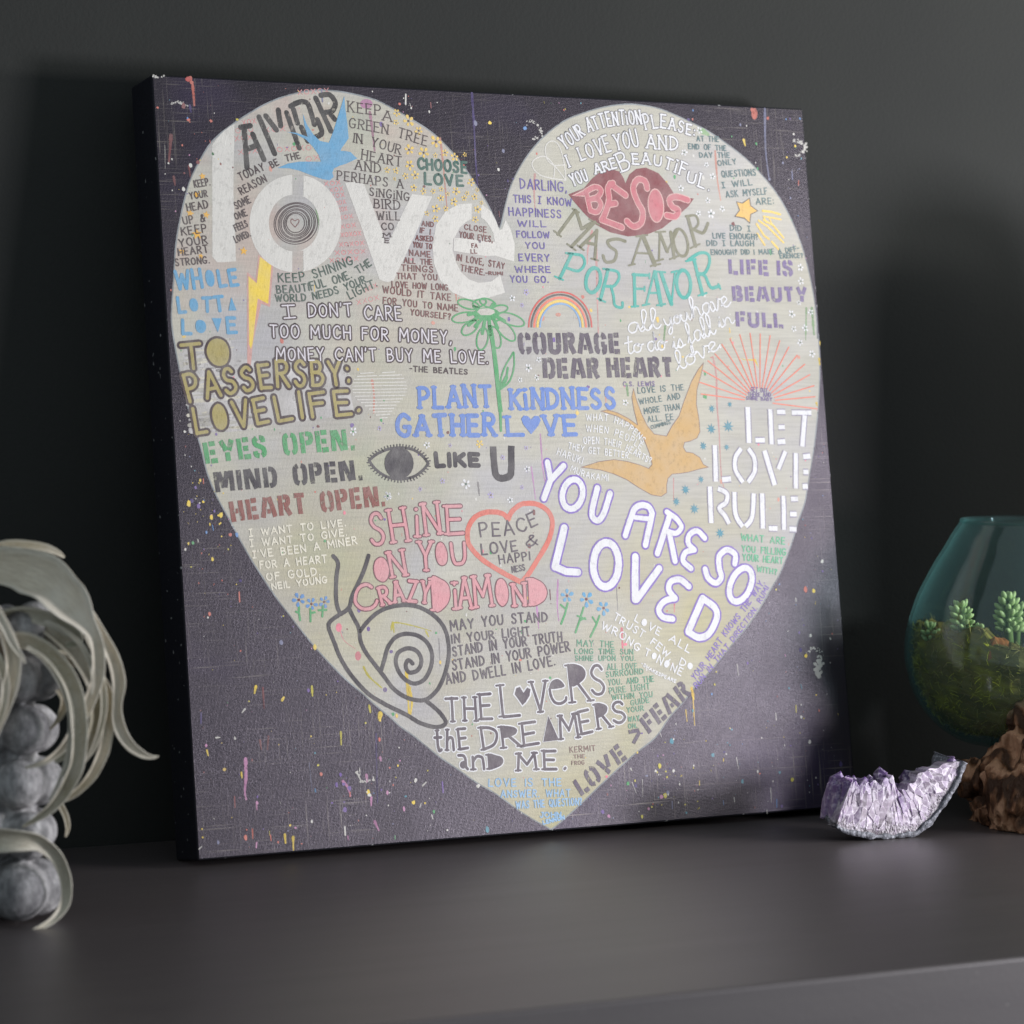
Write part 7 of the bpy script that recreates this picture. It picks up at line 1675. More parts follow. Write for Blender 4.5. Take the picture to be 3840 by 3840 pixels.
  ('P','white',((626.8,535.6),(627,534.6),(628.3,533.8),(629.7,533.8),(630.2,534.6),(629.4,535.6),(627.9,536))),
  ('P','white',((629.7,537.1),(629.1,536.5),(629.1,535.2),(629.7,534.3),(630.5,534.4),(630.8,535.4),(630.5,536.6))),
  ('P','white',((626,537.6),(626.8,535.5),(628.8,534.9),(630.6,536.1),(630.8,538.4),(629.2,539.9),(627.1,539.6))),
  ('P','white',((631.6,522.7),(631.7,521.9),(632.6,521.3),(633.6,521.3),(634,521.8),(633.5,522.6),(632.4,522.9))),
  ('P','white',((627.4,531.5),(626.2,532.2),(624.8,531.8),(624.3,530.7),(625.1,529.6),(626.5,529.5),(627.6,530.3))),
  ('P','white',((625,534.1),(625.2,532.9),(626.9,531.8),(628.7,531.6),(629.3,532.5),(628.3,533.8),(626.4,534.5))),
  ('P','white',((624.8,534.5),(625,533.9),(625.9,533.5),(626.8,533.6),(627,534.2),(626.3,534.7),(625.4,534.8))),
  ('P','white',((627,532.1),(627.2,531.5),(627.9,531.3),(628.4,531.7),(628.5,532.3),(628,532.8),(627.3,532.6))),
  ('P','white',((632.7,525.5),(631.2,527.1),(629,527.1),(627.8,525.5),(628.5,523.6),(630.5,522.7),(632.4,523.5))),
  ('P','white',((625.3,532.6),(624.3,531.2),(624.8,530),(626.5,529.8),(628.2,530.8),(628.5,532.2),(627.2,533))),
  ('P','white',((629.3,529.3),(628.9,527.8),(630,526.5),(631.9,526.5),(633.1,527.7),(632.7,529.2),(631,529.9))),
  ('P','white',((625.4,534.2),(625.1,533.5),(625.5,532.8),(626.5,532.8),(627.2,533.3),(627.1,534.1),(626.3,534.5))),
  ('P','white',((633.3,528.8),(631.9,529.7),(630.3,529.3),(629.8,527.9),(630.7,526.6),(632.4,526.4),(633.6,527.4))),
  ('P','white',((628.5,534.2),(628,533.8),(628,533.1),(628.5,532.6),(629.2,532.7),(629.4,533.3),(629.1,534))),
  ('P','white',((633.3,521.2),(632.4,521.5),(631.7,521.2),(631.7,520.4),(632.4,519.8),(633.4,519.8),(633.8,520.5))),
  ('P','white',((626.5,529.8),(626.6,529.2),(627.2,528.9),(627.8,529.1),(628.1,529.7),(627.7,530.2),(627,530.3))),
  ('P','white',((627.5,535.3),(627.9,534.6),(629.1,534.2),(630.2,534.3),(630.4,534.8),(629.6,535.4),(628.3,535.6))),
  ('P','white',((630.2,535.8),(629.5,534.6),(630.2,533.1),(631.8,532.4),(633,533.1),(633,534.5),(631.7,535.8))),
  ('P','white',((626.8,535.8),(627.5,534.7),(629.5,534),(631.4,534.4),(631.6,535.4),(630.1,536.4),(628,536.5))),
  ('P','white',((632.2,528.6),(630.5,529.7),(628.6,529.4),(627.8,527.8),(628.7,526.2),(630.8,525.7),(632.3,526.8))),
  ('P','white',((626.2,537.5),(624.8,536.7),(624.7,535.5),(626,534.8),(627.8,535.1),(628.6,536.2),(627.9,537.2))),
  ('P','white',((633.8,527.4),(632.8,526.5),(633.1,525.3),(634.4,524.7),(635.7,525.1),(636.1,526.3),(635.2,527.3))),
  ('P','white',((625.6,535.9),(624.2,535.1),(624.2,534),(625.6,533.5),(627.3,533.9),(628.1,534.9),(627.3,535.8))),
  ('P','white',((630,536.2),(629.5,535.8),(629.5,535.3),(630.1,534.9),(630.7,535.1),(631,535.6),(630.6,536.1))),
  ('P','white',((629.8,527.2),(629.3,526.9),(629.2,526.3),(629.7,525.8),(630.4,525.9),(630.8,526.4),(630.5,527))),
  ('P','white',((630.2,528.4),(628.3,527.7),(628,526.2),(629.5,525.1),(631.6,525.2),(632.8,526.5),(632.2,527.9))),
  ('P','white',((627.2,531),(626.7,528.9),(628,527.6),(630.2,528.1),(631.7,530),(631.2,531.9),(629.2,532.3))),
  ('P','white',((630.8,536.7),(629.3,538.2),(627.1,538.1),(625.9,536.5),(626.6,534.6),(628.7,533.8),(630.6,534.7))),
  ('P','white',((625.9,534.7),(624.9,533.9),(625.1,532.9),(626.3,532.4),(627.5,532.8),(627.9,533.8),(627.2,534.6))),
  ('P','white',((630.2,530.8),(628.8,532.2),(627.1,532.1),(626.3,530.7),(627.1,528.9),(628.8,528.1),(630.2,529))),
  ('P','white',((628.7,534.2),(628.2,534.4),(627.6,534.2),(627.4,533.7),(627.7,533.3),(628.4,533.2),(628.8,533.6))),
  ('P','white',((627.3,524.7),(626.8,522.9),(628.2,521.6),(630.3,521.6),(631.7,523.1),(631.2,524.8),(629.3,525.6))),
  ('P','white',((629.8,530.6),(629,530.7),(628.4,530.2),(628.6,529.5),(629.3,529.2),(630,529.4),(630.3,530))),
  ('P','white',((627.2,532.1),(626,531.9),(625.6,531.1),(626.3,530.4),(627.6,530.3),(628.5,530.9),(628.3,531.7))),
  ('P','white',((624.3,533),(622.9,531.7),(623.2,530.3),(625,529.8),(627,530.6),(627.6,532.1),(626.4,533.2))),
  ('P','white',((627.8,534.8),(627.4,535.2),(626.8,535.2),(626.4,534.7),(626.6,534.3),(627.2,534.1),(627.7,534.3))),
  ('P','white',((628.6,525.1),(628.8,524.4),(629.7,524.1),(630.5,524.4),(630.7,525.1),(630,525.7),(629.1,525.7))),
  ('P','white',((624.4,527.5),(623.3,526),(623.9,524.7),(625.8,524.6),(627.5,525.7),(627.7,527.3),(626.3,528))),
  ('P','white',((623.3,532.5),(622.8,531.6),(623.3,530.5),(624.6,530),(625.6,530.5),(625.6,531.6),(624.6,532.5))),
  ('P','white',((616.9,515.8),(616.5,515.8),(616.3,515.6),(616.3,515.3),(616.6,515.1),(616.9,515.3),(617,515.6))),
  ('P','white',((632.3,513.1),(631.9,513.1),(631.3,512.8),(631.1,512.3),(631.4,512.1),(632,512.3),(632.4,512.7))),
  ('P','white',((625.8,511.4),(624.9,511.5),(624.1,511.1),(624.1,510.3),(624.8,509.8),(625.7,510),(626.1,510.7))),
  ('P','white',((634.3,515.6),(633.4,515.5),(633.1,514.9),(633.4,514.3),(634.2,514.1),(634.9,514.5),(634.9,515.1))),
  ('P','white',((627.8,514.9),(627.6,514.2),(628.2,513.6),(629.1,513.4),(629.6,513.9),(629.3,514.6),(628.5,515))),
  ('P','white',((620.3,515.2),(619.9,515.2),(619.7,514.8),(619.8,514.4),(620.2,514.3),(620.6,514.6),(620.7,515))),
  ('P','white',((635.2,519),(634.9,518.8),(634.8,518.5),(635,518.1),(635.3,518.1),(635.6,518.4),(635.5,518.8))),
  ('P','white',((627.5,512.7),(627.1,512.8),(626.4,512.6),(626.1,512.2),(626.3,511.9),(626.9,512),(627.5,512.3))),
  ('P','white',((621.5,512.6),(621.4,512.5),(621.3,512.2),(621.3,512),(621.5,512),(621.6,512.2),(621.7,512.4))),
  ('P','white',((620.9,511.3),(621.3,510.2),(622.2,509.9),(623,510.6),(623,511.7),(622.3,512.4),(621.4,512.2))),
  ('P','white',((621.6,513.3),(621.1,512.8),(621.3,512.2),(622,512),(622.6,512.3),(622.8,512.9),(622.3,513.3))),
  ('P','white',((633,520.3),(632,520.8),(631.1,520.6),(631,519.7),(631.7,518.9),(632.8,518.8),(633.3,519.4))),
  ('P','white',((625.6,512.6),(624.8,511.9),(625.1,511.2),(626.1,511),(627.1,511.5),(627.3,512.3),(626.7,512.8))),
  ('P','white',((620.3,514.2),(619.8,514.6),(618.8,514.6),(618.2,514.1),(618.4,513.6),(619.2,513.3),(620,513.6))),
  ('P','white',((627.4,514.9),(627.1,514.9),(627,514.6),(627,514.3),(627.2,514.2),(627.5,514.4),(627.6,514.7))),
  ('P','white',((624.6,511.9),(624.1,512.3),(623.5,512.2),(623.3,511.7),(623.7,511.2),(624.3,511),(624.7,511.3))),
  ('P','white',((629,511.5),(629.4,511.1),(630.1,511.1),(630.7,511.3),(630.6,511.7),(630,511.9),(629.3,511.8))),
  ('P','white',((624.6,511.8),(624.6,511.6),(624.8,511.4),(625.2,511.4),(625.3,511.6),(625.2,511.8),(624.9,512))),
  ('P','white',((632.2,516.1),(631.6,516.2),(631,515.9),(630.9,515.3),(631.4,515),(632.1,515.1),(632.4,515.6))),
  ('P','white',((619.7,514.8),(619.5,513.8),(620.1,513.3),(621,513.5),(621.6,514.3),(621.4,515.1),(620.6,515.3))),
  ('P','white',((630.6,514.1),(630.6,513.7),(631.1,513.3),(631.7,513.4),(631.9,513.8),(631.6,514.2),(631,514.4))),
  ('P','white',((631.3,519.2),(631.6,518.4),(632.4,518.1),(633.1,518.7),(633.1,519.6),(632.4,520.2),(631.6,520))),
  ('P','white',((165.4,602.1),(164.8,602.4),(164.2,602.1),(164.1,601.5),(164.6,601.1),(165.2,601.1),(165.6,601.5))),
  ('P','white',((165,605.2),(163.9,605.2),(163.4,604.6),(163.8,603.8),(164.8,603.5),(165.7,603.9),(165.8,604.6))),
  ('P','white',((157.4,605.6),(156.9,605.5),(156.5,605),(156.6,604.5),(156.9,604.3),(157.4,604.6),(157.6,605.2))),
  ('P','white',((152.5,604.6),(152.4,604.2),(152.7,603.9),(153.1,603.8),(153.4,604.2),(153.3,604.6),(152.9,604.8))),
  ('P','white',((153.4,605.6),(152.9,604.7),(153.3,603.9),(154.3,603.8),(155.2,604.4),(155.2,605.4),(154.5,605.9))),
  ('P','white',((151.1,596.4),(150.6,596.9),(149.8,596.8),(149.4,596.2),(149.6,595.6),(150.3,595.4),(151,595.8))),
  ('P','white',((156.9,604.5),(156.5,604.9),(155.8,605),(155.3,604.6),(155.4,604.1),(156,603.9),(156.6,604.1))),
  ('P','white',((149.1,597.4),(149.1,597.1),(149.4,596.8),(149.7,596.8),(149.9,597),(149.8,597.3),(149.4,597.5))),
  ('P','white',((153.6,604.3),(153.3,603.8),(153.5,603.5),(154,603.4),(154.4,603.7),(154.5,604.2),(154.2,604.4))),
  ('P','white',((159.4,605.4),(159,605.2),(159,604.7),(159.4,604.3),(159.9,604.4),(160.2,604.8),(160,605.3))),
  ('P','white',((164.9,604.5),(163.9,604.6),(163.3,604),(163.6,603.3),(164.4,602.8),(165.3,603.1),(165.5,603.8))),
  ('P','white',((148.7,597.7),(148,597.2),(148,596.4),(148.7,595.9),(149.6,596.1),(150,596.8),(149.6,597.6))),
  ('P','white',((159.7,603.9),(159.4,603.8),(159.3,603.6),(159.5,603.4),(159.8,603.3),(160,603.5),(160,603.8))),
  ('P','white',((154.9,604.7),(154.6,604.9),(154.2,604.9),(154.1,604.5),(154.3,604.1),(154.7,604),(155,604.2))),
  ('P','white',((161.6,604.8),(160.8,604.9),(160.3,604.4),(160.5,603.8),(161.2,603.4),(161.9,603.6),(162.1,604.2))),
  ('P','white',((150.6,599.4),(150.9,598.7),(151.9,598.4),(152.7,598.8),(152.8,599.5),(152,600),(151.1,600))),
  ('P','white',((157.4,605.8),(157,605.8),(156.4,605.4),(156.2,604.9),(156.4,604.7),(157,604.9),(157.4,605.4))),
  ('P','white',((155.3,606.1),(154.7,606),(154.4,605.5),(154.5,605),(155,604.8),(155.5,605.1),(155.6,605.7))),
  ('P','white',((148.8,597.8),(148.8,596.9),(149.4,596.5),(150.2,596.8),(150.6,597.7),(150.2,598.5),(149.4,598.5))),
  ('P','white',((154.3,604.8),(153.7,605.3),(152.9,605.2),(152.6,604.6),(152.9,603.9),(153.7,603.7),(154.3,604.1))),
  ('P','white',((158.6,605.5),(158.3,604.8),(158.7,604.2),(159.5,604.2),(160.1,604.8),(160,605.5),(159.4,605.8))),
  ('P','white',((151.5,602.8),(151.6,602.4),(152,602.2),(152.4,602.4),(152.5,602.8),(152.2,603.1),(151.8,603.1))),
  ('P','white',((152.4,603),(151.8,602.9),(151.4,602.4),(151.4,601.7),(151.9,601.5),(152.5,601.9),(152.7,602.6))),
  ('P','white',((164.2,604.2),(164,603.9),(164,603.4),(164.4,603.1),(164.7,603.2),(164.8,603.6),(164.6,604))),
  ('P','white',((153.2,605),(152.8,605.8),(152,606),(151.5,605.4),(151.5,604.5),(152.2,603.9),(152.9,604.2))),
  ('P','white',((158.6,604.8),(158.8,604),(159.7,603.6),(160.5,603.9),(160.7,604.7),(160.2,605.4),(159.2,605.4))),
  ('L','bluegrey',2.39,((616.5,2.3),(613.9,40),(615.2,68.9)),0,'r'),
  ('P','bluegrey',((617,69.5),(616.9,69.9),(616.7,70.3),(616.4,70.7),(616,70.9),(615.5,71),(615.1,70.9),(614.7,70.7),(614.4,70.4),(614.3,70),(614.3,69.6),(614.4,69.1),(614.6,68.7),(614.9,68.4),(615.3,68.2),(615.8,68.1),(616.2,68.1),(616.6,68.3),(616.9,68.6),(617,69))),
  ('P','coral4',((607.8,7.3),(607.5,9.1),(606.9,10.6),(606,11.9),(605,12.7),(603.9,13),(602.9,12.8),(602,12.1),(601.4,10.9),(601,9.3),(601,7.6),(601.3,5.9),(602,4.3),(602.8,3.1),(603.8,2.3),(604.9,1.9),(606,2.2),(606.8,2.9),(607.5,4.1),(607.8,5.6))),
  ('P','coral4',((620.5,11),(620.4,11.5),(620.2,11.9),(619.8,12.3),(619.4,12.6),(619,12.7),(618.6,12.6),(618.2,12.4),(617.9,12),(617.7,11.6),(617.7,11.1),(617.8,10.6),(618.1,10.2),(618.4,9.8),(618.8,9.6),(619.3,9.5),(619.7,9.5),(620.1,9.7),(620.3,10.1),(620.5,10.5))),
  ('L','white',1.9,((211.1,612.1),(214.6,609.4)),0,'r'),
  ('L','white',1.3,((207.1,630.3),(208.7,626.8)),0,'r'),
  ('L','white',1.18,((217.8,637.5),(218.9,641.2)),0,'r'),
  ('L','white',1.23,((419.3,610.1),(420.5,612.6)),0,'r'),
  ('L','white',0.74,((419.7,622.5),(423.2,632.6)),0,'r'),
  ('L','white',0.62,((430.6,620.7),(429.6,636.7)),0,'r'),
  ('L','white',0.75,((531.6,607),(532.9,617.8)),0,'r'),
  ('L','white',0.76,((539.7,522.8),(540.3,533)),0,'r'),
  ('L','white',1.01,((566.2,637),(565.7,650.2)),0,'r'),
  ('L','white',0.88,((560.3,656.8),(560.2,660.6)),0,'r'),
  ('L','white',0.75,((452.1,579.8),(453.9,584.3)),0,'r'),
  ('L','white',0.63,((539.9,522.2),(540.5,533)),0,'r'),
  ('L','yel3',3.26,((489.2,541.9),(490.5,552)),0,'r'),
  ('L','yel3',1.5,((489.9,550.7),(489.5,575.7)),0,'r'),
  ('L','yel3',1.25,((481.3,561.5),(481.7,571.6)),0,'r'),
  ('L','white',1.62,((50.2,537.7),(47.5,540.5)),0,'r'),
  ('L','yel',2.32,((61.5,519.2),(59.8,524.9)),0,'r'),
  ('L','yel',2.79,((84.6,532),(86.3,529.7)),0,'r'),
  ('L','yel2',2.34,((112.7,521.7),(112.8,529.9)),0,'r'),
  ('L','yel',4.73,((175.1,548.5),(174.1,553.4)),0,'r'),
  ('L','rose3',1.86,((67.7,520.6),(67.8,538.1)),0,'r'),
  ('L','yel2',2.83,((165.2,540.8),(166,546.8)),0,'r'),
  ('L','coral4',3.18,((602,3.6),(604.5,10.1)),0,'r'),
  ('L','yel',2.38,((590.2,33),(591.3,38.2)),0,'r'),
  ('L','yel',1.32,((658.5,223.4),(658.5,227.3)),0,'r'),
  ('L','yel',2.11,((656.2,239.8),(656.5,245.7)),0,'r'),
  ('L','yel',2.1,((649.3,281.7),(649.9,284.3)),0,'r'),
  ('L','mauve',2.99,((48.1,579.4),(47.4,594.9),(45.7,606.3),(46.5,612.7)),0,'r'),
  ('L','mauve',2.57,((136,603.5),(139.6,607.8),(142.3,616.2)),0,'r'),
  ('L','mauve',2.82,((158.4,599.6),(158.6,605.5)),0,'r'),
  ('L','mauve',2.11,((161.6,618.7),(161.1,625.7)),0,'r'),
  ('L','mauve',2.58,((163.4,639.3),(166.7,647.2)),0,'r'),
  ('L','mauve',2.36,((172.5,585.2),(172.9,588.2)),0,'r'),
  ('L','yel',1.84,((43.6,590.1),(43.9,594.7)),0,'r'),
  ('L','yel',2.31,((79.5,644.4),(79.7,651.3)),0,'r'),
  ('L','yel',2.31,((86.9,647.2),(86.5,657.6)),0,'r'),
  ('L','yel2',1.88,((137,561.9),(136.7,572.5)),0,'r'),
  ('L','yel',1.83,((13.9,569.9),(14.9,574.5)),0,'r'),
  ('L','rose3',1.85,((62.2,564.6),(63,572.2)),0,'r'),
  ('L','rose3',1.62,((70,561.6),(68.6,572.5)),0,'r'),
  ('L','coral4',1.38,((50.4,637.7),(50.3,645.7)),0,'r'),
  ('L','bluegrey',0.58,((105.8,585.8),(107,610.3)),0,'r'),
  ('L','white',1.64,((149.5,596.1),(152.9,604)),0,'r'),
  ('L','white',0.94,((152.3,593.4),(152.6,599.3)),0,'r'),
  ('L','white',0.94,((157.9,606.1),(158.2,602)),0,'r'),
  ('L','white',1.18,((164.7,602.4),(165.8,604.8)),0,'r'),
  ('L','violet',1.18,((170,565),(167.1,623.7)),0,'r'),
  ('L','white',1.61,((39.9,562.2),(39.4,560.4)),0,'r'),
  ('L','white',1.61,((22.6,560),(26.3,560)),0,'r'),
  ('L','mauve',1.61,((55.5,618.5),(55.6,621.9)),0,'r'),
  ('L','mauve',1.4,((137.3,649.8),(137.7,653.3)),0,'r'),
  ('L','white',1.13,((1.7,650.7),(4.5,648.6)),0,'r'),
  ('L','yel3',2.75,((28.3,586.8),(29.3,586.6)),0,'r'),
  ('L','yel',1.59,((5.4,634.4),(5.4,634.7)),0,'r'),
  ('L','yel',1.59,((5.6,641.3),(5.7,641.5)),0,'r'),
 ]),
]

PM = {'paint': mat_paint('brush_paint', 0.15), 'dry': mat_paint('dry_brush_paint', 0.75, 1.0, 230), 'wash': mat_paint('thin_paint', 0.6, 0.55), 'heart': mat_heart()}
heart_pts = None
for name, label, layer, mat, prims in ART:
    pt = Paint(layer)
    for p in prims:
        k = p[0]
        if k in 'FSB':                                  # every painted flower and star is a part of its own
            q = Paint(layer)
            if k == 'F': q.flower(p[2], p[3], p[4], p[1], p[5])
            else: q.star(p[2], p[3], p[4], p[1], 5 if k == 'S' else 8, .45)
            q.build('painted_flower' if k == 'F' else 'painted_star', PM[mat], canvas); continue
        if k == 'H':
            heart_pts = [Vector((q[0] + random.uniform(-.3, .3), q[1] + random.uniform(-.3, .3))) for q in catmull(p[2], 5, True)]
            COLS['heart'] = COLS['heartc']; pt.poly(heart_pts, 'heart')
        elif k == 'P': pt.poly(p[2], p[1], p[3] if len(p) > 3 else 0)
        elif k == 'L': pt.line(p[3], p[4], p[2], p[1], p[5], p[6] if len(p) > 6 else 0, name in ('colour_wash', 'paint_drips', 'pale_patch'))
        elif k == 'T': pt.text(p[1], p[2], p[3], p[4], p[5], p[6], p[7], p[8])
    if not pt.f: continue
    o = pt.build(name, PM[mat], canvas)
    o['label'] = label
    if name in ('pale_patch', 'colour_wash', 'pattern_lettering', 'paint_drips'): o['kind'] = 'stuff'

# flecks of paint thrown over the whole canvas
def inside(poly, x, y):
    c = False; j = len(poly) - 1
    for i in range(len(poly)):
        if (poly[i].y > y) != (poly[j].y > y) and x < (poly[j].x - poly[i].x) * (y - poly[i].y) / (poly[j].y - poly[i].y) + poly[i].x: c = not c
        j = i
    return c
pt = Paint(2)
rnd = random.Random(11)
pal = ['white'] * 6 + ['yel'] * 4 + ['yel2'] * 3 + ['coral4'] * 4 + ['rose3'] * 4 + ['mauve'] * 2 + ['purp'] * 3 + ['violet'] * 3 + ['teal2'] * 2 + ['green'] + ['bluegrey'] * 4 + ['blue3'] * 2
centres = [(rnd.uniform(0, 660), rnd.uniform(0, 660), rnd.uniform(12, 50), rnd.choice(pal)) for _ in range(70)]
n = 0
while n < 1200:
    if rnd.random() < .6:
        c = rnd.choice(centres); x, y = c[0] + rnd.gauss(0, c[2]), c[1] + rnd.gauss(0, c[2]); col = c[3] if rnd.random() < .6 else rnd.choice(pal)
    else: x, y, col = rnd.uniform(5, 655), rnd.uniform(5, 655), rnd.choice(pal)
    if not (4 < x < 656 and 4 < y < 656): continue
    if inside(heart_pts, x, y):
        if rnd.random() < .72: continue
        col = rnd.choice(['coral4', 'purp', 'yel3', 'pinkb', 'green', 'white', 'white', 'coral2', 'maroon'])
    r = min(2.0, rnd.expovariate(1 / .5) + .2)
    if rnd.random() < .10: pt.stroke([(x, y), (x + rnd.uniform(-.8, .8), y + r * rnd.uniform(2, 6))], r * .7, col, 'r', 0)
    else: pt.blob(x, y, r, col, rnd.uniform(.7, 1.6))
    n += 1
o = pt.build('paint_splatter', PM['paint'], canvas); o['kind'] = 'stuff'; o['label'] = 'flecks of white, yellow, coral and violet paint'

# ------------------------------------------------------------------ things seen side on: x right, y away, z up in metres
FACE = math.atan2(-0.44588, 0.89509)
def colour(me, fn):
    ca = me.color_attributes.new('col', 'FLOAT_COLOR', 'POINT')
    for i, v in enumerate(me.vertices): ca.data[i].color = (*fn(v.co), 1)
def remeshed(bm, voxel, name):
    me = bm_mesh(bm, name); o = bpy.data.objects.new('tmp', me); COL.objects.link(o)
    m = o.modifiers.new('r', 'REMESH'); m.mode = 'VOXEL'; m.voxel_size = voxel
    dg = bpy.context.evaluated_depsgraph_get(); dg.update()
    out = bpy.data.meshes.new_from_object(o.evaluated_get(dg)); out.name = name
    bpy.data.objects.remove(o); bpy.data.meshes.remove(me)
    for p in out.polygons: p.use_smooth = True
    return out
def ball(bm, c, r, sub=4):
    if not isinstance(r, tuple): r = (r, r, r)
    bmesh.ops.create_icosphere(bm, subdivisions=sub, radius=1, matrix=Matrix.Translation(c) @ Matrix.Diagonal((*r, 1)))

# ---- cluster vase of grey balls, left edge
VX, VY, VS = 60, 3450, 5043.0
vase = thing('pottery_vase', 'grey mottled vase shaped like a column of stacked balls, at the left edge', 'vase', (-0.5332, -0.2245, 0), FACE)
bm = bmesh.new()
rv = random.Random(3)
for py, r, rho, n, a0 in ((3325, 104, 80, 4, .35), (3125, 86, 92, 4, .80), (2935, 94, 92, 4, .25), (2728, 94, 90, 4, .62), (2530, 92, 92, 4, .12), (2345, 84, 85, 4, .5)):
    for k in range(n):
        a = a0 + 6.2832 * k / n + rv.uniform(-.12, .12); q = r * rv.uniform(.97, 1.1)
        ball(bm, (math.cos(a) * rho / VS, math.sin(a) * rho / VS, (VY - py) / VS + rv.uniform(-.002, .002)), q / VS, 3)
ball(bm, (0, 0, 0.115), (0.017, 0.017, 0.115), 3)
me = remeshed(bm, 0.0012, 'vase_body')
lo = min(v.co.z for v in me.vertices)
for v in me.vertices:
    v.co.z = max(v.co.z, 0.0)
    v.co += Vector(v.co.normalized()) * 0.0006 * noise.noise(v.co * 90)
body = obj('body', me, mat_stone(), vase)

# ---- air plant draped over the vase
plant = thing('air_plant', 'silvery green air plant with long curling leaves draped over the grey vase', 'plant', (-0.5332, -0.2245, 0.215), FACE)
ML = mat_leaf()
def leaf(pts, tw, dep, col, curl=.35):
    # pts: x, y along the leaf and its width; dep: distance in front of (-) or behind the vase axis, from root to tip
    n = len(pts)
    ctr = [Vector(((x / 2.147 - VX) / VS, dep[0] + (dep[1] - dep[0]) * i / (n - 1) if len(dep) == 2 else dep[i], (VY - 1950 - y / 2.147) / VS - 0.215)) for i, (x, y, w) in enumerate(pts)]
    wd = [Vector((w * 1.18 / 2.147 / VS, (tw[0] + (tw[1] - tw[0]) * i / (n - 1)), 0)) for i, (x, y, w) in enumerate(pts)]
    C = catmull(ctr, 8); W = catmull(wd, 8)
    vs, fs, cs = [], [], []
    K = 9
    for i, c in enumerate(C):
        t = (C[min(i + 1, len(C) - 1)] - C[max(i - 1, 0)]).normalized()
        s = Vector((t.z, 0, -t.x)); s = s.normalized() if s.length > 1e-4 else Vector((1, 0, 0))
        d = Vector((0, -1, 0)); d = (d - t * d.dot(t)).normalized()
        a = R(W[i].y); wv = s * math.cos(a) + d * math.sin(a); nv = -s * math.sin(a) + d * math.cos(a)
        for j in range(K):
            q = (j / (K - 1)) * 2 - 1
            wave = 1 + .10 * noise.noise(c * 70 + Vector((q * .3, 0, 7)))
            vs.append(c + wv * q * wave * W[i].x / 2 + nv * (q * q - .5) * (curl * 1.5) * W[i].x + nv * 0.0006 * noise.noise(c * 60 + Vector((q, 0, 0))))
            f = i / (len(C) - 1); e = abs(q)
            base = Vector(lin(col)); edge = Vector(lin((222, 220, 208)))
            cs.append(base.lerp(edge, max(0, (e - .72)) * 1.6))
    for i in range(len(C) - 1):
        for j in range(K - 1):
            a = i * K + j; fs.append((a, a + 1, a + K + 1, a + K))
    me = mesh_from(vs, fs, 'leaf', True)
    ca = me.color_attributes.new('col', 'FLOAT_COLOR', 'POINT')
    for i, c in enumerate(cs): ca.data[i].color = (*c, 1)
    uv = me.uv_layers.new(name='UVMap')
    for li, lp in enumerate(me.loops): uv.data[li].uv = ((lp.vertex_index // K) / 24 + dep[0] * 90, (lp.vertex_index % K) / (K - 1))
    o = obj('leaf', me, ML, plant)
    m = o.modifiers.new('thickness', 'SOLIDIFY'); m.thickness = 0.0006; m.offset = 0
    return o
GR, BR, OL = (216, 206, 186), (168, 142, 114), (188, 176, 148)
leaf([(-200, 420, 240), (-60, 370, 260), (150, 380, 275), (350, 430, 310), (520, 530, 310), (660, 670, 260), (765, 800, 140), (835, 910, 90), (860, 1040, 90), (850, 1220, 90), (790, 1400, 80), (690, 1600, 70), (560, 1800, 50), (420, 1900, 36), (280, 1940, 14)], (25, 10), [-.012, -.014, -.018, -.024, -.03, -.034, -.036, -.036, -.035, -.033, -.031, -.03, -.032, -.036, -.036], GR, .26)
leaf([(700, 640, 60), (800, 770, 66), (885, 930, 72), (960, 1090, 84), (1000, 1280, 84), (985, 1450, 66), (985, 1580, 72), (1020, 1700, 78), (1090, 1800, 66), (1180, 1870, 46), (1250, 1892, 24), (1300, 1888, 6)], (20, -5), (-.026, -.01), GR, .3)
leaf([(-160, 420, 110), (-40, 560, 105), (80, 740, 95), (170, 920, 100), (205, 1100, 105), (180, 1290, 105), (110, 1480, 100), (20, 1680, 95), (-80, 1850, 80)], (35, 15), (-.044, -.05), GR, .36)
leaf([(120, 960, 120), (280, 950, 120), (430, 1010, 115), (560, 1130, 112), (650, 1280, 112), (700, 1480, 108), (715, 1700, 105), (695, 1900, 100), (620, 2080, 92), (520, 2220, 70), (400, 2320, 44), (270, 2395, 10)], (30, 5), (-.034, -.046), (166, 158, 134), .36)
leaf([(560, 1100, 90), (700, 1160, 90), (820, 1260, 86), (900, 1420, 84), (905, 1600, 84), (870, 1800, 84), (790, 1990, 78), (680, 2130, 56), (570, 2210, 36), (480, 2245, 8)], (40, 30), (-.012, -.02), OL, .34)
leaf([(480, 980, 130), (620, 1060, 130), (730, 1180, 120), (770, 1320, 100), (800, 1480, 110), (800, 1640, 120), (740, 1800, 110), (660, 1910, 70), (590, 1960, 20)], (35, 25), (-.006, -.012), (150, 146, 122), .3)
leaf([(-220, 2500, 200), (-60, 2500, 195), (110, 2490, 175), (270, 2500, 140), (400, 2540, 110), (500, 2640, 95), (560, 2780, 84), (578, 2920, 76), (560, 3050, 66), (490, 3150, 50), (380, 3215, 34), (250, 3262, 8)], (-20, 10), [-.040, -.045, -.046, -.044, -.038, -.031, -.026, -.024, -.025, -.03, -.036, -.042], (206, 200, 180), .24)
leaf([(60, 760, 120), (190, 720, 120), (330, 720, 120), (480, 760, 120), (610, 830, 110), (700, 900, 84), (690, 960, 60), (600, 980, 30)], (-40, -20), (-.026, -.03), (140, 140, 112), .4)
leaf([(-120, 300, 70), (20, 215, 76), (190, 200, 76), (360, 220, 66), (480, 260, 44), (540, 300, 10)], (50, 40), (-.006, .004), OL, .3)
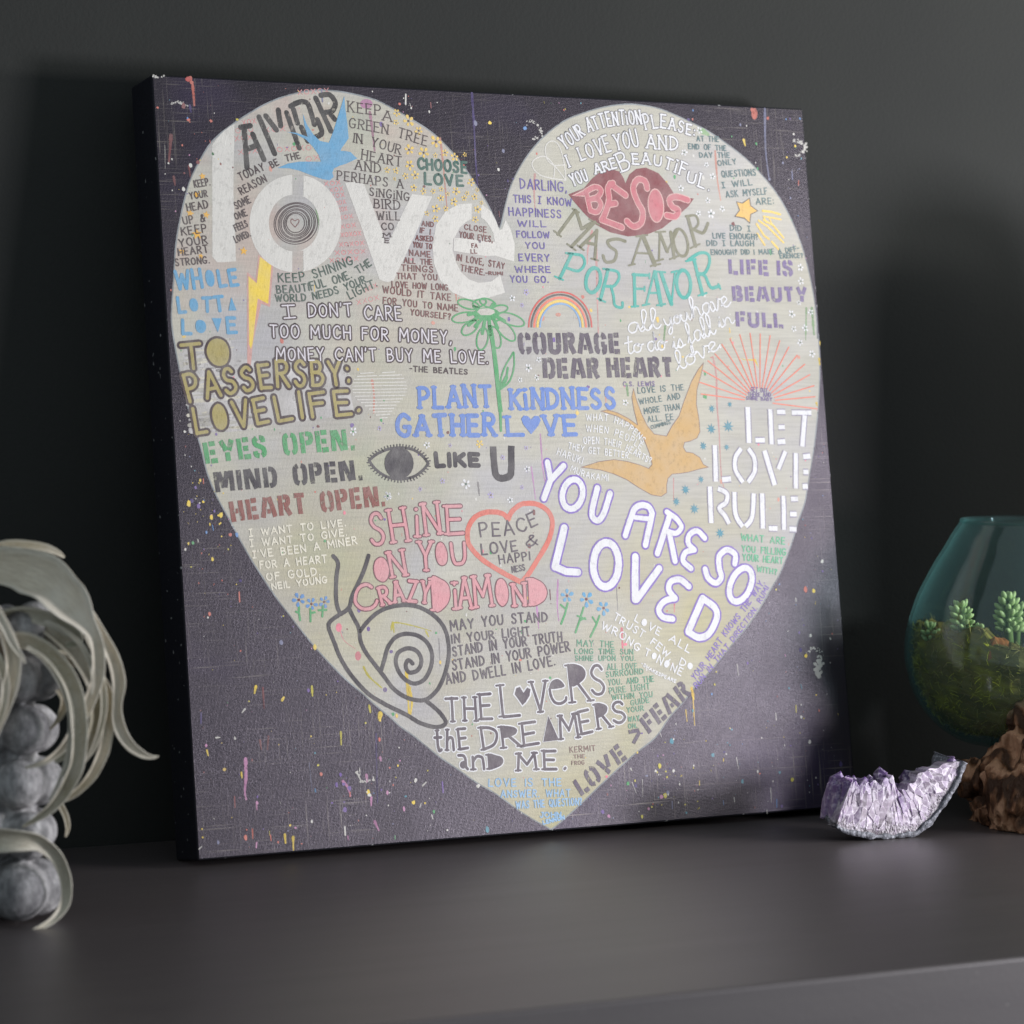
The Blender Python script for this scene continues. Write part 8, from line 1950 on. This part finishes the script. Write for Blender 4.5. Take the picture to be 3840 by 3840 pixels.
leaf([(-120, 640, 170), (0, 800, 170), (60, 980, 165), (60, 1180, 160), (10, 1400, 150), (-80, 1600, 130)], (15, 10), (-.036, -.046), (136, 108, 84), .3)
leaf([(420, 2200, 40), (480, 2280, 40), (535, 2380, 36), (556, 2470, 28), (545, 2540, 8)], (30, 30), (.004, -.006), OL, .3)
leaf([(480, 1350, 50), (530, 1430, 60), (520, 1520, 56), (470, 1620, 30), (400, 1700, 8)], (40, 40), (-.004, -.002), OL, .3)
leaf([(200, 760, 150), (330, 860, 160), (460, 930, 150), (600, 960, 110), (690, 1020, 60)], (-30, -30), (-.006, -.014), (186, 186, 172), .3)
leaf([(640, 1520, 40), (660, 1640, 84), (620, 1760, 90), (560, 1850, 70), (470, 1930, 30)], (20, 20), (-.002, -.01), (172, 172, 152), .3)
leaf([(420, 860, 60), (620, 1000, 110), (760, 1200, 110), (800, 1350, 60), (770, 1420, 10)], (30, 20), (-.02, -.024), (168, 164, 146), .3)

leaf([(300, 980, 40), (450, 1090, 44), (570, 1260, 44), (640, 1460, 40), (650, 1680, 36), (610, 1900, 30), (540, 2080, 20), (480, 2190, 6)], (50, 10), (-.040, -.044), (206, 200, 184), .3)
leaf([(-100, 480, 60), (40, 640, 56), (140, 800, 52), (220, 960, 44), (290, 1060, 22), (310, 1100, 6)], (10, 30), (-.048, -.05), (206, 200, 184), .3)
leaf([(760, 900, 40), (840, 1080, 44), (880, 1280, 46), (890, 1480, 44), (850, 1680, 36), (780, 1840, 22), (720, 1930, 6)], (40, 20), (-.03, -.026), (182, 176, 156), .3)
leaf([(-120, 900, 70), (0, 960, 70), (100, 1080, 66), (150, 1240, 60), (140, 1420, 50), (80, 1600, 34), (0, 1740, 10)], (40, 20), (-.05, -.052), (190, 182, 160), .3)
leaf([(440, 780, 30), (600, 860, 36), (730, 980, 40), (800, 1120, 36), (820, 1260, 24), (810, 1360, 6)], (60, 40), (-.034, -.036), (206, 200, 184), .3)

# ---- amethyst geode piece
GX, GY, GS = 3309, 3149, 4290.0
geode = thing('amethyst_geode', 'crescent piece of amethyst geode with lilac and purple crystals and a grey crust', 'crystal', (0.2589, -0.1878, 0), FACE + R(24))
def g4(x, y): return Vector((((2950 + x / 2.171) - GX) / GS + .009, 0, (GY - (2550 + y / 2.171)) / GS))
OUT_ = catmull([g4(*p) for p in ((262, 1180), (340, 1228), (500, 1264), (640, 1290), (780, 1300), (900, 1298), (1040, 1280), (1160, 1200), (1280, 1080), (1370, 960), (1450, 830), (1492, 712))], 8)
INN = catmull([g4(*p) for p in ((425, 790), (450, 778), (520, 792), (620, 795), (720, 775), (800, 778), (845, 880), (900, 900), (950, 830), (1060, 765), (1180, 728), (1320, 700), (1480, 706))], 8)
def at(L_, s):
    q = max(0, min(1, s)) * (len(L_) - 1); i = min(int(q), len(L_) - 2); return L_[i].lerp(L_[i + 1], q - i)
DEP = 0.034
rg = random.Random(21)
# crust: the outer skin, rough, wrapped from the front round the underside to the back
vs, fs = [], []
N, Mq = 120, 16
for i in range(N + 1):
    s = i / N; o_ = at(OUT_, s); inn = at(INN, s); d = (inn - o_).normalized()
    for j in range(Mq + 1):
        y = DEP * j / Mq; shrink = 0.010 * (j / Mq) ** 1.6
        p = o_ + d * shrink + Vector((0, y - 0.0006, 0)); k = noise.noise(p * 320) * 0.0014 + noise.noise(p * 110) * 0.0022
        vs.append(p - d * k)
    for j in range(Mq + 1):
        y = DEP * (Mq - j) / Mq; shrink = 0.010 * ((Mq - j) / Mq) ** 1.6 + 0.0042 + 0.002 * noise.noise(o_ * 120)
        vs.append(o_ + d * shrink + Vector((0, y - 0.0006, 0)))
RW = 2 * (Mq + 1)
for i in range(N):
    for j in range(RW):
        a, b = i * RW + j, i * RW + (j + 1) % RW; fs.append((a, a + RW, b + RW, b))
fs.append(tuple(range(RW))); fs.append(tuple(N * RW + j for j in range(RW))[::-1])
for i, v in enumerate(vs):
    if v.z < 0.0004: vs[i] = Vector((v.x, v.y, 0.0004))
obj('crust', mesh_from(vs, fs, 'crust', True), mat_crust(), geode)
MCR = mat_crystal()
WH, LI, PU, DP = lin((166, 156, 166)), lin((146, 124, 160)), lin((88, 58, 118)), lin((54, 32, 80))
def crystal_mesh(rows, name, flat_=1.0):
    vs, fs, cs = [], [], []
    for (b, t, w, yy, c0, c1, tip) in rows:
        ax = (t - b); L = ax.length; ax.normalize(); sx = Vector((0, 1, 0)); sz = ax.cross(sx).normalized(); rot = rg.uniform(0, 1.05); i0 = len(vs)
        # rings: root, waist, shoulder, then the tip
        for f, wr in ((0, .55), (.35, .95), (1 - tip, 1.0)):
            for k in range(6):
                a = rot + k * math.pi / 3; ww = w * wr * rg.uniform(.85, 1.15)
                vs.append(b + ax * L * f + sx * (math.cos(a) * ww * flat_ + yy) + sz * math.sin(a) * ww); cs.append(Vector(c0).lerp(Vector(c1), f ** 1.5))
        vs.append(b + ax * L + sx * (yy + rg.uniform(-.3, .3) * w) + sz * rg.uniform(-.4, .4) * w); cs.append(Vector(c1))
        for r_ in range(2):
            for k in range(6):
                a, c = i0 + r_ * 6 + k, i0 + r_ * 6 + (k + 1) % 6; fs.append((a, c, c + 6, a + 6))
        for k in range(6): fs.append((i0 + 12 + k, i0 + 12 + (k + 1) % 6, i0 + 18))
        fs.append(tuple(i0 + k for k in range(6))[::-1])
    me = mesh_from(vs, fs, name)
    ca = me.color_attributes.new('col', 'FLOAT_COLOR', 'POINT')
    for i, c in enumerate(cs): ca.data[i].color = (*c, 1)
    return me
# the sawn front: shards fanning up from a fine grained band by the crust
NF, MF = 300, 70
cells = []
for k in range(150): cells.append((rg.random(), rg.uniform(.16, 1.05), .034, .20, 0))
for k in range(420): cells.append((rg.random(), rg.uniform(-.02, .24), .0085, .05, 1))
cells = [c + (rg.uniform(.5, 1.15), rg.uniform(-1, 1), rg.uniform(-1, 1), rg.random(), rg.uniform(-.35, .35)) for c in cells]
def cell_at(s, f):
    best = None; b2 = 9
    for c in cells:
        ds = (s - c[0] - (f - c[1]) * c[9] * .12) / c[2]
        if abs(ds) > 3: continue
        d = ds * ds + ((f - c[1]) / c[3]) ** 2
        if c[4] and f > .26: d += 4
        if not c[4] and f < .12: d += 4
        if best is None or d < best[0]:
            if best: b2 = best[0]
            best = (d, c)
        elif d < b2: b2 = d
    return best[1], math.sqrt(b2) - math.sqrt(best[0])
vs, fs, cs = [], [], []
for i in range(NF + 1):
    s = i / NF; o_, n_ = at(OUT_, s), at(INN, s)
    top = .93 + .07 * math.sin(s * 57) * math.sin(s * 23 + 1)
    for j in range(MF + 1):
        f = j / MF; c, gap_ = cell_at(s, f)
        p = o_.lerp(n_, .03 + (top - .03) * f)
        y = .0016 + .0011 * (c[6] * (s - c[0]) / c[2] + c[7] * (f - c[1]) / c[3]) * (.5 if c[4] else 1.0)
        vs.append(p + Vector((0, max(.0002, min(.0045, y)), 0)))
        k = Vector(lin((116, 108, 114))).lerp(Vector(WH), max(0, min(1, (f - .12) * 5)))
        if not c[4]: k = k.lerp(Vector(LI), c[8] * .7)
        k = k.lerp(Vector(PU), max(0, min(.85, (f - .68) * 2.6 * (1.0 if s < .5 else .35 if s < .75 else .12))))
        k = k * c[5]
        if gap_ < .16: k = k.lerp(Vector(lin((212, 206, 214))), .55 * (c[8] > .35))
        cs.append(k)
for i in range(NF):
    for j in range(MF):
        a = i * (MF + 1) + j; fs.append((a, a + MF + 1, a + MF + 2, a + 1))
n0 = len(vs)
vs += [v + Vector((0, .014, 0)) for v in vs]; cs += cs
for i in range(NF):
    a = i * (MF + 1) + MF; fs.append((a, a + MF + 1, a + MF + 1 + n0, a + n0))
fs.append(tuple(range(MF + 1)) + tuple(n0 + k for k in range(MF, -1, -1)))
me = mesh_from(vs, fs, 'cut_face')
ca = me.color_attributes.new('col', 'FLOAT_COLOR', 'POINT')
for i, c in enumerate(cs): ca.data[i].color = (*c, 1)
obj('cut_face', me, MCR, geode)
def shard(s, f0, f1, w, y, c0, c1, tip, skew=.03):
    o_, n_ = at(OUT_, s), at(INN, s); s2 = max(0, min(1, s + rg.uniform(-skew, skew)))
    return (o_.lerp(n_, f0), at(OUT_, s2).lerp(at(INN, s2), f1), w, y, c0, c1, tip)
rows = []
for y in (.0095, .016, .024, .030):
    for i in range(9):
        s = (i + rg.uniform(.1, .9)) / 9
        k = rg.uniform(.84, 1.12) if s < .45 else rg.uniform(.75, .98) if s < .62 else rg.uniform(.8, 1.0)
        rows.append(shard(s, .15, k, rg.uniform(.0062, .0100), y + rg.uniform(-.003, .003), Vector(LI), Vector(PU) if rg.random() < .45 else Vector(DP), rg.uniform(.1, .25), .06))
obj('purple_points', crystal_mesh(rows, 'purple_points'), MCR, geode)

# ---- driftwood block and the glass bowl slumped over it
BX, BY, BS = 3819.4, 3032.9, 3994.6
def w2(px, py, y=0.0): return Vector(((px - BX) / BS, y, (BY - py) / BS))
wood = thing('driftwood', 'dark burnt driftwood block under the glass bowl', 'driftwood', (0.4803, -0.0837, 0), FACE)
bm = bmesh.new()
for px, py, y, rx, ry, rz in ((3850, 2690, -.080, 100, .060, 118), (3880, 2820, -.080, 150, .065, 200), (3790, 2790, -.100, 92, .045, 110), (3745, 2930, -.105, 118, .050, 190), (3650, 2905, -.06, 95, .03, 56), (3585, 2885, -.05, 62, .022, 30), (3870, 3000, -.085, 260, .085, 105), (4060, 2860, -.06, 200, .08, 290), (3705, 3000, -.09, 95, .05, 90), (3900, 2880, -.135, 56, .025, 190), (3815, 2930, -.145, 46, .022, 140), (3790, 3070, -.12, 120, .04, 60)):
    ball(bm, w2(px, py, y), (rx / BS, ry, rz / BS), 4)
me = remeshed(bm, 0.0020, 'driftwood')
nv = [v.normal.copy() for v in me.vertices]
for v, n_ in zip(me.vertices, nv):
    p = v.co
    w_ = noise.noise(p * 18) * 1.8
    q = Vector((p.x * 52 + w_, p.y * 52 + w_, p.z * 15 + w_ * .8))
    h = max(0, noise.noise(p * 26 + Vector((4, 1, 2)))) * 0.022 + abs(noise.noise(q)) * 0.016 + abs(noise.noise(q * 2.1)) * 0.008 + noise.noise(Vector((p.x * 200, p.y * 200, p.z * 50))) * 0.0030
    v.co = p - n_ * (h - .0105)
    v.co.z = max(v.co.z, 0.0003)
obj('block', me, mat_wood(), wood)

bowl = thing('glass_bowl', 'teal glass bowl of moss and succulents slumped over the driftwood', 'glass bowl', (0.4803, -0.0837, 0.115), FACE)
BC = (3862 - BX) / BS
def dent(x):
    t = max(0, min(1, (x + .040) / .026)); t = t * t * (3 - 2 * t)
    return -.02 + (.105 + .02) * t + max(0, min(.010, (x + .022) * .3))
prof = [(259, 1951), (292, 2000), (319, 2047), (357, 2108), (391, 2171), (418, 2225), (438, 2280), (453, 2330), (464, 2383), (468, 2445), (465, 2485), (456, 2523), (445, 2570), (427, 2611), (402, 2655), (370, 2694), (339, 2725), (303, 2751), (272, 2768), (241, 2779), (172, 2793), (102, 2799), (60, 2801)]
prof = [Vector((r / BS, 0, (BY - z) / BS)) for r, z in prof]
prof = catmull(prof, 3)
def lathe(prof, n, fn=None):
    vs, fs = [], []
    for p in prof:
        for k in range(n):
            a = 6.28319 * k / n; v = Vector((BC + p.x * math.cos(a), p.x * math.sin(a), p.z))
            vs.append(fn(v) if fn else v)
    for i in range(len(prof) - 1):
        for k in range(n):
            a, b = i * n + k, i * n + (k + 1) % n; fs.append((a, a + n, b + n, b))
    fs.append(tuple((len(prof) - 1) * n + k for k in range(n)))
    return vs, fs
def slump(v, off=0.0):
    z = max(v.z, dent(v.x) + off + .004 * noise.noise(v * 18)) if v.z < .15 else v.z
    return Vector((v.x, v.y, z - .115))
vs, fs = lathe(prof, 96, slump)
gb = obj('bowl', mesh_from(vs, fs, 'bowl', True), mat_glass(), bowl)
m = gb.modifiers.new('thickness', 'SOLIDIFY'); m.thickness = 0.0028; m.offset = -1
# the rolled lip
vs, fs = [], []
n, k_ = 96, 8; rr = prof[0].x - .001; zz = prof[0].z - .115
for i in range(n):
    a = 6.28319 * i / n
    for j in range(k_):
        b = 6.28319 * j / k_; q = rr + math.cos(b) * .0022; vs.append(Vector((BC + q * math.cos(a), q * math.sin(a), zz + math.sin(b) * .0022)))
for i in range(n):
    for j in range(k_):
        a, b = i * k_ + j, i * k_ + (j + 1) % k_; c, d = ((i + 1) % n) * k_ + j, ((i + 1) % n) * k_ + (j + 1) % k_; fs.append((a, c, d, b))
obj('rim', mesh_from(vs, fs, 'rim', True), gb.data.materials[0], bowl)

# ---- moss in the bowl
MOSS = mat_attr('dry_moss', .9, .1, 30, .35, (40, 38, 14))
def moss_top(x, y):
    return (BY - 2352) / BS + .016 * noise.noise(Vector((x * 34, y * 34, 3))) - max(0, x - BC + .055) * .30 + .009 * noise.noise(Vector((x * 110, y * 110, 9)))
rm = random.Random(5)
mc = [lin((146, 146, 50)), lin((196, 192, 54)), lin((110, 104, 48)), lin((140, 122, 78)), lin((170, 160, 94)), lin((96, 90, 44))]
def patch(p):
    q = noise.noise(p * 34) * .5 + .5 + rm.uniform(-.12, .12); i = max(0, min(len(mc) - 1, int(q * 7 - .6))); return mc[i]
inner = [Vector((max(p.x - .006, .001), 0, p.z + (.004 if p.x < .09 else 0))) for p in prof]
vs, fs, cs = [], [], []
def slump_in(v):
    z = max(v.z, dent(v.x) + .007) if v.z < .15 else v.z
    z = min(z, max(moss_top(v.x, v.y), dent(v.x) + .007)); k = 1 + .05 * noise.noise(v * 70) - .03
    return Vector((BC + (v.x - BC) * k, v.y * k, z))
v1, f1 = lathe([p for p in inner if p.z < .21], 72, slump_in)
vs += v1; fs += f1; cs += [Vector(lin((104, 98, 46))).lerp(Vector(patch(v)), .3) for v in v1]
K = len(v1)
for _ in range(9000):                                   # fine strands all over the clump
    b = v1[rm.randrange(72 * 8, K - 72 * 3)]; nrm = Vector((b.x - BC, b.y, (b.z - .15) * 1.0)).normalized()
    d = (nrm * rm.uniform(-.2, .5) + Vector((rm.gauss(0, .8), rm.gauss(0, .8), rm.gauss(0.1, .8)))).normalized(); L = rm.uniform(.003, .010) * (1.8 if b.z > moss_top(b.x, b.y) - .012 and rm.random() < .4 else 1.0); w = rm.uniform(.00014, .0003); c = patch(b) if rm.random() < .82 else Vector(lin((168, 164, 66)))
    e = (d + Vector((rm.gauss(0, .5), rm.gauss(0, .5), rm.gauss(0, .5)))).normalized(); p = Vector(b); s1 = d.cross(Vector((.3, .5, .8))).normalized() * w; s2 = d.cross(s1).normalized() * w; i0 = len(vs)
    for q in range(4):
        t = q / 3; c_ = p + d.lerp(e, t) * L * t
        rad = Vector((c_.x - BC, c_.y, 0))
        vs += [c_ + s1, c_ - s1 * .5 + s2, c_ - s1 * .5 - s2]; cs += [Vector(c) * rm.uniform(.8, 1.3)] * 3
    for q in range(3):
        for k in range(3):
            a, g = i0 + q * 3 + k, i0 + q * 3 + (k + 1) % 3; fs.append((a, g, g + 3, a + 3))
# keep every strand inside the glass
pr = sorted([(p.z, p.x) for p in prof])
def rmax(z):
    for (z0, r0), (z1, r1) in zip(pr[:-1], pr[1:]):
        if z0 <= z <= z1: return r0 + (r1 - r0) * (z - z0) / max(z1 - z0, 1e-6)
    return .07
for i, v in enumerate(vs):
    v = Vector(v); lowz = max(dent(v.x) + .005, .0735); v.z = max(v.z, lowz) if v.z < .15 else v.z
    g = math.hypot(v.x - BC, v.y); lim = rmax(v.z) - .0042
    if g > lim: v.x = BC + (v.x - BC) * lim / g; v.y *= lim / g
    vs[i] = v
me = mesh_from(vs, fs, 'moss')
ca = me.color_attributes.new('col', 'FLOAT_COLOR', 'POINT')
for i, c in enumerate(cs): ca.data[i].color = (*c, 1)
moss = obj('moss', me, MOSS)
moss.location = (0.4803, -0.0837, 0); moss.rotation_euler = (0, 0, FACE)
moss['kind'] = 'stuff'; moss['label'] = 'tangled olive moss filling the glass bowl'; moss['category'] = 'moss'

# ---- succulents rooted in the moss
WM = Matrix.Translation((0.4803, -0.0837, 0)) @ Matrix.Rotation(FACE, 4, 'Z')
ML2 = mat_attr('succulent_leaf', .45, .4, 90, .25, (196, 214, 170))
bm = bmesh.new(); bmesh.ops.create_icosphere(bm, subdivisions=2, radius=1)
for v in bm.verts:
    t = v.co.z; f = (1 - .12 * t) if t > 0 else 1.0 + .25 * t
    v.co = Vector((v.co.x * .0023 * f, v.co.y * .0020 * f, (t + 1) * .0043))
leaf_me = bm_mesh(bm, 'succulent_leaf', True)
colour(leaf_me, lambda c: Vector(lin((116, 150, 84))).lerp(Vector(lin((168, 190, 124))), min(1, c.z / .0086)))
leaf_me.materials.append(ML2)
STEM = mat_plain('succulent_stem', (96, 120, 66), .6, .3)
def succulent(px, py, y, H, n, lab, sc=1.0, spread=1.0, lean=0.0):
    base = WM @ w2(px, py, y)
    t = thing('succulent', lab, 'succulent', base, FACE, 'succulents in the glass bowl')
    bm = bmesh.new(); bmesh.ops.create_cone(bm, cap_ends=True, segments=8, radius1=.0034 * sc, radius2=.0022 * sc, depth=H * .75 + .012, matrix=Matrix.Translation((0, 0, (H * .75 - .012) / 2)))
    for v in bm.verts: v.co.x += lean * max(0, v.co.z)
    obj('stem', bm_mesh(bm, 'stem', True), STEM, t)
    per = 7; lv = max(2, n // per)
    for q_ in range(lv):
        f = q_ / (lv - 1); m_ = per if f < .95 else per - 2
        for k in range(m_):
            a = 6.2832 * (k + .5 * q_) / m_ + random.uniform(-.2, .2); o = bpy.data.objects.new('leaf', leaf_me); COL.objects.link(o); o.parent = t
            z = H * (.05 + .66 * f) + random.uniform(-.0008, .0008); rad = .0040 * sc * (1 - .62 * f ** 3)
            tilt = R(62 - 34 * f ** 2 + random.uniform(-10, 10)); d = Vector((math.cos(a) * math.sin(tilt), math.sin(a) * math.sin(tilt), math.cos(tilt)))
            o.location = (math.cos(a) * rad + lean * z, math.sin(a) * rad, z)
            o.rotation_mode = 'QUATERNION'; o.rotation_quaternion = d.to_track_quat('Z', 'Y'); g = sc * random.uniform(.72, .98); o.scale = (g, g, g)
succulent(3574, 2345, -.060, .029, 35, 'pale upright succulent in the left half of the glass bowl', 1.22, 1.0, -.1)
succulent(3752, 2360, -.045, .042, 49, 'tallest light green succulent at the right of the glass bowl', 1.36, 1.0, -.05)
succulent(3478, 2390, -.030, .0165, 24, 'small dim succulent against the left glass of the bowl', 1.0, 1.0, -.2)
succulent(3806, 2370, -.005, .030, 34, 'grey green succulent behind the tallest one', 1.0, 1.0, .12)
succulent(3625, 2372, -.065, .012, 22, 'tiny succulent tuft low between the two pale succulents', .9, 1.0, .2)
# ---- chips of bark and stone in the moss
def chip(name, lab, cat, px, py, y, sx, sy, sz, mat, rot):
    bm = bmesh.new(); bmesh.ops.create_icosphere(bm, subdivisions=3, radius=1)
    for v in bm.verts:
        k = 1 + .25 * noise.noise(v.co * 2.1 + Vector((px, 0, 0))); v.co = Vector((max(-.7, min(.7, v.co.x)) * sx, max(-.7, min(.7, v.co.y)) * sy, max(-.8, min(.8, v.co.z)) * sz)) * k
    o = obj(name, bm_mesh(bm, name), mat); o.location = WM @ w2(px, py, y); o.rotation_euler = (0, rot, FACE); o['label'] = lab; o['category'] = cat
chip('bark_chip', 'orange brown chip of bark stuck in the moss', 'bark', 3680, 2425, -.090, .012, .005, .020, mat_plain('orange_bark', (150, 92, 44), .8, .2), .12)
chip('crystal_chunk', 'greyish lilac chunk of rock by the right edge in the bowl', 'rock', 3822, 2405, -.085, .016, .010, .024, mat_plain('lilac_rock', (150, 132, 146), .5, .4), .25)

# ---- a tall jar added out of view on the right to cast the wall shadow
BLOCKM = mat_plain('blocker_black', (40, 40, 44), .5, .4)
def make_blocker(lab, loc, top, r):
    blocker = thing('shadow_blocker', lab, 'blocker', loc, 0, 'added shadow blockers beyond the right edge')
    bm = bmesh.new()
    pj = [(.0, 0), (r * .75, 0), (r * .93, .05), (r, .2), (r, top - .14), (r * .93, top - .07), (r * .72, top - .025), (r * .4, top - .003), (0, top)]
    pj = catmull([Vector((a, 0, b)) for a, b in pj], 4)
    rings = [[bm.verts.new((max(p.x, .0005) * math.cos(6.28319 * k / 40), max(p.x, .0005) * math.sin(6.28319 * k / 40), max(p.z, 0))) for k in range(40)] for p in pj]
    for a, b in zip(rings[:-1], rings[1:]):
        for k in range(40): bm.faces.new((a[k], a[(k + 1) % 40], b[(k + 1) % 40], b[k]))
    obj('blocker_body', bm_mesh(bm, 'blocker_body', True), BLOCKM, blocker)
make_blocker('shorter dark jar added beyond the right edge to shade the wall', (0.70, -0.172, 0), .535, .09)
make_blocker('taller dark jar added further beyond the right edge to shade the wall', (0.86, -0.01, 0), .60, .10)
